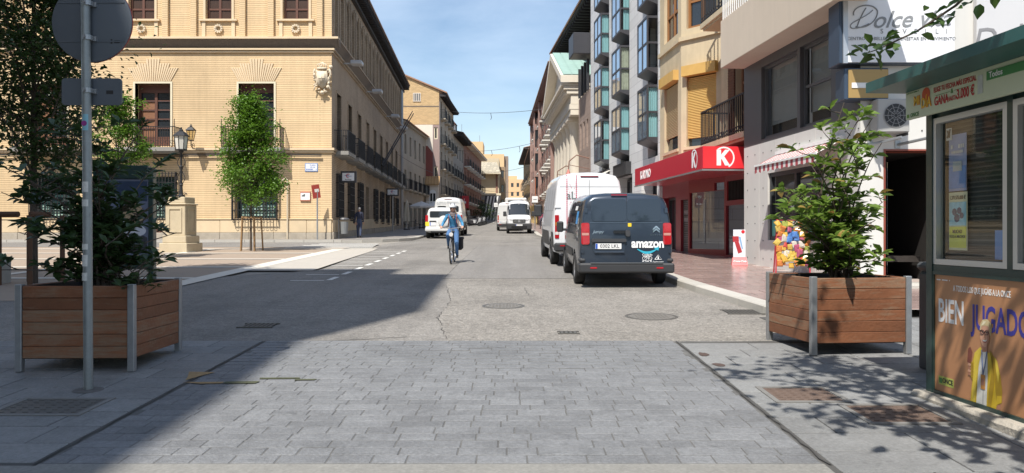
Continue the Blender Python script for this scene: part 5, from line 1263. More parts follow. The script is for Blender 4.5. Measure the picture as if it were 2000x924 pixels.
# ---------------- striped awning, air conditioner, brackets
t = thing('striped_awning', 'small red and white striped awning with scalloped valance', 'awning', (6.2, 17.2, 3.1))
a, b = uR(18.75), uR(15.6); n = 26; w_ = (b - a) / n
ms_ = [M('awning_red', (.38, .06, .075), .8, var=.06), M('awning_white', (.7, .67, .64), .8, var=.05)]
m = MB(TR)
for i in range(n):
    m.mat(i % 2); p, q_ = a + i * w_, a + (i + 1) * w_
    m.quad((p, 0, 3.52), (p, -.58, 3.22), (q_, -.58, 3.22), (q_, 0, 3.52))
m.build('canvas', ms_, t)
m = MB(TR)
for i in range(n):
    m.mat(i % 2); p, q_ = a + i * w_, a + (i + 1) * w_; s0, s1 = .04 * abs(math.sin(i * math.pi / 2 * .66)), .04 * abs(math.sin((i + 1) * math.pi / 2 * .66))
    m.quad((p, -.582, 3.03 + s0), (q_, -.582, 3.03 + s1), (q_, -.582, 3.21), (p, -.582, 3.21))
m.build('valance', ms_, t); MB(TR).box(a, b, -.605, -.583, 3.2, 3.245).build('front_bar', white, t); MB(TR).box(a, b, -.08, 0, 3.5, 3.58).build('cassette', white, t)
t = thing('air_conditioner', 'wall mounted air conditioner with round black fan grille above the doorway', 'air conditioner', (7.4, 14.9, 3.6))
MB(TN).bbox(.16, .78, -.36, -.05, 3.52, 4.16, .02).build('casing', M('ac_casing', (.36, .355, .34), .5, var=.06), t)  # casing greyed: shade under the sign is put into its colour
T2 = TN @ Matrix.Translation((.51, -.36, 3.84)) @ Matrix.Rotation(0., 4, 'X') @ Matrix.Rotation(R(90), 4, 'X')
MB(T2).lathe([(.225, .0), (.225, .004)], 24).build('fan_opening', black, t)
m = MB(T2)
for i in range(10): m.box(.03, .23, -.004, .006, .006, .014, Matrix.Rotation(i * math.pi / 5, 4, 'Z'))
for r in (.08, .15, .222): m.lathe([(r, .008), (r + .008, .008), (r + .008, .014), (r, .014)], 24, cap=False)
m.build('fan_guard', M('guard_grey', (.25, .25, .25), .5), t)
m = MB(TN); m.box(.2, .23, -.4, 0, 3.46, 3.51); m.box(.7, .73, -.4, 0, 3.46, 3.51); m.build('bracket', iron, t)
for k, x in enumerate((.18, .72)):
    t = thing('wall_bracket', ('metal arm sticking out of the panels, left one of two below the air conditioner', 'metal arm sticking out of the panels, right one of two below the air conditioner')[k], 'bracket', (XN + x, 14.9, 3.3), group='metal arms under the air conditioner')
    m = MB(TN); m.tube([(x, 0, 3.32), (x + .35, -.55, 3.4)], .03, 6); m.build('arm', steel, t); m = MB(TN); m.box(x - .05, x + .05, -.02, 0, 3.25, 3.4); m.build('plate', steel, t)
# ---------------- stands in front of the shops
def poster_stand():
    x, y = 5.92, 20.0; z = zg(y) + KH; t = thing('poster_stand', 'narrow white poster stand with red foot in front of the white panels', 'poster stand', (x, y, z))
    T = Matrix.Translation((x, y, z)) @ Matrix.Rotation(R(-12), 4, 'Z')
    m = MB(T); m.add([(-.2, -.16, 0), (.2, -.16, 0), (.2, .16, 0), (-.2, .16, 0), (-.17, -.05, .2), (.17, -.05, .2), (.17, .05, .2), (-.17, .05, .2)], [(3, 2, 1, 0), (4, 5, 6, 7), (0, 1, 5, 4), (1, 2, 6, 5), (2, 3, 7, 6), (3, 0, 4, 7)]); ft = m.build('foot', M('bright_red', (.62, .02, .03), .4), t)
    m = MB(T); m.bbox(-.155, .155, -.02, .02, .2, .92, .006); bd = m.build('board', M('poster_white', (.72, .75, .80), .4), t)
    m = MB(T); m.add([(-.12, -.024, .60), (-.02, -.024, .62), (.07, -.024, .34), (-.03, -.024, .30)], [(3, 2, 1, 0)]); m.add([(-.17, -.023, .75), (-.02, -.023, .75), (-.01, -.023, .62), (-.16, -.023, .60)], [(3, 2, 1, 0)]); m.build('print', M('print_red', (.4, .03, .04), .5), bd)
    m = MB(T); m.add([(-.02, -.024, .74), (.03, -.024, .74), (.09, -.024, .42), (.06, -.024, .42)], [(3, 2, 1, 0)]); m.build('print', M('print_blue', (.2, .36, .6), .5), bd)
    MB(T).lathe([(.045, 0), (.045, .004)], 12, Matrix.Translation((.09, -.024, .87)) @ Matrix.Rotation(R(90), 4, 'X')).build('badge', M('bright_red'), bd)
    m = MB(T); m.text('Coca-Cola', .075, plane_T((.0, -.125, .10), (1, 0, 0), (0, .55, 1)), extr=.002, shear=.25, bold=.01); m.build('lettering', white, ft)
poster_stand()
def snack_stand():
    x, y = 6.30, 17.3; z = zg(y) + KH; t = thing('snack_rack', 'folding snack rack hung with bright bags behind right planter', 'display rack', (x, y, z))
    T = Matrix.Translation((x, y, z)) @ Matrix.Rotation(R(-14), 4, 'Z'); rd = M('rack_red', (.42, .03, .05), .45)
    m = MB(T)
    for s in (-.36, .36): m.tube([(s, -.25, 0), (s * .86, .0, 1.25)], .016, 6); m.tube([(s, .3, 0), (s * .86, .0, 1.25)], .016, 6)
    for k in range(6): zz = .2 + k * .2; m.tube([(-.34, -.25 + .25 * zz / 1.25, zz), (.34, -.25 + .25 * zz / 1.25, zz)], .009, 5)
    m.build('frame', rd, t)
    cols_ = [(.50, .36, .08), (.42, .06, .05), (.50, .18, .05), (.07, .17, .42), (.5, .30, .05), (.5, .46, .40), (.36, .08, .15), (.28, .31, .07)]
    for i in range(9):
        for j in range(6):
            k = 3 if (i in (2, 3) and j in (2, 3)) else random.choice((0, 1, 2, 4, 4, 0, 5, 6, 2, 7)); c = cols_[k]; zz = .24 + (8 - i) * .108 + random.gauss(0, .02); xx = -.29 + j * .116 + random.gauss(0, .02); yy = -.26 + .25 * zz / 1.25 - random.uniform(0, .05)
            m = MB(T @ Matrix.Translation((xx, yy, zz)) @ Matrix.Rotation(random.gauss(0, .22), 4, 'Y') @ Matrix.Rotation(random.gauss(-.15, .18), 4, 'X') @ Matrix.Rotation(random.gauss(0, .4), 4, 'Z')); s = random.uniform(.6, .9)
            m.add([(-.085 * s, 0, -.1 * s), (.085 * s, 0, -.1 * s), (.085 * s, 0, .1 * s), (-.085 * s, 0, .1 * s), (-.06 * s, -.022, -.07 * s), (.065 * s, -.018, -.065 * s), (.06 * s, -.024, .07 * s), (-.06 * s, -.016, .07 * s)], [(0, 1, 5, 4), (1, 2, 6, 5), (2, 3, 7, 6), (3, 0, 4, 7), (4, 5, 6, 7), (3, 2, 1, 0)])
            m.build('snack_bag', M('bag_%d' % k, c, .25, var=.7, scale=34), t)
snack_stand()
# ================================================================== KIOSK
TKI = F(3.53, 6.46, math.atan2(-1, .062)); KZ = .2
ki = thing('lottery_kiosk', 'dark green lottery kiosk with posters and overhanging roof', 'kiosk', (4.3, 5.6, KZ))
m_kg = M('kiosk_green', (.018, .045, .04), .35, var=.12, scale=6, coat=.2)
m_alu = M('brushed_aluminium', (.62, .62, .60), .4, .5, var=.06)
KW = 2.3
m = MB(TKI); m.wall(0, KW, .24, 2.86, [(.045, .925, 1.34, 2.55, .1), (.985, 1.9, 1.34, 2.55, .1)]); m.shell(0, KW, .24, 2.86, 1.7); m.build('body', m_kg, ki)
m = MB(TKI); m.box(-.03, .05, -.03, .05, .24, 2.6); m.box(.925, .985, -.02, .02, 1.28, 2.6); m.box(-.03, KW, -.022, .0, 1.262, 1.335); m.build('corner_post', m_kg, ki)
for a, b in ((.045, .925), (.985, 1.9)):
    f = .045; m = MB(TKI); m.box(a, a + f, -.02, .04, 1.34, 2.55); m.box(b - f, b, -.02, .04, 1.34, 2.55); m.box(a + f, b - f, -.02, .04, 1.34, 1.34 + f); m.box(a + f, b - f, -.02, .04, 2.55 - f, 2.55)
    w = m.build('window_frame', m_alu, ki)
    MB(TKI).quad((a + f, .02, 1.34 + f), (b - f, .02, 1.34 + f), (b - f, .02, 2.55 - f), (a + f, .02, 2.55 - f)).build('pane', glass_mat('kiosk_glass', (.86, .9, .88), .07), w)
    MB(TKI).quad((a, .099, 1.34), (b, .099, 1.34), (b, .099, 2.55), (a, .099, 2.55)).build('inside', M('kiosk_inside', (.05, .055, .05), .8, var=.2), w)
    m = MB(TKI)
    for i in range(30): z = 2.5 - i * .038; m.box(a + f, b - f, .085, .093, z - .012, z) 
    m.build('venetian_blind', M('blind_slat', (.085, .08, .07), .6), w)
# sheets of paper behind the glass
def sheet(T, x0, x1, z0, z1, y, mat, par, name='poster'): return MB(T).box(x0, x1, y, y + .003, z0, z1).build(name, mat, par)
def wtext(par, T, s, size, x, z, y, mat, sx=1., **k):
    m = MB(T); m.text(s, size, plane_T((x, y, z), (1, 0, 0), (0, 0, 1)) @ Matrix.Diagonal((sx, 1, 1, 1)), extr=k.pop('extr', .0006), **k); return m.build('lettering', mat, par)
m_pb = M('poster_blue', (.15, .32, .70), .6, var=.2, scale=14); m_py = M('poster_yellow', (.85, .80, .12), .6, var=.12, scale=12); m_pg = M('poster_pale', (.46, .52, .55), .6, var=.2, scale=18)
s1 = sheet(TKI, .14, .36, 1.94, 2.40, .060, M('poster_violet', (.36, .42, .66), .6, var=.2, scale=10), ki)
sheet(TKI, .145, .355, 1.96, 2.14, .056, m_pb, s1, 'print'); sheet(TKI, .20, .31, 2.10, 2.18, .053, m_pg, s1, 'print')
m = MB(TKI); m.scribble(.17, .33, 2.285, .03, .056); m.scribble(.18, .32, 2.245, .022, .056); m.build('small_print', white, s1, kind='stuff')
s2 = sheet(TKI, .14, .37, 1.46, 1.93, .060, M('poster_cream', (.80, .76, .52), .6), ki)
sheet(TKI, .15, .36, 1.66, 1.85, .056, M('poster_sky', (.35, .70, .85), .6, var=.35, scale=22), s2, 'print'); sheet(TKI, .15, .36, 1.48, 1.65, .056, m_py, s2, 'print')
wtext(s2, TKI, '1.371.575.000 €', .042, .255, 1.885, .056, black, .72, bold=.012); wtext(s2, TKI, 'MUCHO', .04, .255, 1.61, .053, black, .8, bold=.01); wtext(s2, TKI, 'TOCA A MUCHOS', .03, .255, 1.57, .053, black, .8, bold=.01)
m = MB(TKI)
for (x, z, r) in ((.22, 1.77, .03), (.28, 1.78, .028), (.25, 1.72, .035), (.31, 1.74, .025)): m.lathe([(r, 0), (r, .001)], 8, Matrix.Translation((x, .0535, z)) @ Matrix.Rotation(R(90), 4, 'X'))
m.build('print_figures', M('print_navy', (.06, .09, .2), .6, var=.5, scale=30), s2)
s3 = sheet(TKI, .115, .185, 2.36, 2.46, .052, white, ki); m = MB(TKI); m.tube([(.135, .05, 2.38), (.15, .05, 2.41), (.14, .05, 2.44)], .008, 5); m.tube([(.16, .05, 2.38), (.165, .05, 2.42), (.17, .05, 2.45)], .006, 5); m.build('print', black, s3)
sheet(TKI, .68, .88, 1.40, 1.62, .066, m_pb, ki, 'leaflet_box')
# header board
m_head = M('header_cream', (.56, .60, .42), .55, var=.06, scale=5)
hd = MB(TKI).bbox(-.13, 2.1, -.15, -.11, 2.565, 2.80, .004).build('header_board', m_head, ki)
m_or = M('letter_orange', (.72, .20, .02), .5); m_yl = M('letter_yellow', (.75, .48, .04), .5); m_rd = M('letter_red', (.42, .03, .03), .5); m_gn = M('letter_green', (.07, .20, .05), .5); m_gn2 = M('once_green', (.12, .28, .03), .5)
m = MB(TKI); m.lathe([(.055, 0), (.055, .001)], 18, Matrix.Translation((.165, -.152, 2.735)) @ Matrix.Rotation(R(90), 4, 'X')); m.build('sun_disc', M('disc_red', (.55, .09, .03), .5), hd)
wtext(hd, TKI, 'MI', .105, .04, 2.70, -.1545, m_or, .85, bold=.035); wtext(hd, TKI, 'MI', .10, .04, 2.70, -.1565, m_yl, .85, bold=.01)
wtext(hd, TKI, 'DÍA', .115, .17, 2.665, -.1545, m_or, .72, bold=.035); wtext(hd, TKI, 'DÍA', .11, .17, 2.665, -.1565, m_yl, .72, bold=.01)
wtext(hd, TKI, 'ELIGE TU FECHA MÁS ESPECIAL', .056, .525, 2.745, -.1525, m_rd, .66, bold=.02); wtext(hd, TKI, 'GANA', .095, .365, 2.652, -.1525, m_rd, .66, bold=.03); wtext(hd, TKI, 'HASTA', .05, .505, 2.642, -.1525, m_rd, .72, bold=.02); wtext(hd, TKI, '3.000 €', .105, .66, 2.658, -.1525, m_rd, .62, bold=.03)
wtext(hd, TKI, '&', .05, .5, 2.700, -.1525, m_gn, 1., bold=.02); m = MB(TKI); m.box(.29, .475, -.153, -.1515, 2.698, 2.701); m.box(.53, .72, -.153, -.1515, 2.698, 2.701); m.build('rule', m_gn, hd)
wtext(hd, TKI, 'ONCE', .045, .005, 2.592, -.1525, m_gn, .95, bold=.03); m = MB(TKI); m.box(-.105, -.075, -.153, -.1515, 2.578, 2.606); m.build('once_mark', m_gn2, hd)
MB(TKI).scribble(-.115, .06, 2.778, .009, -.1515).build('small_print', m_gn, hd, kind='stuff')
m = MB(TKI); m.bbox(.90, 1.35, -.1575, -.151, 2.70, 2.765, .002); pl = m.build('green_label', M('label_green', (.05, .22, .06), .5), hd); wtext(pl, TKI, 'Todos', .06, 1.0, 2.733, -.159, white, .9, bold=.015)
MB(TKI).box(.80, .855, -.1535, -.151, 2.62, 2.755).build('torn_paper', M('torn_paper', (.5, .52, .48), .7, var=.25, scale=20), hd)
# roof with projecting eaves
m = MB(TKI); a, b = -.17, KW + .2
m.add([(a, -.48, 2.80), (b, -.48, 2.80), (b, 2.0, 2.80), (a, 2.0, 2.80), (a, -.48, 2.885), (b, -.48, 2.885), (b, 2.0, 2.885), (a, 2.0, 2.885), (.5, .3, 3.02), (b - .6, .3, 3.02), (b - .6, 1.3, 3.02), (.5, 1.3, 3.02)],
      [(3, 2, 1, 0), (0, 1, 5, 4), (1, 2, 6, 5), (2, 3, 7, 6), (3, 0, 4, 7), (4, 5, 9, 8), (5, 6, 10, 9), (6, 7, 11, 10), (7, 4, 8, 11), (8, 9, 10, 11)]); m.build('roof', M('kiosk_roof_green', (.025, .10, .095), .4, var=.2, scale=4), ki)
m = MB(TKI); m.lathe([(.03, 2.74), (.05, 2.76), (.05, 2.78), (.03, 2.81)], 12, Matrix.Translation((-.02, -.05, 0))); m.build('lamp_bulb_case', black, ki)
# lower poster
m_pobr = M('poster_brown', (.43, .21, .10), .45, var=.06, scale=3); 
po = MB(TKI).box(.065, 1.95, -.012, .0, .30, 1.255).build('lower_poster', m_pobr, ki)
m = MB(TKI); m.box(.035, .065, -.026, 0, .27, 1.285); m.box(.065, 1.98, -.026, 0, 1.256, 1.285); m.box(.065, 1.98, -.026, 0, .27, .299); m.build('poster_frame', m_kg, ki)
wtext(po, TKI, 'A TODOS LOS QUE JUGÁIS A LA ONCE', .066, .63, 1.155, -.0135, white, .56, bold=.012)
wtext(po, TKI, 'BIEN', .265, .275, .955, -.0135, M('poster_white_ink', (.72, .72, .72), .6), .60, bold=.02); wtext(po, TKI, 'JUGADO', .265, .845, .945, -.0135, M('poster_blue_ink', (.045, .04, .28), .6), .60, bold=.02)
lb = MB(TKI).box(.115, .31, -.0135, -.012, .355, .425).build('once_label', M('once_yellow', (.42, .46, .10), .6), po); MB(TKI).box(.125, .165, -.0148, -.0135, .368, .41).build('once_mark', m_gn, lb); wtext(lb, TKI, 'ONCE', .055, .235, .392, -.0148, black, .85, bold=.02)
MB(TKI).scribble(.09, .26, 1.21, .010, -.0125).build('small_print', white, po, kind='stuff')
# printed figure on the poster, flat as printed
def flatpoly(pts, y, mat, name):
    m = MB(TKI); m.poly([(p[0], y, p[1]) for p in pts]); return m.build(name, mat, po)
def ell(cx, cz, rx, rz, n=16, a0=0, a1=360): return [(cx + rx * math.cos(R(a0 + (a1 - a0) * i / n)), cz + rz * math.sin(R(a0 + (a1 - a0) * i / n))) for i in range(n + (0 if a1 - a0 == 360 else 1))]
skin = M('print_skin', (.55, .30, .20), .6, var=.12, scale=25); yjk = M('print_yellow_jacket', (.55, .38, .02), .6, var=.22, scale=14); wht = M('print_shirt', (.62, .62, .58), .6, var=.1, scale=20)
def fig(pts, y, mat, nm): return flatpoly(pts, -.0130 - y * .0004, mat, nm)
ydk = M('print_yellow_shade', (.36, .23, .012), .6, var=.2, scale=20); ylt = M('print_yellow_light', (.66, .50, .06), .6, var=.15, scale=18); skd = M('print_skin_shade', (.38, .18, .11), .6, var=.1, scale=30); bld = M('print_blond', (.58, .47, .26), .6, var=.25, scale=40); bls = M('print_blond_shade', (.36, .26, .12), .6, var=.2, scale=40)
fig([(.515, .302), (.54, .48), (.535, .60), (.565, .68), (.63, .715), (.76, .70), (.815, .655), (.85, .55), (.868, .44), (.862, .36), (.81, .33), (.80, .302)], 1, yjk, 'printed_jacket')
fig([(.76, .70), (.815, .655), (.85, .55), (.868, .44), (.862, .36), (.82, .335), (.80, .40), (.79, .52)], 2, ydk, 'printed_sleeve'); fig([(.79, .68), (.815, .655), (.84, .57), (.825, .50), (.80, .60)], 3, ylt, 'printed_fold'); fig([(.81, .40), (.86, .41), (.862, .36), (.815, .34)], 3, yjk, 'printed_cuff'); fig([(.815, .335), (.855, .345), (.85, .305), (.82, .302)], 2, skd, 'printed_far_hand')
fig([(.585, .302), (.60, .48), (.62, .64), (.65, .715), (.71, .715), (.712, .52), (.70, .302)], 4, wht, 'printed_shirt'); fig([(.65, .302), (.665, .50), (.66, .62), (.672, .5), (.668, .302)], 5, M('print_shirt_fold', (.42, .42, .40), .6), 'printed_fold')
fig([(.565, .68), (.632, .735), (.655, .72), (.615, .60), (.585, .44), (.575, .302), (.53, .302), (.55, .5)], 6, ylt, 'printed_lapel'); fig([(.735, .73), (.765, .70), (.755, .56), (.725, .42), (.715, .302), (.75, .302), (.79, .5), (.775, .66)], 6, ydk, 'printed_lapel')
fig([(.645, .70), (.712, .71), (.712, .79), (.655, .79)], 7, skd, 'printed_neck'); fig(ell(.655, .835, .02, .03), 7, skd, 'printed_ear')
fig([(.635, .87), (.632, .80), (.65, .755), (.675, .738), (.70, .745), (.728, .785), (.738, .85), (.725, .90), (.66, .91)], 8, skin, 'printed_face'); fig([(.70, .745), (.728, .785), (.738, .85), (.73, .89), (.712, .85), (.71, .79)], 9, skd, 'printed_cheek')
fig([(.628, .86), (.635, .91), (.66, .945), (.71, .955), (.752, .93), (.762, .88), (.748, .82), (.738, .85), (.728, .90), (.69, .905), (.65, .895), (.638, .865)], 10, bld, 'printed_hair'); fig([(.74, .935), (.762, .88), (.748, .82), (.738, .86), (.73, .91)], 11, bls, 'printed_hair_shade'); fig([(.645, .90), (.67, .935), (.70, .935), (.675, .91)], 11, M('print_blond_light', (.75, .68, .48), .6), 'printed_hair_light')
fig([(.655, .792), (.672, .782), (.695, .784), (.712, .80), (.695, .795), (.672, .793)], 11, wht, 'printed_smile'); fig([(.65, .796), (.672, .774), (.70, .776), (.716, .803), (.70, .784), (.672, .782)], 10, M('print_lip', (.32, .07, .06), .6), 'printed_lips'); fig([(.676, .845), (.688, .845), (.692, .812), (.672, .812)], 9, skd, 'printed_nose')
for c in (.658, .706): fig(ell(c, .852, .011, .006, 8), 10, M('print_eye', (.05, .04, .04), .5), 'printed_eye')
m = MB(TKI)
for c in (.658, .706): m.tube([(c + .021 * math.cos(R(t)), -.0182, .852 + .016 * math.sin(R(t))) for t in range(0, 361, 40)], .0026, 4)
m.tube([(.678, -.0182, .855), (.686, -.0182, .855)], .002, 4); m.build('printed_glasses', M('print_frame', (.06, .02, .02), .5), po, kind='stuff')
m = MB(TKI); m.tube([(.65, -.0165, .715), (.658, -.0165, .60), (.664, -.0165, .53), (.685, -.0165, .60), (.708, -.0165, .712)], .004, 4); m.build('printed_lanyard', M('print_lanyard', (.10, .14, .30), .6), po); fig([(.64, .42), (.688, .42), (.688, .53), (.64, .53)], 12, M('print_badge', (.5, .22, .05), .6), 'printed_badge'); fig([(.648, .45), (.68, .45), (.68, .50), (.648, .50)], 13, skd, 'printed_badge_photo')
fig([(.478, .60), (.52, .56), (.54, .68), (.515, .72), (.49, .70)], 3, M('print_maroon', (.2, .06, .04), .6, var=.3, scale=30), 'printed_bag'); fig([(.515, .50), (.545, .46), (.555, .53), (.55, .60), (.525, .605)], 7, ydk, 'printed_cuff')
for k in range(4): fig([(.488, .50 + k * .024), (.52, .495 + k * .025), (.53, .512 + k * .025), (.495, .522 + k * .024)], 8 + k % 2, skin if k % 2 else skd, 'printed_finger')
# plinth
m = MB(TKI); m.bbox(-.12, KW + .3, -.13, 1.9, .02, .27, .03); m.build('plinth', M('plinth_concrete', (.36, .33, .28), .9, var=.2, scale=7, fine=.15, bump=.6, bscale=30), ki)
m = MB(TKI); m.tube([(-.02, -.16, .10), (.8, -.165, .06), (2.3, -.16, .02)], .035, 6); m.build('plinth_cable', M('grey_cable', (.2, .2, .2), .7), ki)
t = thing('grey_litter_bin', 'slim dark grey bin standing just behind the kiosk', 'bin', (4.10, 7.5, zg(7.5)))
T2 = Matrix.Translation((4.10, 7.5, zg(7.5))); MB(T2).bbox(-.06, .16, -.15, .15, .0, .98, .03).build('body', M('dark_bin_grey', (.045, .048, .052), .5), t); MB(T2).bbox(-.075, .175, -.165, .165, .985, 1.07, .03).build('hood', M('bin_hood', (.06, .063, .068), .5), t)

# ================================================================== PLANTERS
m_plank = M('weathered_red_plank', (.21, .080, .034), .62, var=.34, scale=5, fine=.14, fscale=50, rnd=.22, bump=.3, bscale=25)
def plank_wear():
    """grey, worn streaks along the boards: a mix in the plank's own colour"""
    t = m_plank.node_tree; b = t.nodes['Principled BSDF']; src = b.inputs['Base Color'].links[0].from_socket
    geo = N(t, 'NewGeometry'); mpn = N(t, 'Mapping'); mpn.inputs['Scale'].default_value = (2.5, 2.5, 22); t.links.new(geo.outputs['Position'], mpn.inputs['Vector'])
    n = N(t, 'TexNoise'); n.inputs['Scale'].default_value = 1.6; n.inputs['Detail'].default_value = 8; n.inputs['Roughness'].default_value = .7; t.links.new(mpn.outputs[0], n.inputs['Vector'])
    oi = N(t, 'ObjectInfo'); rr = N(t, 'ValToRGB'); rr.color_ramp.elements[0].position = .46; rr.color_ramp.elements[1].position = .68; rr.color_ramp.elements[1].color = (.75, .75, .75, 1)
    t.links.new(math_node(t, 'ADD', n.outputs['Fac'], math_node(t, 'MULTIPLY', math_node(t, 'SUBTRACT', oi.outputs['Random'], .5), .22)), rr.inputs[0])
    mxx = N(t, 'Mix'); mxx.data_type = 'RGBA'; t.links.new(rr.outputs[0], mxx.inputs['Factor']); t.links.new(src, mxx.inputs['A']); mxx.inputs['B'].default_value = (.235, .17, .11, 1)
    t.links.new(mxx.outputs['Result'], b.inputs['Base Color'])
plank_wear()
m_soil = M('dark_soil', (.025, .018, .012), .95, var=.4, scale=14, bump=.8, bscale=40)
def planter(label, P, ang, W=1.14, H=.84):
    z = zg(P[1]); t = thing('wooden_planter', label, 'planter', (P[0], P[1], z), ang, 'wooden planters closing the street', pitch=0)
    c = W / 2
    for sx in (-1, 1):
        for sy in (-1, 1):
            m = MB(); a, b = (c - .065, c) if sx > 0 else (-c, -c + .065); d, e = (c - .065, c) if sy > 0 else (-c, -c + .065)
            m.bbox(a, b, d, e, -.03 if sy > 0 else 0., H + .005, .006); m.build('corner_post', steel, t, local=True)
    bh = .117; 
    for side in range(4):
        Rm = Matrix.Rotation(side * math.pi / 2, 4, 'Z')
        for k in range(6):
            m = MB(Rm); o = random.uniform(-.004, .004); m.bbox(-c + .068, c - .068, -c + .012 + o, -c + .045 + o, .13 + k * bh, .13 + (k + 1) * bh - .004, .004); m.build('plank', m_plank, t, local=True)
    MB().box(-c + .05, c - .05, -c + .05, c - .05, .12, H - .11).build('soil', m_soil, t, local=True)
    m = MB()
    for side in range(4): m.box(-c + .047, c - .047, -c + .047, -c + .062, .3, H - .02, Matrix.Rotation(side * math.pi / 2, 4, 'Z'))
    m.build('liner', M('liner_black', (.02, .02, .022), .7), t, local=True)
    return t
planter('shaded wooden planter beside the round sign, left of the road', (-4.23, 7.97), R(1))
planter('sunlit wooden planter beside the kiosk, right of the road', (3.71, 8.83), R(6))
# ================================================================== PLANTS
def leaf_geo(L, W, fold=.25, droop=.15):
    return [(0, 0, 0), (L * .3, W * .42, W * fold), (L * .62, W * .5, W * fold - L * droop * .3), (L, 0, -L * droop), (L * .62, -W * .5, W * fold - L * droop * .3), (L * .3, -W * .42, W * fold), (L * .5, 0, -L * droop * .2)], \
           [(0, 6, 1), (1, 6, 2), (2, 6, 3), (0, 5, 6), (5, 4, 6), (4, 3, 6)]
def orient(p, d, roll, s):
    d = d.normalized(); u = Vector((0, 0, 1)) if abs(d.z) < .95 else Vector((1, 0, 0)); y = u.cross(d).normalized(); z = d.cross(y)
    y2 = y * math.cos(roll) + z * math.sin(roll); z2 = d.cross(y2)
    return Matrix(((d.x * s, y2.x * s, z2.x * s, p.x), (d.y * s, y2.y * s, z2.y * s, p.y), (d.z * s, y2.z * s, z2.z * s, p.z), (0, 0, 0, 1)))
def shrub(name, label, base, H, wid, mat, mat2, stems, seed, lean=(0, 0), tw=(6, 9), wh=(2, 4), n0=.16, LL=.105):
    rnd = random.Random(seed); t = thing(name, label, 'shrub', base)
    wood = MB(); leaves = []; B = Vector(base)
    for s in range(stems):
        a = s * 2.4 + rnd.uniform(-.5, .5); r = math.sqrt(rnd.uniform(.05, 1.)) * wid * .5; h = H * (rnd.uniform(.55, 1.) * (1 - .5 * (r / (wid * .5)) ** 2) if s % 5 else rnd.uniform(.12, .4))
        if s == 0: r, h = .06, H
        tip = Vector((math.cos(a) * r + lean[0], math.sin(a) * r + lean[1], h)); b0 = Vector((rnd.gauss(0, .07), rnd.gauss(0, .07), -.05))
        def pt(q): 
            e = b0.lerp(tip, q); bow = math.sin(math.pi * q) * .12 * wid; return e - Vector((math.cos(a) * bow, math.sin(a) * bow, -.04 * H * math.sin(math.pi * q)))
        pts = [pt(i / 7) + Vector((rnd.gauss(0, .012), rnd.gauss(0, .012), 0)) for i in range(8)]
        wood.tube([B + p for p in pts], [.016 * (1 - .75 * i / 7) for i in range(8)], 5)
        for k in range(rnd.randint(*tw)):
            q = rnd.uniform(n0, 1.); p = pt(q); aa = rnd.uniform(0, 2 * math.pi); ln = rnd.uniform(.14, .42) * (1.15 - .5 * q)
            d = Vector((math.cos(aa), math.sin(aa), rnd.uniform(.05, .9))).normalized(); e = p + d * ln
            wood.tube([B + p, B + (p + e) / 2 + Vector((0, 0, -.01)), B + e], [.007, .005, .003], 4)
            for w in range(rnd.randint(*wh)):
                c = p.lerp(e, 1. - .3 * w); n = rnd.randint(3, 5)
                for j in range(n):
                    ta = rnd.uniform(0, 2 * math.pi); up = rnd.uniform(-.35, .75)
                    dd = Vector((math.cos(ta), math.sin(ta), up)) * .8 + d * .45
                    leaves.append((B + c + dd.normalized() * .01, dd, rnd.uniform(-.6, .6), rnd.uniform(.5, 1.4), w == 0 and rnd.random() < .10))
    wood.build('stems', M('shrub_bark', (.075, .055, .04), .8, var=.25, scale=20), t)
    leaves.sort(key=lambda l: l[0].y)
    g = leaf_geo(LL, LL * .44); me = []
    for mm in (mat, mat2):
        x = bpy.data.meshes.new('leaf'); x.from_pydata(g[0], [], g[1]); x.materials.append(mm); x.polygons.foreach_set('use_smooth', [True] * 6); me.append(x)
    rest = MB()
    for i, (p, d, ro, s, young) in enumerate(leaves):
        T = orient(p, d, ro, s)
        if i < 300:
            o = bpy.data.objects.new('leaf', me[1 if young else 0]); COL.objects.link(o); o.parent = t
            T2 = T.copy(); T2.translation = T.translation - B; o.matrix_local = T2
        else: rest.mat(1 if young else 0).add(g[0], g[1], T)
    rest.build('foliage', [mat, mat2], t, smooth=True, kind='stuff'); print(name, 'leaves', len(leaves)); return t
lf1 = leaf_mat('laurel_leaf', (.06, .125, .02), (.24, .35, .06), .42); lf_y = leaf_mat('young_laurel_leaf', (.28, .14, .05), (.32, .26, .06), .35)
lf2 = leaf_mat('shaded_laurel_leaf', (.027, .052, .018), (.062, .112, .034), .3)  # darker laurel leaf: the left shrub's shade is put into its colours
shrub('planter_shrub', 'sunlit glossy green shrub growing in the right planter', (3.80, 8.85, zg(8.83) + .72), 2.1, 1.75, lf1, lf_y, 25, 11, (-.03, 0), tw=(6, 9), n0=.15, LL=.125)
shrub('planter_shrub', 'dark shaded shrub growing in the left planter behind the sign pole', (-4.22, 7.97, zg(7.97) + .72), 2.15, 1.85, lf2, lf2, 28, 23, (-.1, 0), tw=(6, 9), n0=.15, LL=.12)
shrub('trailing_plant', 'small leafy plant trailing over the corner of the left planter', (-3.82, 7.75, zg(7.97) + .72), .32, .4, lf2, leaf_mat('mid_leaf', (.04, .08, .025), (.08, .14, .04), .3), 5, 5, (.06, -.06), tw=(3, 4), wh=(1, 2))
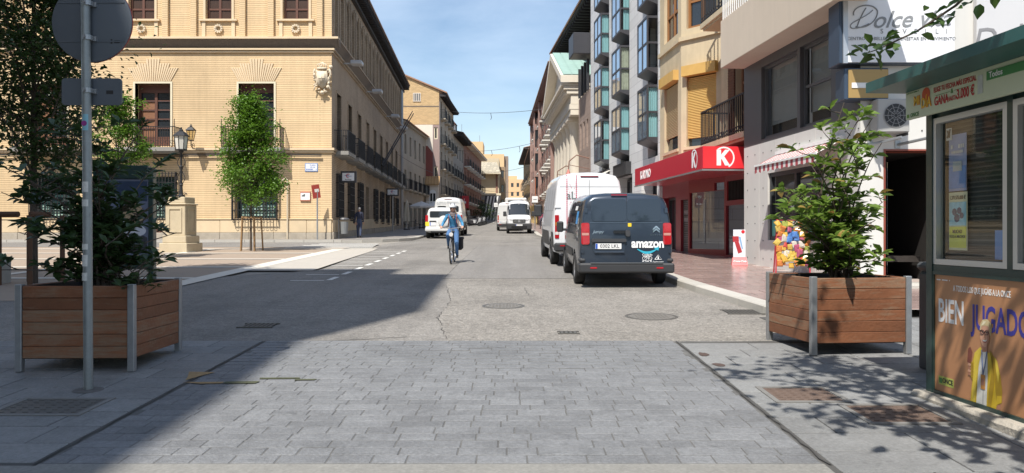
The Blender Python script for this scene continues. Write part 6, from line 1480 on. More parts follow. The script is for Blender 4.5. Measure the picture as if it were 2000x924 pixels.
def tree(name, label, base, trunk_h, top, rad, mat, n, seed, shape='cone', leafL=.09, limbs=22, tr=.06, tilt=(0, 0), crown0=None, gap=0.):
    rnd = random.Random(seed); t = thing(name, label, 'tree', base); B = Vector(base); wood = MB(); tips = []
    ax = lambda z: Vector((tilt[0] * z, tilt[1] * z, z))
    wood.tube([B + ax(z) + Vector((0, 0, -.05 if i == 0 else 0)) for i, z in enumerate([top * .96 * k / 8 for k in range(9)])], [tr * (1 - .85 * k / 8) for k in range(9)], 8)
    c0 = crown0 if crown0 is not None else trunk_h
    def rz(z):
        q = (z - c0) / (top - c0)
        if shape == 'cone': return rad * (min(1, q * 4 + .25) ** .8) * (1 - q) ** .75 * 1.25 + .05
        if shape == 'col': return rad * (min(1., .35 + q * 2.2)) * (1 - .55 * q)
        return rad * math.sqrt(max(.02, 1 - (2 * q - 1) ** 2))
    for i in range(limbs):
        z0 = trunk_h + (top - trunk_h) * (i / limbs) ** 1.1 * .9; a = i * 2.4 + rnd.uniform(-.4, .4); zt = min(top * .99, z0 + rnd.uniform(.5, 1.4) * (top - c0) * .22 + .15); r = rz(zt) * rnd.uniform(.7, 1.02)
        p0 = ax(z0); p2 = ax(zt) + Vector((math.cos(a) * r, math.sin(a) * r, 0)); p1 = p0.lerp(p2, .5) + Vector((0, 0, -.06 * r))
        wood.tube([B + p0, B + p1, B + p2], [tr * .38 * (1 - z0 / top * .6), tr * .2, .006], 5)
        for k in range(5):
            q = rnd.uniform(.35, 1.); s = p0.lerp(p2, q); e = s + Vector((rnd.gauss(0, .2) * rad, rnd.gauss(0, .2) * rad, rnd.uniform(-.05, .3) * rad)); wood.tube([B + s, B + e], [.009, .003], 4); tips += [s.lerp(e, .5), e]
        tips.append(p2)
    wood.build('trunk', M('tree_bark', (.085, .065, .05), .9, var=.25, scale=12, bump=.6, bscale=20), t)
    lv = MB(); g = leaf_geo(leafL, leafL * .55)
    cl = [(tp, rnd.uniform(.12, .3) * rad) for tp in tips]
    while len(cl) < 150:
        z = rnd.uniform(c0, top); a = rnd.uniform(0, 6.283); r = rz(z) * math.sqrt(rnd.uniform(.1, 1)); cl.append((ax(z) + Vector((math.cos(a) * r, math.sin(a) * r, 0)), rnd.uniform(.15, .32) * rad))
    for i in range(n):
        c, sr = rnd.choice(cl); p = c + Vector((rnd.gauss(0, sr * .55), rnd.gauss(0, sr * .55), rnd.gauss(0, sr * .5)))
        if p.z < c0 - .1: continue
        d = Vector((rnd.gauss(0, 1), rnd.gauss(0, 1), rnd.gauss(.1, .6)))
        if d.length < .1: continue
        lv.add(g[0], g[1], orient(B + p, d, rnd.uniform(-.8, .8), rnd.uniform(.7, 1.3)))
    lv.build('crown', mat, t, smooth=True, kind='stuff'); return t
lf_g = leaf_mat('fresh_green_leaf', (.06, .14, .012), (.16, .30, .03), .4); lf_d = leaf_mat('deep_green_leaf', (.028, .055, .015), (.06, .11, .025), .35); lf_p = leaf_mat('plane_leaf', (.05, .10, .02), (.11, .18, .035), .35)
tree('young_street_tree', 'bright green cone shaped young tree with wooden stakes before the palace', (-10.2, 30.0, zg(30)), 1.35, 5.75, 1.5, lf_g, 16000, 3, 'cone', .11, 34, .05, crown0=1.2)
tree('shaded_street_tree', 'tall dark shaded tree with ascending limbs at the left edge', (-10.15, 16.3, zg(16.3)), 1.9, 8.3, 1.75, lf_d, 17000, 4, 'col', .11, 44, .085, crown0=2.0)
tree('sunlit_small_tree', 'sunlit light green tree seen between the sign pole and left planter', (-12.4, 24.2, zg(24.2)), 1.9, 5.0, 1.0, lf_g, 5600, 6, 'round', .10, 20, .05, crown0=2.1)
pt_ = tree('plane_tree', 'large leafy tree branch hanging in at the upper right corner', (3.6, 1.4, zg(1.4)), 3.2, 6.6, 1.35, lf_p, 900, 9, 'round', .15, 14, .12, tilt=(-.31, .42), crown0=3.6)
# the twig of it that hangs into the picture
tw_ = MB(); lv = MB(); rnd = random.Random(5); g = leaf_geo(.105, .062)
P_ = [Vector(p) for p in ((3.35, 4.6, 3.75), (3.25, 5.0, 3.42), (3.12, 5.4, 3.20), (2.95, 5.6, 3.07), (2.75, 5.75, 2.98), (2.66, 5.8, 2.95))]
tw_.tube(P_, [.016, .013, .01, .008, .005, .003], 5)
for i in range(46):
    q = rnd.uniform(.25, 1) * 4.99; k = int(q); p = P_[k].lerp(P_[k + 1], q - k) + Vector((rnd.gauss(0, .05), rnd.gauss(0, .05), rnd.gauss(-.01, .035))); lv.add(g[0], g[1], orient(p, Vector((rnd.gauss(-.4, .7), rnd.gauss(0, .6), rnd.gauss(-.2, .4))), rnd.uniform(-.7, .7), rnd.uniform(.7, 1.2)))
for p in ((2.9, 4.7, 3.05), (3.15, 4.4, 3.0), (3.4, 4.5, 2.98)):
    for i in range(5): lv.add(g[0], g[1], orient(Vector(p) + Vector((rnd.gauss(0, .06), rnd.gauss(0, .06), rnd.gauss(0, .03))), Vector((rnd.gauss(0, 1), rnd.gauss(0, 1), -.3)), 0, 1.))
    tw_.tube([Vector(p), Vector((3.35, 4.6, 3.75))], [.004, .01], 4)
tw_.build('twig', M('tree_bark'), pt_); lv.build('hanging_leaves', lf_p, pt_, smooth=True, kind='stuff')
# stakes
m_stake = M('pine_stake', (.28, .17, .08), .8, var=.2, scale=10); m_stake2 = M('brown_stake', (.11, .055, .03), .8, var=.2, scale=10)
t = thing('tree_stakes', 'ring of slim wooden stakes tied round the young tree', 'tree guard', (-10.2, 30, zg(30)))
for k in range(5):
    a = k * 1.2566 + .3; MB().tube([(-10.2 + .45 * math.cos(a), 30 + .45 * math.sin(a), zg(30)), (-10.2 + .38 * math.cos(a), 30 + .38 * math.sin(a), zg(30) + 1.35)], .032, 7).build('stake', m_stake, t)
for k in range(5):
    a, b = k * 1.2566 + .3, (k + 1) * 1.2566 + .3; MB().tube([(-10.2 + .38 * math.cos(a), 30 + .38 * math.sin(a), zg(30) + 1.3), (-10.2 + .38 * math.cos(b), 30 + .38 * math.sin(b), zg(30) + 1.3)], .03, 6).build('rail', m_stake, t)
t = thing('tree_guard', 'dark wooden post and rail guard round the shaded tree', 'tree guard', (-10.3, 16.2, zg(16.2)))
for x, y in ((-10.62, 15.9), (-9.95, 15.85), (-9.6, 16.4), (-10.5, 16.7)): MB().tube([(x, y, zg(y) - .03), (x, y, zg(y) + 1.45)], .05, 8).build('post', m_stake2, t)
for (a, b) in (((-10.72, 15.9), (-10.2, 15.87)), ((-9.95, 15.85), (-9.75, 16.2))): MB().tube([(*a, zg(16) + 1.47), (*b, zg(16) + 1.47)], .06, 8).build('rail', m_stake2, t)
t = thing('stone_bollard', 'grey stone block at the left edge beside the tree guard', 'bollard', (-11.1, 16.35, zg(16.35))); T2 = Matrix.Translation((-11.1, 16.35, zg(16.35)))
MB(T2).bbox(-.28, .28, -.28, .28, -.05, .5, .04).build('block', m_kerb, t); MB(T2).bbox(-.2, .2, -.2, .2, .5, .56, .02).build('cap', m_kerb, t)
# ================================================================== ROUND SIGN SEEN FROM BEHIND
sx, sy = -3.70, 6.69; sz = zg(sy)
t = thing('round_traffic_sign', 'back of a round traffic sign on a galvanised pole, near left', 'traffic sign', (sx, sy, sz))
m_back = M('sign_back_grey', (.105, .12, .14), .5, .3, var=.08, scale=5)
MB().tube([(sx + .01, sy, sz - .05), (sx + .0, sy, sz + 2), (sx - .025, sy, sz + 4.2)], .038, 14).build('pole', M('pole_steel', (.26, .28, .28), .5, .5, var=.25, scale=9, fine=.12, fscale=50), t, smooth='auto')
T2 = Matrix.Translation((sx + .01, sy + .06, 3.45)) @ Matrix.Rotation(R(-90), 4, 'X')
ds = MB(T2).lathe([(.335, -.012), (.35, -.008), (.35, .012), (.335, .016)], 48).build('disc', m_back, t, smooth='auto')
MB(T2).lathe([(.351, .006), (.352, .018), (.34, .018)], 48, cap=False).build('red_rim', M('sign_red_rim', (.30, .03, .03), .4), ds)
for z in (3.28, 3.62): MB().box(sx - .28, sx + .30, sy + .043, sy + .049, z - .006, z + .006).build('brace', m_back, t)
m = MB(); m.box(sx + .18, sx + .195, sy + .045, sy + .047, 3.26, 3.30); m.box(sx + .21, sx + .26, sy + .045, sy + .047, 3.265, 3.29); m.build('maker_mark', black, ds)
m = MB(Matrix.Translation((sx + .01, sy + .06, 2.84))); c, r = [], .03
for cx_, cz, a0 in ((.262 - r, .118 - r, 0), (-.262 + r, .118 - r, 90), (-.262 + r, -.118 + r, 180), (.262 - r, -.118 + r, 270)):
    c += [(cx_ + r * math.cos(R(a0 + k * 22.5)), cz + r * math.sin(R(a0 + k * 22.5))) for k in range(5)]
m.prism(c, -.01, .01); pl = m.build('plate', m_back, t)
MB().box(sx + .14, sx + .2, sy + .0475, sy + .0495, 2.82, 2.85).build('maker_mark', black, pl)
for z in (2.84, 3.3, 3.6):
    m = MB(Matrix.Translation((sx, sy, z))); m.lathe([(.044, -.02), (.044, .02)], 14, cap=False); m.box(-.06, .06, .03, .05, -.02, .02); m.lathe([(.012, 0), (.012, .016)], 6, Matrix.Translation((-.0, -.042, 0)) @ Matrix.Rotation(R(90), 4, 'X')); m.build('clamp', steel, t)
stk = M('sticker_white', (.55, .55, .52), .6, var=.3, scale=40)
for z, h, mt in ((2.56, .14, M('sticker_cyan', (.20, .42, .5), .5)), (2.0, .09, stk), (1.86, .06, stk), (1.48, .05, stk), (1.36, .10, stk), (1.22, .07, stk)):
    m = MB(Matrix.Translation((sx, sy, z))); n = 6
    for i in range(n):
        a, b = R(-150 + i * 100 / n), R(-150 + (i + 1) * 100 / n); q = .0395; m.quad((q * math.cos(a), q * math.sin(a), -h / 2), (q * math.cos(b), q * math.sin(b), -h / 2), (q * math.cos(b), q * math.sin(b), h / 2), (q * math.cos(a), q * math.sin(a), h / 2))
    s = m.build('sticker', mt, t)
    if z == 2.56: MB(Matrix.Translation((sx - .005, sy - .0405, 2.55)) @ Matrix.Rotation(R(90), 4, 'X')).lathe([(.024, 0), (.024, .001)], 12).build('sticker_print', M('sticker_purple', (.25, .03, .2), .5), s)
MB(Matrix.Translation((sx + .01, sy, sz + .012))).lathe([(.13, 0), (.12, .008), (.05, .012)], 16).build('footing', M('footing_stain', (.11, .105, .1), .9, var=.2), t)
# ================================================================== LAMP ON STONE PEDESTAL
lx, ly = -12.62, 29.3; z = zg(ly); t = thing('pedestal_street_lamp', 'ornate black street lamp on a carved stone pedestal in the square', 'street lamp', (lx, ly, z)); T2 = Matrix.Translation((lx, ly, z)) @ Matrix.Rotation(R(-8), 4, 'Z')
m_ped = M('pedestal_stone', (.50, .42, .29), .85, var=.10, scale=3, fine=.1, streak=.08, stain=.15)
pd = MB(T2).bbox(-.40, .40, -.40, .40, .62, 1.78, .015).build('pedestal', m_ped, t)
for (w, a, b) in ((.56, -.05, .34), (.48, .341, .62), (.45, 1.781, 1.84), (.36, 1.841, 2.08)): MB(T2).bbox(-w, w, -w, w, a, b, .02).build('pedestal_course', m_ped, pd)
for side in range(4):
    m = MB(T2 @ Matrix.Rotation(side * math.pi / 2, 4, 'Z')); m.box(-.27, -.22, -.43, -.395, .74, 1.66); m.box(.22, .27, -.43, -.395, .74, 1.66); m.box(-.22, .22, -.43, -.395, .74, .79); m.box(-.22, .22, -.43, -.395, 1.61, 1.66); m.build('panel_moulding', m_ped, pd)
m = MB(T2); m.lathe([(.14, 2.08), (.15, 2.14), (.07, 2.2), (.05, 2.5), (.07, 2.55), (.045, 2.6), (.04, 3.2), (.06, 3.25), (.035, 3.3), (.035, 3.75), (.09, 3.82), (.10, 3.86)], 10); m.build('post', iron, t)
m = MB(T2)
for q in range(2):
    for s in (-1, 1): m.tube([(s * (.05 + .11 * math.sin(k * .45) ** 2), 0, 2.55 + q * .6 + k * .075) for k in range(8)], .014, 4)
for s in (-1, 1): m.tube([(s * (.2 + .1 * math.cos(k * .8)), -.1, 2.16 + .09 * math.sin(k * .8)) for k in range(7)], .015, 4)
m.build('scrollwork', iron, t)
lantern_parts(t, lx, ly, z + 3.9, .5, .20, .26, lg, n=8, rot=0)
# ================================================================== ADVERTISING PANEL behind the left planter
ax_, ay = -8.62, 17.1; z = zg(ay); t = thing('advert_panel', 'dark framed street advertising panel half hidden behind the left shrub', 'advertising panel', (ax_, ay, z)); T2 = Matrix.Translation((ax_, ay, z)) @ Matrix.Rotation(R(4), 4, 'Z')
MB(T2).bbox(-.65, -.54, -.1, .1, 0, 2.5, .015).build('post', m_kg, t); MB(T2).bbox(.54, .65, -.1, .1, 0, 2.5, .015).build('post', m_kg, t); MB(T2).bbox(-.54, .54, -.1, .1, 2.25, 2.55, .02).build('head', m_kg, t); MB(T2).bbox(-.54, .54, -.1, .1, .25, .55, .02).build('base', m_kg, t)
ps = MB(T2).box(-.54, .54, -.05, .05, .55, 2.25).build('poster', M('advert_grey_blue', (.15, .17, .24), .4, var=.4, scale=2), t)
def fp(pts, y, mat, nm): m = MB(T2); m.poly([(p[0], y, p[1]) for p in pts]); m.build(nm, mat, ps)
fp([(-.5, .6), (.5, .6), (.5, .95), (.1, 1.15), (-.5, .85)], -.0515, M('advert_dark', (.05, .05, .06), .6, var=.4, scale=5), 'print_shape'); fp([(-.5, 1.9), (.5, 1.75), (.5, 2.2), (-.5, 2.2)], -.0515, M('advert_blue', (.03, .05, .10), .6, var=.3, scale=4), 'print_shape'); fp(ell(.18, 1.45, .25, .30), -.052, M('advert_tan', (.42, .30, .18), .6, var=.3, scale=8), 'print_shape'); fp(ell(-.1, 1.0, .3, .35), -.053, M('advert_pale', (.62, .62, .66), .6, var=.2, scale=6), 'print_shape'); fp(ell(.3, 1.1, .18, .12), -.054, M('advert_pale'), 'print_shape')
# ================================================================== CABLES over the street
for k, (A, Bp, sag, drops) in enumerate((((-8.35, 97, 17.0), (3.6, 74, 13.6), .35, (.5,)), ((-7.6, 108, 13.2), (3.3, 92, 12.6), .5, (.45, .78)), ((-7.0, 120, 11.0), (3.1, 100, 10.6), .5, ()), ((-10.6, 70, 8.9), (-8.2, 96, 8.6), .3, ()), ((-6.2, 140, 9.6), (2.6, 128, 8.6), .4, ()))):
    a, b = Vector(A), Vector(Bp); lab = ('highest overhead cable crossing the street', 'second overhead cable crossing the street with two hanging clips', 'third overhead cable crossing the street', 'sagging cable along the left facades', 'lowest and farthest overhead cable crossing the street')[k]
    t = thing('overhead_cable', lab, 'cable', a, group='cables strung over the street'); f = lambda q: a.lerp(b, q) - Vector((0, 0, sag * 4 * q * (1 - q)))
    m = MB(); m.tube([f(i / 16) for i in range(17)], .022, 4); m.build('wire', M('cable_dark', (.06, .06, .065), .6), t)
    for q in drops: p = f(q); MB().tube([p, p + Vector((.1, 0, -.5)), p + Vector((.0, 0, -.75))], .03, 4).build('clip', M('cable_dark'), t)
# ================================================================== CAFE TERRACE
def parasol(x, y, label, closed, r=1.5):
    z = zg(y) + KH; t = thing('cafe_parasol', label, 'parasol', (x, y, z)); T = Matrix.Translation((x, y, z))
    MB(T).lathe([(.3, 0), (.3, .08), (.04, .1)], 12).build('base', darkmetal, t); MB(T).tube([(0, 0, .08), (0, 0, 2.65)], .03, 6).build('pole', offwhite, t)
    cn = M('parasol_cream', (.56, .50, .40), .9, var=.08) if closed else M('parasol_white', (.60, .58, .55), .9, var=.05)
    if closed:
        m = MB(T); n = 16; prof = [(.30, .75), (.28, 1.2), (.22, 1.9), (.12, 2.5), (.03, 2.7)]; vs = []; fs = []
        for i, (rr, zz) in enumerate(prof):
            for j in range(n): a = 2 * math.pi * j / n; q = rr * (1 if j % 2 else .62) * (1 + .12 * math.sin(j * 3 + i)); vs.append((q * math.cos(a), q * math.sin(a), zz + (.06 if (j % 4 == 0 and i == 0) else 0)))
        for i in range(4):
            for j in range(n): fs.append((i * n + j, i * n + (j + 1) % n, (i + 1) * n + (j + 1) % n, (i + 1) * n + j))
        m.add(vs, fs); m.build('folded_canopy', cn, t)
    else:
        m = MB(T); n = 8; vs = [(0, 0, 2.65)] + [(r * math.cos(2 * math.pi * j / n), r * math.sin(2 * math.pi * j / n), 2.15) for j in range(n)] + [(r * math.cos(2 * math.pi * j / n), r * math.sin(2 * math.pi * j / n), 1.98) for j in range(n)]
        fs = [(0, 1 + j, 1 + (j + 1) % n) for j in range(n)] + [(1 + j, 9 + j, 9 + (j + 1) % n, 1 + (j + 1) % n) for j in range(n)]; m.add(vs, fs); cp = m.build('canopy', cn, t)
        m = MB(T)
        for j in range(n): a = 2 * math.pi * j / n; m.tube([(0, 0, 2.6), (r * .98 * math.cos(a), r * .98 * math.sin(a), 2.12)], .012, 4)
        m.build('ribs', darkmetal, cp)
parasol(-9.45, 69.0, 'closed cream cafe parasol by the palace wall', True)
parasol(-8.9, 75.5, 'open white cafe parasol, the nearer of two', False, 1.35); parasol(-8.2, 80.5, 'open white cafe parasol, the farther of two', False, 1.35)
def cafe_chair(x, y, rz, label):
    z = zg(y) + KH; t = thing('cafe_chair', label, 'chair', (x, y, z), rz, 'dark chairs on the cafe terrace'); dk = M('chair_dark', (.03, .028, .035), .6)
    MB().bbox(-.22, .22, -.22, .22, .43, .47, .01).build('seat', dk, t, local=True); MB().bbox(-.22, .22, .19, .23, .5, .88, .01).build('backrest', dk, t, local=True)
    for a in (-.2, .2):
        for b in (-.2, .2): MB().tube([(a, b, 0), (a, b, .88 if b > 0 else .43)], .014, 5).build('leg', darkmetal, t, local=True)
def cafe_table(x, y, label):
    z = zg(y) + KH; t = thing('cafe_table', label, 'table', (x, y, z), 0, 'round tables on the cafe terrace'); T = Matrix.Translation((x, y, z))
    MB(T).lathe([(.35, .72), (.35, .75)], 16).build('top', M('table_top', (.12, .1, .09), .5), t); MB(T).lathe([(.22, 0), (.03, .04), (.03, .72)], 10).build('pedestal', darkmetal, t)
for k, (x, y) in enumerate(((-9.0, 70.6), (-8.4, 74.2), (-8.1, 77.6))):
    cafe_table(x, y, 'round cafe table under the parasols, %s' % ('nearest', 'middle', 'farthest')[k] + ' of three')
    cafe_chair(x - .7, y, R(90), 'dark cafe chair by the wall side of the %s table' % ('nearest', 'middle', 'farthest')[k]); cafe_chair(x + .7, y, R(-90), 'dark cafe chair by the kerb side of the %s table' % ('nearest', 'middle', 'farthest')[k])
# ================================================================== VEHICLES
def new_mesh_from(o):
    dg = bpy.context.evaluated_depsgraph_get(); return bpy.data.meshes.new_from_object(o.evaluated_get(dg))
class Loft:
    """body skin through cross-sections: x forward, y left, z up"""
    def __init__(s, prof, stations, belt, H, hw, lean=0.):
        s.P, s.S, s.belt, s.H, s.hw, s.lean = prof, stations, belt, H, hw, lean; s.n = len(prof)
    def df(s, p):
        q = max(0., (p.z - .9) / max(.1, s.H - .9)); return Vector((p.x + s.lean * q * max(0., 1 - p.x / .8), p.y, p.z))
    def ring(s, st):
        x, w, top = st[:3]; out = []
        for (yf, z) in s.P:
            zz = z if z <= s.belt else s.belt + (z - s.belt) * (top - s.belt) / (s.H - s.belt)
            if len(st) > 3 and z < s.belt: zz = max(zz, st[3]) if z < .4 else zz
            out.append((x, yf * s.hw * w, zz))
        return out
    def at(s, x, v):
        S = s.S
        for a, b in zip(S, S[1:]):
            if x <= b[0] or b is S[-1]:
                t = (x - a[0]) / (b[0] - a[0]); break
        st = tuple(p + (q - p) * t for p, q in zip(a, b)); rg = s.ring(st); m = s.n - 1
        sg = 1
        if v > m: v = 2 * m - v; sg = -1
        i = min(int(v), m - 1); f = v - i; p, q = Vector(rg[i]), Vector(rg[i + 1]); r = p.lerp(q, f); r.y *= sg; return s.df(r)
    def body(s, name, mats, parent, arches, rw, dark_below=None):
        vs = []; fs = []; n = 2 * s.n - 2
        for st in s.S:
            rg = s.ring(st); full = rg + [(p[0], -p[1], p[2]) for p in reversed(rg[1:-1])]; vs += [s.df(Vector(p)) for p in full]
        for i in range(len(s.S) - 1):
            for j in range(n): fs.append((i * n + j, (i + 1) * n + j, (i + 1) * n + (j + 1) % n, i * n + (j + 1) % n))
        for b in (0, (len(s.S) - 1) * n):                # end caps as cross strips, so that they follow the lean
            k = s.n - 1; fs.append((b, b + 1, b + n - 1)); fs.append((b + k - 1, b + k, b + k + 1))
            for j in range(1, k - 1): fs.append((b + j, b + j + 1, b + n - j - 1, b + n - j))
        me = bpy.data.meshes.new(name); me.from_pydata(vs, [], fs)
        import bmesh
        bm = bmesh.new(); bm.from_mesh(me); bmesh.ops.recalc_face_normals(bm, faces=bm.faces); bm.to_mesh(me); bm.free()
        o = bpy.data.objects.new(name, me); COL.objects.link(o)
        cut = MB()
        for x in arches:
            for sg in (1, -1): cut.lathe([(rw, -.14), (rw, .3)], 28, Matrix.Translation((x, sg * (s.hw - .08) , rw * .92)) @ Matrix.Rotation(R(-90 * sg), 4, 'X'))
        if arches:
            cm = bpy.data.meshes.new('c'); cm.from_pydata(cut.v, [], cut.f); co = bpy.data.objects.new('c', cm); COL.objects.link(co)
            md = o.modifiers.new('b', 'BOOLEAN'); md.object = co; md.operation = 'DIFFERENCE'; md.solver = 'EXACT'
            nm = new_mesh_from(o); o.modifiers.clear()
            if len(nm.polygons) > len(fs) * .5: o.data = nm
            bpy.data.objects.remove(co)
        me = o.data; me.name = name; me.materials.clear()
        for m in mats: me.materials.append(m)
        if dark_below is not None:
            for p in me.polygons: p.material_index = 1 if p.center.z < dark_below else 0
        else:
            for p in me.polygons: p.material_index = 0
        for p in me.polygons: p.use_smooth = True
        me.set_sharp_from_angle(angle=R(35)); o.parent = parent; o.name = name; return o
    def patch(s, name, mat, parent, x0, x1, v0, v1, off=.006, nx=6, nv=6, inset=None, smooth=True):
        m = MB(); vs = []
        c = s.at((x0 + x1) / 2, (s.n - 1)); 
        for i in range(nx + 1):
            for j in range(nv + 1):
                x, v = x0 + (x1 - x0) * i / nx, v0 + (v1 - v0) * j / nv
                p = s.at(x, v); e = .02; a = s.at(min(x + e, s.S[-1][0]), v) - s.at(max(x - e, s.S[0][0]), v); b = s.at(x, v + .05) - s.at(x, v - .05); nn = b.cross(a)
                if nn.length < 1e-9: nn = Vector((0, 0, 1))
                nn.normalize()
                if nn.dot(p - Vector((p.x, 0, s.H * .45))) < 0 and abs(nn.x) < .9: nn = -nn
                if nn.x < 0 and abs(nn.x) > .9: nn = -nn
                vs.append(p + nn * off)
        fs = []
        for i in range(nx):
            for j in range(nv): a = i * (nv + 1) + j; fs.append((a, a + 1, a + nv + 2, a + nv + 1))
        m.add(vs, fs); return m.build(name, mat, parent, smooth=smooth, local=True)
class VM(MB):
    """shapes set on the rear (or front) of a body: x right, y up, z outwards as its viewer sees it"""
    def __init__(s, loft, rear=True, x=None):
        super().__init__(plane_T((-.004 if x is None else x, 0, 0), (0, -1, 0), (0, 0, 1)) if rear else plane_T((x, 0, 0), (0, 1, 0), (0, 0, 1))); s.lf = loft
    def add(s, vs, fs, T=None):
        n = len(s.v); super().add(vs, fs, T)
        for i in range(n, len(s.v)): s.v[i] = s.lf.df(s.v[i])
        return s
    def plate(s, pts, d0, d1):
        k = len(pts); vs = [(p[0], p[1], d1) for p in pts] + [(p[0], p[1], d0) for p in pts]
        return s.add(vs, [tuple(range(k))] + [(i, i + k, (i + 1) % k + k, (i + 1) % k) for i in range(k)])
    def rrect(s, x0, x1, y0, y1, r, d0, d1, n=3):
        pts = []
        for cx, cy, a in ((x1 - r, y1 - r, 0), (x0 + r, y1 - r, 90), (x0 + r, y0 + r, 180), (x1 - r, y0 + r, 270)):
            pts += [(cx + r * math.cos(R(a + 90 * k / n)), cy + r * math.sin(R(a + 90 * k / n))) for k in range(n + 1)]
        return s.plate(pts, d0, d1)
def wheel(parent, x, y, r, w, side, rimm):
    T = Matrix.Translation((x, y, r)) @ Matrix.Rotation(R(-90 * side), 4, 'X')
    t = MB(T).lathe([(r * .6, -w / 2), (r * .9, -w / 2), (r * .985, -w * .4), (r, -w * .25), (r, w * .25), (r * .985, w * .4), (r * .9, w / 2), (r * .64, w / 2), (r * .62, w * .36)], 28).build('wheel', rubber, parent, smooth='auto', local=True)
    m = MB(T); m.lathe([(r * .62, w * .30), (r * .63, w * .44), (r * .55, w * .42), (r * .5, w * .3), (r * .2, w * .36), (r * .1, w * .38)], 20)
    for k in range(6): m.box(r * .1, r * .56, -r * .06, r * .06, w * .28, w * .40, Matrix.Rotation(k * math.pi / 3, 4, 'Z'))
    m.build('rim', rimm, t, smooth='auto', local=True)
m_rim = M('alloy_rim', (.40, .40, .41), .4, .7, var=.05); m_cap = M('dark_wheel_cover', (.14, .14, .145), .5, .3, var=.05)
m_bump = M('bumper_plastic', (.032, .033, .036), .55, var=.1)
tail_red = M('tail_lamp_red', (.36, .010, .015), .12, var=.1, scale=30, coat=.5); tail_wht = M('lamp_clear', (.62, .60, .58), .12, var=.05, coat=.5); tail_or = M('lamp_amber', (.45, .16, .02), .15, coat=.4)
plate_w = M('number_plate_white', (.70, .70, .70), .4, var=.03); plate_b = M('number_plate_blue', (.03, .10, .45), .4); seam = M('door_gap', (.012, .013, .015), .7)
veh_glass = M('vehicle_glass', (.02, .025, .03), .03, var=.1, spec=.9); black_gl = M('gloss_black', (.012, .012, .013), .2)
def plate(par, lf, cx, cy, txt, rear=True, x=None, w=.52, h=.11, d=.02):
    p = VM(lf, rear, x).rrect(cx - w / 2, cx + w / 2, cy - h / 2, cy + h / 2, .008, d - .01, d).build('number_plate', plate_w, par, local=True)
    VM(lf, rear, x).rrect(cx - w / 2 + .003, cx - w / 2 + .045, cy - h / 2 + .004, cy + h / 2 - .004, .004, d, d + .002).build('country_band', plate_b, p, local=True)
    if txt: m = VM(lf, rear, x); m.text(txt, .098, Matrix.Translation((cx + .025, cy, d + .001)), extr=.001, bold=.004); m.build('lettering', black, p, local=True)
    return p
def vehicle(name, label, cat, x, y, head, group=None):
    """root at the rear axle line on the road; head = (dx, dy) the way it points"""
    a = math.atan2(head[1], head[0]); sl = (zg(y + .8) - zg(y - .8)) / 1.6 * head[1] / math.hypot(*head)
    t = thing(name, label, cat, (x, y, zg(y) + .006), 0, group); t.rotation_euler = (0, -math.atan(sl), a); return t
# ---------------- navy delivery van, rear towards us
PJ = [(0, .30), (.80, .30), (.93, .33), (.975, .46), (.995, .75), (1.0, .98), (.985, 1.12), (.93, 1.48), (.875, 1.70), (.82, 1.80), (.70, 1.872), (.4, 1.90), (0, 1.905)]
lj = Loft(PJ, [(0, .94, 1.80), (.03, .965, 1.85), (.10, .985, 1.885), (.25, .995, 1.90), (.6, 1, 1.905), (1.6, 1, 1.91), (2.6, 1, 1.905), (3.05, .995, 1.875), (3.35, .99, 1.79), (3.7, .98, 1.49), (3.95, .965, 1.22), (4.3, .93, 1.06), (4.5, .86, .93), (4.58, .78, .85)], 1.0, 1.905, .955, .10)
m_navyp = M('navy_van_paint', (.028, .041, .062), .30, .3, var=.05, coat=.6)
VX, VY = 2.28, 15.35
van = vehicle('navy_delivery_van', 'navy delivery van with white logo parked at the right kerb, rear facing us', 'van', VX, VY, (-.010, 1))
lj.body('body', [m_navyp], van, (.98, 3.75), .385)
for x in (.98, 3.75):
    for s in (1, -1): wheel(van, x, s * .845, .325, .215, s, m_rim)
MB().box(.5, 4.2, -.70, .70, .28, .42).build('underbody', m_bump, van, local=True)
# rear doors
glp = VM(lj).rrect(-.70, .012, 1.33, 1.775, .07, 0, .006).build('rear_window', M('tinted_van_panel', (.018, .027, .042), .06, var=.05, coat=.5), van, local=True)
VM(lj).rrect(.020, .70, 1.33, 1.775, .07, 0, .006).build('rear_window', M('tinted_van_panel'), van, local=True)
m = VM(lj); m.rrect(-.73, .73, 1.300, 1.308, .003, 0, .004); m.build('window_crease', M('crease_highlight', (.12, .16, .21), .3, .4), van, local=True)
m = VM(lj); m.rrect(.010, .018, .50, 1.83, .003, 0, .004); m.build('door_gap', seam, van, local=True)
hd_ = VM(lj).rrect(-.26, .0, 1.09, 1.15, .028, 0, .025).build('door_handle', black_gl, van, local=True)
VM(lj).rrect(-.70, .0, .92, .985, .03, 0, .035).build('plate_strip', m_bump, van, local=True)
VM(lj).rrect(-.66, -.03, .72, .915, .03, 0, .006).build('plate_recess', M('recess_navy', (.022, .035, .055), .4), van, local=True)
plate(van, lj, -.36, .835, '0302 LKL'); VM(lj).rrect(-.64, -.04, .712, .728, .006, 0, .03).build('recess_lip', M('lip_navy', (.10, .13, .18), .25, .4), van, local=True)
lk = VM(lj).rrect(-.02, .075, 1.03, 1.16, .035, 0, .05).build('lock_box', m_bump, van, local=True)
VM(lj).rrect(.035, .105, 1.225, 1.295, .006, 0, .005).build('yellow_sticker', M('yellow_sticker', (.72, .50, .02), .5), van, local=True)
VM(lj).rrect(-.30, .02, 1.845, 1.875, .01, .0, .02).build('brake_lamp', M('dark_red_lamp', (.2, .01, .02), .2), van, local=True)
WL = M('logo_white', (.80, .80, .80), .5, var=.02)
m = VM(lj); m.text('amazon', .245, Matrix.Translation((.43, .885, .003)) @ Matrix.Diagonal((.86, 1, 1, 1)), extr=.001, bold=.036); m.build('logo_lettering', WL, van, local=True)
m = VM(lj); n = 14; pu, pl_ = [], []
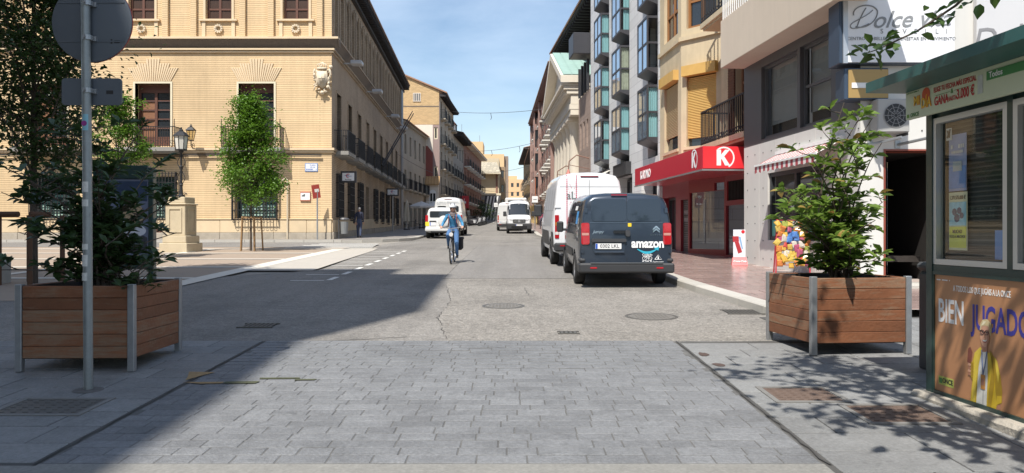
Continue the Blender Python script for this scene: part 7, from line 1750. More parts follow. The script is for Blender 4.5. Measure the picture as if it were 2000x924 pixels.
for i in range(n + 1):
    t_ = i / n; xx = .22 + .40 * t_; yy = .775 - .075 * math.sin(math.pi * min(1, t_ * 1.02)) ; w_ = .004 + .020 * math.sin(math.pi * t_) + .006; pu.append((xx, yy + w_)); pl_.append((xx, yy - w_ * .7))
m.plate(pl_ + pu[::-1], .002, .004); m.plate([(.545, .80), (.64, .745), (.655, .82)], .002, .005); m.build('logo_smile', M('logo_teal', (.03, .38, .52), .5), van, local=True)
m = VM(lj); cy = 1.14
for k in (0, 1): yb = cy + k * .05; m.plate([(.53, yb - .04), (.60, yb + .015), (.67, yb - .04), (.67, yb - .005), (.60, yb + .055), (.53, yb - .005)], .004, .012)
m.build('chevron_badge', chrome, van, local=True)
m = VM(lj); m.text('C I T R O Ë N', .04, Matrix.Translation((.60, 1.06, .003)), extr=.001); m.text('Jumpy', .085, Matrix.Translation((-.56, 1.12, .004)), extr=.002, shear=.3, bold=.004); m.build('badge_lettering', chrome, van, local=True)
m = VM(lj); m.text('Cuidado', .06, Matrix.Translation((.42, .665, .003)), extr=.001, bold=.01); m.scribble(.32, .53, .525, .022, .003, True); m.text('Ángulos muertos', .032, Matrix.Translation((.64, .528, .003)), extr=.001)
for c in (.365, .475):
    pts = [(c + .04 * math.cos(R(a)), .59 + .04 * math.sin(R(a))) for a in range(0, 361, 30)]; m.tube([(p[0], p[1], .004) for p in pts], .005, 4)
m.tube([(.365, .59, .004), (.40, .635, .004), (.455, .635, .004), (.475, .59, .004), (.43, .59, .004), (.40, .635, .004)], .005, 4); m.tube([(.57, .57, .004), (.64, .66, .004), (.71, .57, .004), (.57, .57, .004)], .006, 4); m.plate([(.625, .58), (.655, .58), (.65, .63), (.63, .63)], .002, .004); m.build('warning_decal', WL, van, local=True)
for s in (-1, 1):
    x0, x1 = (.735, .90) if s > 0 else (-.90, -.735)
    lp = VM(lj).rrect(x0, x1, .87, 1.30, .035, -.08, .014).build('tail_lamp', tail_red, van, local=True)
    VM(lj).rrect(x0 + .012, x1 - .012, 1.05, 1.10, .012, .012, .018).build('reverse_lens', M('smoky_lens', (.45, .22, .18), .15, coat=.4), lp, local=True)
    VM(lj).rrect(x0 + .02, x1 - .02, 1.12, 1.28, .02, .012, .018).build('lens', M('tail_lens', (.40, .015, .018), .1, var=.35, scale=40, coat=.6), lp, local=True)
    VM(lj).rrect((.77 if s > 0 else -.83), (.83 if s > 0 else -.77), 1.5, 1.6, .01, -.03, .018).build('hinge', m_navyp, van, local=True); VM(lj).rrect((.84 if s > 0 else -.90), (.90 if s > 0 else -.84), .70, .79, .01, -.03, .018).build('hinge', m_navyp, van, local=True)
m = MB(); m.bbox(-.09, .28, -.955, .955, .30, .50, .035); bp_ = m.build('rear_bumper', m_bump, van, local=True, smooth='auto')
m = MB(); m.bbox(-.02, .3, .80, .945, .50, .60, .035); m.bbox(-.02, .3, -.945, -.80, .50, .60, .035); m.build('bumper_corner', m_bump, bp_, local=True)
m = MB(); m.box(-.095, .1, -.72, .72, .495, .508); m.build('bumper_step', M('step_grey', (.10, .105, .11), .4), bp_, local=True)
for s in (1, -1): MB().bbox(-.096, -.05, s * .66 - .07, s * .66 + .07, .385, .425, .008).build('reflector', tail_red, bp_, local=True)
# sides: window decals, mirror, trim
for v0, v1, s in ((6.15, 8.3, 1),):
    sw_ = lj.patch('side_panel', M('side_panel_navy', (.025, .038, .058), .08, coat=.6), van, .35, 1.75, 6.2, 8.2, .005); lj.patch('side_panel', M('side_panel_navy'), van, 1.85, 2.75, 6.2, 8.2, .005)
    lj.patch('door_window', veh_glass, van, 2.9, 3.45, 6.3, 8.0, .006)
lj.patch('blue_decal', M('decal_blue', (.06, .30, .65), .4), van, .55, .95, 6.4, 7.2, .008); lj.patch('white_decal', WL, van, 1.0, 1.5, 7.3, 7.7, .008)
lj.patch('side_moulding', m_bump, van, 1.45, 3.3, 3.3, 3.9, .012); lj.patch('windscreen', veh_glass, van, 3.36, 3.9, 8.4, 15.6, .006, 5, 12)
for s in (1, -1):
    m = MB(); m.bbox(3.28, 3.42, s * 1.0 - (.0 if s > 0 else .16), s * 1.0 + (.16 if s > 0 else .0), 1.02, 1.28, .03); m.box(3.3, 3.38, s * .92 - .05, s * .92 + .1, 1.05, 1.1); m.build('mirror', m_bump, van, local=True)
# ---------------- white high-roof van in front of it
PS = [(0, .36), (.84, .36), (.95, .40), (.985, .60), (1.0, .95), (1.0, 1.20), (.985, 1.35), (.945, 1.75), (.90, 2.15), (.85, 2.38), (.75, 2.52), (.45, 2.60), (0, 2.62)]
def sprinter_loft(): return Loft(PS, [(0, .955, 2.50), (.04, .98, 2.56), (.15, 1, 2.6), (.6, 1, 2.62), (3.6, 1, 2.63), (4.1, .99, 2.60), (4.45, .98, 2.45), (4.8, .97, 2.0), (5.1, .96, 1.55), (5.25, .955, 1.38), (5.6, .93, 1.2), (5.8, .88, 1.08), (5.88, .80, .98)], 1.15, 2.62, 1.0, .08)
m_whitep = M('white_van_paint', (.70, .71, .73), .28, var=.02, coat=.6)
m_whitep2 = M('white_van_paint_dusty', (.62, .62, .61), .35, var=.05, coat=.3)
def big_van(name, label, x, y, head, paint, rear_detail=True, front_detail=False, stripes=False, lens_low=True, short=0., group=None):
    lf = sprinter_loft(); t = vehicle(name, label, 'van', x, y, head, group)
    lf.body('body', [paint, m_bump], t, (1.15, 4.85), .42, dark_below=.0)
    for xx in (1.15, 4.85):
        for s in (1, -1): wheel(t, xx, s * .87, .35, .23, s, m_cap)
    MB().box(.5, 5.4, -.7, .7, .30, .5).build('underbody', m_bump, t, local=True)
    for s, (v0, v1) in ((1, (2.6, 4.0)), (-1, (20., 21.4))):
        lf.patch('side_rail', m_bump, t, 1.65, 4.35, v0, v1, .012); lf.patch('side_rail', m_bump, t, .1, .68, v0, v1, .012)
    for v0, v1 in ((6.5, 8.4), (15.6, 17.5)): lf.patch('door_window', veh_glass, t, 4.05, 4.62, v0, v1, .006)
    if rear_detail:
        VM(lf).rrect(-.004, .004, .55, 2.40, .002, 0, .004).build('door_gap', seam, t, local=True)
        for s in (-1, 1):
            x0, x1 = (.84, .955) if s > 0 else (-.955, -.84); lp = VM(lf).rrect(x0, x1, .78, 1.42, .02, -.08, .012).build('tail_lamp', tail_red, t, local=True); VM(lf).rrect(x0 + .01, x1 - .01, .88, .96, .01, .01, .016).build('reverse_lens', tail_wht, lp, local=True); VM(lf).rrect(x0 + .01, x1 - .01, 1.13, 1.22, .01, .01, .016).build('indicator_lens', tail_or, lp, local=True)
            VM(lf).rrect((.80 if s > 0 else -.96), (.96 if s > 0 else -.80), 1.62, 1.66, .01, -.05, .02).build('hinge', paint, t, local=True)
        VM(lf).rrect(-.25, .25, 2.47, 2.50, .01, 0, .02).build('brake_lamp', M('dark_red_lamp'), t, local=True)
        m = VM(lf); m.rrect(-.82, .82, 2.20, 2.206, .002, 0, .003); m.rrect(-.80, -.02, 1.06, 1.066, .002, 0, .003); m.build('crease', M('crease_grey', (.35, .36, .38), .4), t, local=True)
        m = MB(); m.bbox(-.10, .2, -.97, .97, .42, .66, .04); bq = m.build('rear_bumper', m_bump, t, local=True); MB().bbox(-.105, -.05, .6, .82, .56, .60, .008).build('reflector', tail_red, bq, local=True)
        plate(t, lf, -.42, .80, None)
    if stripes:
        dt = M('dot_red', (.55, .02, .08), .5)
        for c in (-.62, -.36):
            m = VM(lf)
            for k in range(34): m.lathe([(.018, .002), (.018, .005)], 7, Matrix.Translation((c + .0, .72 + k * .054, 0)))
            m.build('dot_stripe', dt, t, local=True)
        m = VM(lf)
        for k in range(40): m.lathe([(.009, .002), (.009, .004)], 5, Matrix.Translation((-.60 + random.random() * .24, .9 + random.random() * 1.4, 0)))
        m.build('dot_scatter', dt, t, local=True)
        m = VM(lf); m.text('aL', .30, Matrix.Translation((-.50, 1.95, .003)), extr=.001, bold=.012); m.build('lettering', M('letter_grey', (.14, .17, .17), .5), t, local=True)
        m = VM(lf)
        for k in range(5): m.rrect(-.5 + k * .0, -.1, 1.0, 1.004, .001, 0, .003)
        for k in range(4): lf.patch('side_rib', M('rib_grey', (.42, .43, .45), .4), t, .5 + k * .85, 1.2 + k * .85, 6.5, 8.2, .005)
    if front_detail:
        lf.patch('windscreen', veh_glass, t, 4.5, 5.16, 8.6, 15.4, .008, 6, 12)
        VM(lf, False, 5.86).rrect(-.50, .50, .86, 1.12, .06, -.05, .04).build('grille', black_gl, t, local=True); g = t.children[-1]
        for k in range(3): VM(lf, False, 5.86).rrect(-.46, .46, .91 + k * .06, .93 + k * .06, .008, .04, .05).build('grille_bar', chrome, g, local=True)
        VM(lf, False, 5.86).lathe([(.09, .05), (.09, .06)], 14, Matrix.Translation((0, .99, 0))).build('star_badge', chrome, g, local=True)
        for s in (-1, 1):
            a, b = (.55, .84) if s > 0 else (-.84, -.55); VM(lf, False, 5.78).plate([(a, .86), (b, .86), (b, 1.16 if s > 0 else 1.06), (a, 1.06 if s > 0 else 1.16)], -.06, .05).build('headlamp', tail_wht, t, local=True)
        m = MB(); m.bbox(5.45, 5.98, -.98, .98, .34, .82, .07); bq = m.build('front_bumper', m_bump, t, local=True, smooth='auto'); m = VM(lf, False, 5.99); m.rrect(-.6, .6, .45, .62, .04, -.01, .006); m.build('air_intake', black_gl, bq, local=True)
        plate(bq, lf, 0, .68, None, False, 5.98)
        m = VM(lf, False, 4.6); m.lathe([(.04, .02), (.04, .03)], 8, Matrix.Translation((0, 2.33, .12))); m.build('roof_badge', M('grey_badge', (.3, .3, .3), .5), t, local=True)
    for s in (1, -1):
        m = MB(); m.bbox(4.55, 4.68, s * 1.12 - .13, s * 1.12 + .13, 1.35, 1.75, .04); m.tube([(4.6, s * .95, 1.45), (4.6, s * 1.1, 1.5)], .03, 6); m.build('mirror', m_bump, t, local=True)
    return t, lf
big_van('white_dotted_van', 'tall white van with red dotted stripes parked just ahead of the navy van', 2.13, 21.15, (-.03, 1), m_whitep, True, False, True)
# facing us, further up: rear axle is behind, so place by the rear and point it at us
big_van('white_panel_van', 'white panel van with dark grille parked facing us on the right', .50, 65.6, (.01, -1), m_whitep, False, True)
big_van('white_parked_van', 'white van parked right behind the facing panel van', -.35, 69.5, (-.03, 1), m_whitep2, True, False)
big_van('white_clinic_van', 'tall white van parked ahead of the white off-roader on the left', -4.3, 51.6, (-.0, 1), m_whitep2, True, False)
lf_ = sprinter_loft(); cv = [o for o in COL.objects if o.name == 'white_clinic_van'][0]
VM(lf_).rrect(-.72, -.12, 1.62, 2.02, .08, 0, .006).build('rear_window', veh_glass, cv, local=True); VM(lf_).rrect(.12, .72, 1.62, 2.02, .08, 0, .006).build('rear_window', veh_glass, cv, local=True)
m = VM(lf_); m.scribble(-.75, .75, 2.24, .07, .003, True); m.scribble(-.75, -.15, 2.12, .05, .003, True); m.build('small_print', M('print_pale_grey', (.38, .40, .42), .5), cv, local=True, kind='stuff')
# ---------------- white off-roader with spare wheel, rear towards us, left kerb
PO = [(0, .36), (.80, .36), (.94, .40), (.985, .58), (1.0, .85), (.99, 1.05), (.955, 1.16), (.88, 1.45), (.82, 1.66), (.76, 1.76), (.62, 1.82), (.3, 1.845), (0, 1.85)]
lo_ = Loft(PO, [(0, .95, 1.72), (.05, .98, 1.80), (.2, 1, 1.84), (2.3, 1, 1.85), (2.7, .99, 1.78), (3.2, .98, 1.35), (3.35, .98, 1.22), (4.3, .95, 1.12), (4.5, .88, 1.0)], 1.08, 1.85, .94, .12)
ov = vehicle('white_offroad_car', 'white off-road car with covered spare wheel and yellow panel by the left kerb', 'car', -4.2, 45.4, (-.02, 1))
lo_.body('body', [m_whitep2], ov, (.85, 3.6), .42)
for xx in (.85, 3.6):
    for s in (1, -1): wheel(ov, xx, s * .82, .36, .23, s, m_rim)
MB().box(.3, 4.2, -.65, .65, .32, .5).build('underbody', m_bump, ov, local=True)
VM(lo_).rrect(-.66, .66, 1.24, 1.62, .06, 0, .008).build('rear_window', veh_glass, ov, local=True)
T2 = Matrix.Translation((-.02, -.18, 1.02)) @ Matrix.Rotation(R(-90), 4, 'Y'); sp = MB(T2).lathe([(.32, 0), (.34, .06), (.32, .16), (.26, .18), (.05, .19)], 24).build('spare_wheel_cover', m_whitep2, ov, smooth='auto', local=True)
VM(lo_).rrect(.02, .35, 1.0, 1.14, .02, .215, .22).build('cover_badge', M('badge_orange', (.55, .25, .05), .5, var=.4, scale=20), sp, local=True)
for s in (-1, 1):
    a, b = (.76, .92) if s > 0 else (-.92, -.76); VM(lo_).rrect(a, b, 1.0, 1.38, .02, -.08, .012).build('tail_lamp', tail_red, ov, local=True); VM(lo_).rrect(a - (.06 if s > 0 else 0), b + (0 if s > 0 else .06), .74, .98, .02, -.05, .010).build('yellow_panel', M('yellow_reflect', (.68, .58, .04), .4), ov, local=True)
plate(ov, lo_, -.48, .86, None, w=.34, h=.2); VM(lo_).rrect(-.68, -.28, .97, 1.05, .01, 0, .02).build('plate_lamp', black, ov, local=True)
m = MB(); m.bbox(-.12, .2, -.93, .93, .42, .66, .05); bq = m.build('rear_bumper', m_whitep2, ov, local=True); m = MB(); m.bbox(-.125, .0, -.6, .6, .36, .45, .02); m.build('valance', m_bump, bq, local=True)
for v0, v1 in ((6.4, 8.4), (15.6, 17.6)): lo_.patch('side_window', veh_glass, ov, .45, 1.4, v0, v1, .006); lo_.patch('side_window', veh_glass, ov, 1.5, 2.6, v0, v1, .006)
for s in (1, -1): MB().bbox(2.75, 2.87, s * 1.0 - .1, s * 1.0 + .1, 1.12, 1.3, .03).build('mirror', m_bump, ov, local=True)
# ---------------- bus beyond the vans
bt = vehicle('white_bus', 'white bus seen over the roofs of the parked vans', 'bus', .45, 100, (.0, -1))
MB().bbox(0, 11, -1.25, 1.25, .35, 3.35, .12).build('body', m_whitep2, bt, local=True)
m = MB(); m.bbox(10.95, 11.02, -1.1, 1.1, 1.3, 2.55, .03); m.build('windscreen', veh_glass, bt, local=True); m = MB(); m.bbox(10.98, 11.04, -.9, .9, 2.7, 3.05, .02); m.build('destination_board', black_gl, bt, local=True)
for s in (1, -1):
    m = MB(); m.box(1, 10.4, s * 1.25 - .01, s * 1.25 + .01, 1.5, 2.7); m.build('side_glass', veh_glass, bt, local=True)
    for xx in (2.6, 8.6): wheel(bt, xx, s * 1.1, .48, .28, s, m_cap)
    MB().bbox(11.0, 11.05, s * .9 - .18, s * .9 + .18, .75, .95, .01).build('headlamp', tail_wht, bt, local=True)
# ---------------- scooters by the left kerb
def scooter(x, y, rz, label, col):
    z = zg(y); t = thing('scooter', label, 'scooter', (x, y, z), rz, 'scooters parked by the left kerb'); pm = M('scooter_' + col[0], col[1], .3, coat=.4, var=.05)
    for xx in (-.6, .65):
        T = Matrix.Translation((xx, 0, .26)) @ Matrix.Rotation(R(90), 4, 'X'); w = MB(T).lathe([(.14, -.05), (.25, -.05), (.26, 0), (.25, .05), (.14, .05)], 16).build('wheel', rubber, t, local=True); MB(T).lathe([(.14, -.04), (.14, .04)], 12).build('rim', m_rim, w, local=True)
    m = MB(); m.prism([(-.95, .55), (-.7, .38), (-.2, .28), (.25, .28), (.42, .5), (.55, .95), (.48, 1.0), (.3, .5), (.2, .38), (-.1, .4), (-.15, .72), (-.95, .80)], -.16, .16); m.build('body', pm, t, local=True)
    MB().bbox(-.9, -.12, -.14, .14, .78, .88, .03).build('seat', black, t, local=True)
    m = MB(); m.tube([(.65, 0, .26), (.52, 0, .75), (.46, 0, 1.05)], .03, 6); m.tube([(.42, -.32, 1.08), (.47, 0, 1.05), (.42, .32, 1.08)], .018, 6); m.build('fork', steel, t, local=True)
    MB().bbox(.5, .62, -.09, .09, .82, .98, .03).build('headlamp', tail_wht, t, local=True); MB().tube([(.40, .30, 1.1), (.40, .34, 1.3)], .012, 4).build('mirror_arm', black, t, local=True)
    m = MB(); m.add([(.56, -.2, 1.05), (.56, .2, 1.05), (.42, .16, 1.4), (.42, -.16, 1.4)], [(0, 1, 2, 3)]); m.build('screen', glass_mat('clear_screen', (.85, .88, .9), .05), t, local=True); MB().bbox(-1.15, -.85, -.17, .17, .86, 1.15, .04).build('top_box', black, t, local=True)
for k, (y, c) in enumerate(((92, ('dark', (.03, .03, .035))), (94, ('white', (.6, .6, .6))), (96, ('silver', (.35, .36, .38))), (98.2, ('dark', (.03, .03, .035))), (100.5, ('white', (.6, .6, .6))), (103, ('silver', (.35, .36, .38))))):
    scooter(-4.55 + .09 * k, y, R(20 + 7 * (k % 3)), '%s scooter, %s from the near end of the parked row' % (c[0], ('first', 'second', 'third', 'fourth', 'fifth', 'sixth')[k]), c)
# ---------------- small street things far up
t = thing('red_shop_board', 'red projecting shop board on the left beyond the clinic van', 'sign', (-7.4, 112, 6.0)); MB().bbox(-7.6, -6.3, 111.9, 112.1, 5.2, 7.0, .03).build('board', red, t); MB().box(-6.98, -6.9, 111.88, 111.9, 5.6, 6.6).build('mark', white, t); MB().box(-7.2, -6.7, 111.86, 111.878, 5.9, 6.2).build('mark', white, t)
for (x, y, h, lab, w) in ((-2.75, 131, 2.6, 'small white square sign on a post before the stone hall', .65), (2.15, 72, 2.7, 'white round-cornered sign on a post beside the facing panel van', .55)):
    t = thing('white_post_sign', lab, 'sign', (x, y, zg(y))); MB().tube([(x, y, zg(y)), (x, y, zg(y) + h)], .05, 6).build('post', steel, t); MB(Matrix.Translation((x, y - .08, zg(y) + h))).bbox(-w / 2, w / 2, -.02, .02, -.1, w * .9, .01).build('plate', white, t); MB(Matrix.Translation((x, y - .11, zg(y) + h + w * .3))).box(-w * .3, w * .3, -.006, 0, 0, w * .12).build('mark', M('mark_grey', (.25, .25, .27), .6), t)
t = thing('orange_banner', 'orange cloth hung over a balcony on the right', 'banner', (2.9, 84, 7)); m = MB(); x0 = xr_face(84) - .95
for k in range(6): m.quad((x0 + .03 * (k % 2), 83.2 + k * .3, 5.6), (x0 + .03 * ((k + 1) % 2), 83.5 + k * .3, 5.5), (x0 + .03 * ((k + 1) % 2), 83.5 + k * .3, 7.6), (x0 + .03 * (k % 2), 83.2 + k * .3, 7.6))
m.build('cloth', M('banner_orange', (.65, .17, .05), .8), t)
tree('street_bush', 'green bush in the bed beyond the parked scooters', (-4.4, 118, zg(118)), .3, 2.6, 1.7, lf_d, 900, 12, 'round', .22, 10, .06, crown0=.3)
# ================================================================== PEOPLE
def skin_body(name, parent, J, E, rad, mats, zone, sub=2):
    """one continuous body grown over a skeleton; zone maps a bone to a material slot"""
    names = list(J); idx = {n: i for i, n in enumerate(names)}
    me = bpy.data.meshes.new(name); me.from_pydata([J[n] for n in names], [(idx[a], idx[b]) for a, b in E], [])
    o = bpy.data.objects.new(name, me); COL.objects.link(o)
    sk = o.modifiers.new('s', 'SKIN'); 
    for n in names:
        v = me.skin_vertices[0].data[idx[n]]; r = rad[n]; v.radius = r if hasattr(r, '__len__') else (r, r); v.use_root = (n == 'pelvis')
    sk.use_smooth_shade = True
    ss = o.modifiers.new('u', 'SUBSURF'); ss.levels = sub; ss.render_levels = sub
    nm = new_mesh_from(o); o.modifiers.clear(); o.data = nm; nm.name = name; nm.materials.clear()
    for m in mats: nm.materials.append(m)
    segs = [(Vector(J[a]), Vector(J[b]), zone.get((a, b), 0)) for a, b in E]
    for p in nm.polygons:
        c = p.center; best = None
        for a, b, z in segs:
            d = b - a; t = max(0, min(1, (c - a).dot(d) / max(1e-9, d.length_squared))); q = (c - a - d * t).length
            if best is None or q < best[0]: best = (q, z)
        p.material_index = best[1]; p.use_smooth = True
    o.parent = parent; o.name = name; return o
def figure(parent, j, top, legs, skinc, shoe, hair, bulk=1., fingers=True, sleeves=True, hair_long=False):
    """j: joint positions (x forward, y left, z up); builds body, hair and the face"""
    J = dict(j); E = []; rad = {}; zone = {}
    def add(n, p, r): J[n] = p; rad[n] = r
    b = bulk
    for n, r in (('pelvis', (.135 * b, .115 * b)), ('waist', (.115 * b, .095 * b)), ('chest', (.145 * b, .105 * b)), ('collar', (.10 * b, .075 * b)), ('neck', .052), ('chin', .066), ('head', (.078, .088)), ('crown', .066)): rad[n] = r
    ch = [('pelvis', 'waist'), ('waist', 'chest'), ('chest', 'collar'), ('collar', 'neck'), ('neck', 'chin'), ('chin', 'head'), ('head', 'crown')]
    E += ch; zone.update({('pelvis', 'waist'): 1, ('waist', 'chest'): 0, ('chest', 'collar'): 0, ('collar', 'neck'): 0, ('neck', 'chin'): 2, ('chin', 'head'): 2, ('head', 'crown'): 2})
    for s in 'lr':
        rad.update({'sh' + s: .062 * b, 'el' + s: .045 * b, 'wr' + s: .03, 'pa' + s: (.036, .022), 'hip' + s: .098 * b, 'kn' + s: .065 * b, 'an' + s: .044 * b, 'fo' + s: (.045, .04), 'to' + s: (.038, .028)})
        E += [('collar', 'sh' + s), ('sh' + s, 'el' + s), ('el' + s, 'wr' + s), ('wr' + s, 'pa' + s), ('pelvis', 'hip' + s), ('hip' + s, 'kn' + s), ('kn' + s, 'an' + s), ('an' + s, 'fo' + s), ('fo' + s, 'to' + s)]
        zone.update({('collar', 'sh' + s): 0, ('sh' + s, 'el' + s): 0, ('el' + s, 'wr' + s): 0 if sleeves else 2, ('wr' + s, 'pa' + s): 2, ('pelvis', 'hip' + s): 1, ('hip' + s, 'kn' + s): 1, ('kn' + s, 'an' + s): 1, ('an' + s, 'fo' + s): 3, ('fo' + s, 'to' + s): 3})
        if fingers:
            w, p = Vector(J['wr' + s]), Vector(J['pa' + s]); d = (p - w).normalized(); up = Vector((0, 0, 1)); sd = d.cross(up)
            if sd.length < .1: sd = Vector((0, 1, 0)) if abs(d.y) < .8 else Vector((1, 0, 0))
            sd.normalize(); dn = d.cross(sd) if d.cross(sd).z < 0 else -d.cross(sd)
            for k, L in enumerate((.062, .072, .068, .052)):
                q = p + d * .03 + sd * (.027 - .018 * k); n1, n2 = 'f%d%s' % (k, s), 'g%d%s' % (k, s)
                add(n1, q + d * L * .45, .0095); add(n2, q + d * L * .6 + dn * L * .45, .008); E += [('pa' + s, n1), (n1, n2)]; zone.update({('pa' + s, n1): 2, (n1, n2): 2})
            q = w.lerp(p, .45); n1, n2 = 'th' + s, 'ti' + s; sg = 1 if s == 'l' else -1
            add(n1, q + sd * .045 * -sg * (1 if sd.y * sg > 0 else -1) + d * .02, .011); add(n2, Vector(J[n1]) + d * .03 + dn * .02, .009); E += [('wr' + s, n1), (n1, n2)]; zone.update({('wr' + s, n1): 2, (n1, n2): 2})
    skn = M('skin_tone', (.48, .28, .20), .55, var=.06)
    body = skin_body('body', parent, J, E, rad, [top, legs, skn, shoe], zone)
    H = Vector(J['head']); f = Vector((1, 0, 0)); 
    m = MB(); puff(m, H + Vector((.088, 0, -.015)), .017, 6, (1, .8, 1.5)); m.build('nose', skn, parent, local=True, smooth=True)
    m = MB(); puff(m, H + Vector((.0, .083, -.01)), .02, 6, (.7, .4, 1.4)); puff(m, H + Vector((.0, -.083, -.01)), .02, 6, (.7, .4, 1.4)); m.build('ears', skn, parent, local=True, smooth=True)
    m = MB(); puff(m, H + Vector((.080, 0, -.058)), .016, 6, (.5, 1.5, .35)); m.build('mouth', M('lip_tone', (.34, .12, .11), .5), parent, local=True, smooth=True)
    m = MB(); puff(m, H + Vector((.079, .032, .018)), .011, 6, (.6, 1.3, .7)); puff(m, H + Vector((.079, -.032, .018)), .011, 6, (.6, 1.3, .7)); m.build('eyes', black, parent, local=True, smooth=True)
    m = MB(); puff(m, H + Vector((-.022, 0, .035)), .10, 12, (.92, .93, .92)); 
    if hair_long: puff(m, H + Vector((-.05, 0, -.07)), .075, 10, (.8, 1.05, 1.5))
    m.build('hair', hair, parent, local=True, smooth=True)
    return body
def walk_joints(h, swing=.18, arm=.12, lean=.02):
    k = h / 1.72
    P = dict(pelvis=(0, 0, .93), waist=(.01, 0, 1.07), chest=(lean, 0, 1.27), collar=(lean, 0, 1.42), neck=(lean + .01, 0, 1.49), chin=(lean + .025, 0, 1.55), head=(lean + .03, 0, 1.62), crown=(lean + .02, 0, 1.67),
             shl=(lean, .175, 1.39), shr=(lean, -.175, 1.39), ell=(-arm * .6, .22, 1.12), elr=(arm * .5, -.22, 1.12), wrl=(-arm * .2, .23, .88), wrr=(arm * 1.3, -.22, .90), pal=(-arm * .1, .23, .82), par=(arm * 1.5, -.21, .84),
             hipl=(0, .085, .88), hipr=(0, -.085, .88), knl=(swing * .7, .09, .49), knr=(-swing * .2, -.09, .49), anl=(swing * .9, .09, .10), anr=(-swing * 1.2, -.09, .13), fol=(swing * .9 + .03, .09, .045), **{'for': (-swing * 1.2 + .03, -.09, .06)}, tol=(swing * .9 + .17, .095, .03), tor=(-swing * 1.2 + .16, -.095, .03))
    return {a: (p[0] * k, p[1] * k, p[2] * k) for a, p in P.items()}
# ---------------- cyclist
bx, by = -1.76, 22.9; bz = zg(by); pit = -math.atan((zg(by + 1) - zg(by - 1)) / 2 * -1)
bk = thing('city_bicycle', 'black city bicycle ridden towards us down the middle of the road', 'bicycle', (bx, by, bz), R(-91)); bk.rotation_euler = (0, pit, R(-91))
m_bike = M('bike_black', (.02, .02, .022), .35, .2, var=.05)
for nm, xx in (('rear_wheel', -.46), ('front_wheel', .60)):
    T = Matrix.Translation((xx, 0, .345)) @ Matrix.Rotation(R(90), 4, 'X')
    w = MB(T).lathe([(.318, -.018), (.338, -.02), (.345, 0), (.338, .02), (.318, .018), (.314, 0), (.318, -.018)], 36, cap=False).build(nm, rubber, bk, local=True, smooth=True)
    m = MB(T); m.lathe([(.306, -.012), (.318, -.012), (.318, .012), (.306, .012), (.306, -.012)], 32, cap=False); m.lathe([(.025, -.04), (.025, .04)], 8)
    for k in range(16): a = k * math.pi / 8; m.tube([(.02 * math.cos(a + .6), .02 * math.sin(a + .6), .03 * (1 if k % 2 else -1)), (.31 * math.cos(a), .31 * math.sin(a), 0)], .0018, 3)
    m.build('rim', chrome, w, local=True)
    m = MB(T); vs = [(.365 * math.cos(R(a)), .365 * math.sin(R(a))) for a in range(-10 if xx < 0 else 20, 200 if xx < 0 else 170, 15)]
    m.tube([(p[0], p[1], 0) for p in vs], .014, 5); m.build('mudguard', M('mudguard_silver', (.4, .4, .4), .3, .6), w, local=True)
m = MB(); m.tube([(0, 0, .29), (-.13, 0, .72), (-.16, 0, .90)], .018, 7); m.tube([(0, 0, .29), (.22, 0, .46), (.44, 0, .80)], .021, 7); m.tube([(-.12, 0, .66), (.2, 0, .62), (.44, 0, .78)], .017, 7)
for s in (-1, 1): m.tube([(0, s * .03, .29), (-.46, s * .06, .345)], .010, 5); m.tube([(-.13, s * .02, .72), (-.46, s * .06, .345)], .009, 5); m.tube([(.46, s * .035, .72), (.5, s * .05, .6), (.60, s * .05, .345)], .013, 5)
m.build('frame', m_bike, bk, local=True, smooth=True)
m = MB(); m.tube([(.45, 0, .78), (.43, 0, 1.0)], .015, 6); m.tube([(.30, .30, 1.04), (.40, .24, 1.06), (.44, 0, 1.02), (.40, -.24, 1.06), (.30, -.30, 1.04)], .012, 6); m.build('handlebar', steel, bk, local=True)
for s in (-1, 1): MB().tube([(.24, s * .315, 1.035), (.34, s * .28, 1.048)], .017, 7).build('grip', black, bk, local=True)
m = MB(); m.bbox(-.30, -.02, -.075, .075, .90, .95, .02); m.build('saddle', black, bk, local=True)
m = MB(); m.lathe([(.09, -.005), (.09, .005)], 18, Matrix.Translation((0, -.05, .29)) @ Matrix.Rotation(R(90), 4, 'X')); m.tube([(0, .07, .29), (.06, .10, .16)], .012, 5); m.tube([(0, -.07, .29), (-.06, -.10, .42)], .012, 5); m.bbox(.02, .12, .08, .17, .14, .165, .006); m.bbox(-.1, .0, -.17, -.08, .41, .435, .006); m.build('crankset', steel, bk, local=True)
MB().lathe([(.02, 0), (.055, .03), (.06, .07)], 14, Matrix.Translation((.50, 0, .86)) @ Matrix.Rotation(R(90), 4, 'Y')).build('headlamp', tail_wht, bk, local=True)
m = MB(); m.tube([(-.2, .05, .74), (-.72, .05, .74), (-.72, -.05, .74), (-.2, -.05, .74)], .009, 5); m.tube([(-.6, .05, .74), (-.46, .07, .35)], .008, 4); m.build('carrier', m_bike, bk, local=True)
pb_ = thing('pannier_bag', 'black pannier bag hanging beside the rear wheel of the bicycle', 'bag', (bx, by, bz), R(-91)); pb_.rotation_euler = bk.rotation_euler
MB().bbox(-.70, -.30, .09, .26, .36, .74, .05).build('bag', M('pannier_black', (.018, .018, .022), .8), pb_, local=True, smooth='auto'); MB().bbox(-.71, -.29, .085, .28, .66, .75, .03).build('flap', M('pannier_black'), pb_, local=True)
cy_ = thing('person', 'cyclist in blue top, jeans and white helmet riding towards us', 'person', (bx, by, bz), R(-91)); cy_.rotation_euler = bk.rotation_euler
denim = M('denim_blue', (.065, .145, .30), .9, var=.30, scale=11, bump=1., bscale=16, fine=.2); bluetop = M('sky_blue_top', (.05, .22, .40), .8, var=.22, scale=9, bump=1., bscale=14)
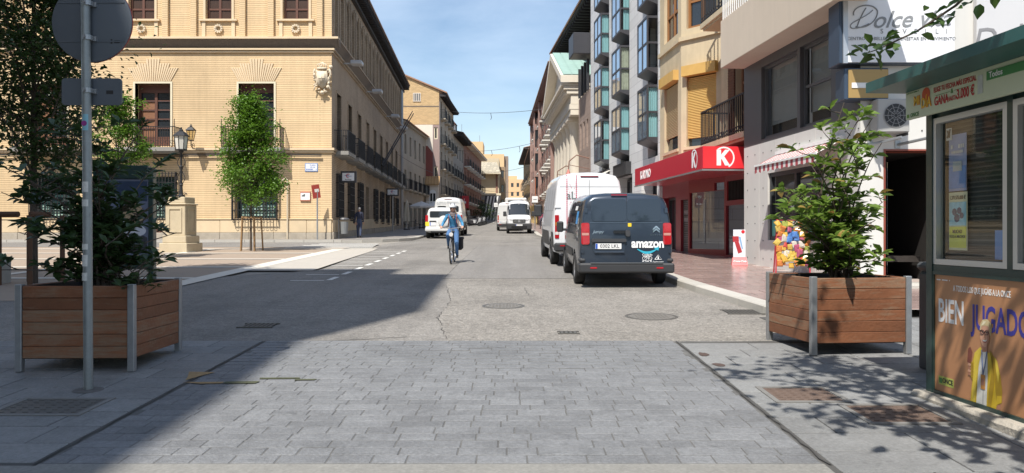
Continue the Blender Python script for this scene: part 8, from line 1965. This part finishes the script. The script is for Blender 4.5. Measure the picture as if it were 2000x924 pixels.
J = dict(pelvis=(-.15, 0, .99), waist=(-.12, 0, 1.12), chest=(-.05, 0, 1.29), collar=(-.02, 0, 1.42), neck=(0, 0, 1.49), chin=(.03, 0, 1.545), head=(.04, 0, 1.615), crown=(.03, 0, 1.665),
         shl=(-.02, .175, 1.385), shr=(-.02, -.175, 1.385), ell=(.02, .285, 1.17), elr=(.02, -.29, 1.17), wrl=(.24, .315, 1.075), wrr=(.24, -.315, 1.075), pal=(.29, .31, 1.065), par=(.29, -.31, 1.065),
         hipl=(-.14, .09, .95), hipr=(-.14, -.09, .95), knl=(.17, .125, .58), knr=(.26, -.125, .83), anl=(.0, .125, .235), anr=(-.06, -.13, .50), fol=(.02, .13, .20), **{'for': (-.03, -.13, .475)}, tol=(.13, .13, .185), tor=(.08, -.13, .46))
figure(cy_, J, bluetop, denim, None, M('dark_shoe', (.03, .03, .035), .6), M('brown_hair', (.10, .05, .025), .6), 1.0, True, True, True)
m = MB(); H = Vector(J['head'])
vs = []; fs = []; n = 18
for i, (ph, rr) in enumerate(((95, 1.0), (80, 1.03), (60, .95), (38, .70), (15, .32))):
    for j2 in range(n): a = 2 * math.pi * j2 / n; vs.append((H.x - .01 + .135 * rr * math.cos(a), .108 * rr * math.sin(a), H.z + .045 + .112 * math.cos(R(ph))))
for i in range(4):
    for j2 in range(n): fs.append((i * n + j2, i * n + (j2 + 1) % n, (i + 1) * n + (j2 + 1) % n, (i + 1) * n + j2))
fs.append(tuple(range(4 * n, 5 * n))); m.add(vs, fs); hl = m.build('helmet', M('helmet_white', (.66, .68, .70), .35), cy_, local=True, smooth=True)
for yy in (-.055, -.018, .018, .055): m = MB(); m.tube([(H.x + .118 - .4 * abs(yy), yy, H.z + .085), (H.x + .075, yy, H.z + .135), (H.x - .03, yy, H.z + .158)], .009, 5); m.build('vent', black, hl, local=True)
m = MB(); m.tube([(H.x + .0, .085, H.z + .05), (H.x + .03, .06, H.z - .085), (H.x + .035, 0, H.z - .105), (H.x + .03, -.06, H.z - .085), (H.x + .0, -.085, H.z + .05)], .006, 4); m.build('strap', black, hl, local=True)
m = MB(); puff(m, H + Vector((.085, .034, .02)), .03, 8, (.4, 1, .7)); puff(m, H + Vector((.085, -.034, .02)), .03, 8, (.4, 1, .7)); m.tube([(H.x + .07, .075, H.z + .025), (H.x + .092, 0, H.z + .028), (H.x + .07, -.075, H.z + .025)], .006, 4); m.build('sunglasses', M('sunglass_red', (.10, .02, .02), .1), cy_, local=True, smooth=True)
m = MB(); m.lathe([(.085, 1.395), (.10, 1.43), (.098, 1.47), (.08, 1.50)], 14, Matrix.Translation((-.0, 0, 0))); puff(m, (.075, .01, 1.40), .05, 8, (.6, 1.5, .8)); puff(m, (.085, .03, 1.34), .04, 8, (.5, .9, 1.3)); m.build('scarf', M('scarf_grey', (.16, .13, .13), .9, var=.3, scale=30), cy_, local=True, smooth=True)
for s in (-1, 1): m = MB(); m.tube([(-.13, s * .11, 1.40), (-.01, s * .12, 1.462), (.085, s * .115, 1.36), (.085, s * .12, 1.2), (-.06, s * .15, 1.08)], .016, 6); m.build('backpack_strap', M('strap_maroon', (.2, .06, .07), .8), cy_, local=True)
# ---------------- man walking away by the palace
pz = zg(42.3) + KH
pd_ = thing('person', 'man in dark navy jacket, jeans and cap walking away by the palace wall', 'person', (-8.42, 42.3, pz), R(93))
figure(pd_, walk_joints(1.66, .12), M('navy_jacket', (.022, .026, .05), .8, var=.1), M('dark_jeans', (.045, .06, .11), .85, var=.1), None, black, M('grey_hair', (.25, .24, .23), .7), 1.12, True)
m = MB(); puff(m, (.045, 0, 1.60), .105, 12, (1, .95, .62)); m.bbox(.10, .22, -.07, .07, 1.575, 1.59, .006); m.build('cap', M('navy_jacket'), pd_, local=True, smooth='auto')
sbg = thing('shoulder_bag', 'black shoulder bag at the side of the walking man', 'bag', (-8.42, 42.3, pz), R(93)); MB().bbox(-.12, .14, .22, .32, .78, 1.05, .03).build('pouch', black, sbg, local=True); MB().tube([(.0, .25, 1.05), (.02, .17, 1.46), (-.02, -.05, 1.40)], .014, 5).build('strap', black, sbg, local=True)
# ---------------- far walkers
for (x, y, rz, top_, leg_, lab) in ((2.75, 71.5, R(95), (.32, .07, .12), (.05, .05, .07), 'far pedestrian in a dark pink top on the right pavement'), (3.0, 78, R(-88), (.06, .06, .07), (.05, .05, .06), 'far pedestrian in black on the right pavement'), (-6.6, 96, R(-80), (.16, .22, .34), (.06, .06, .08), 'far pedestrian in a pale blue top beside the parked scooters'), (-7.2, 88.5, R(80), (.5, .48, .45), (.04, .04, .05), 'far pedestrian in a light shirt by the cafe terrace'), (-1.9, 112, R(-85), (.05, .05, .06), (.05, .05, .06), 'far dark figure crossing the road beyond the white van')):
    t = thing('person', lab, 'person', (x, y, zg(y) + (KH if x > .5 or x < -5.5 else 0)), rz)
    figure(t, walk_joints(1.7, .15), M('top_%.2f_%.2f' % (x, y), top_, .8), M('leg_%.2f_%.2f' % (x, y), leg_, .8), None, black, M('brown_hair'), 1.0, False)
print('objects', len(bpy.data.objects))
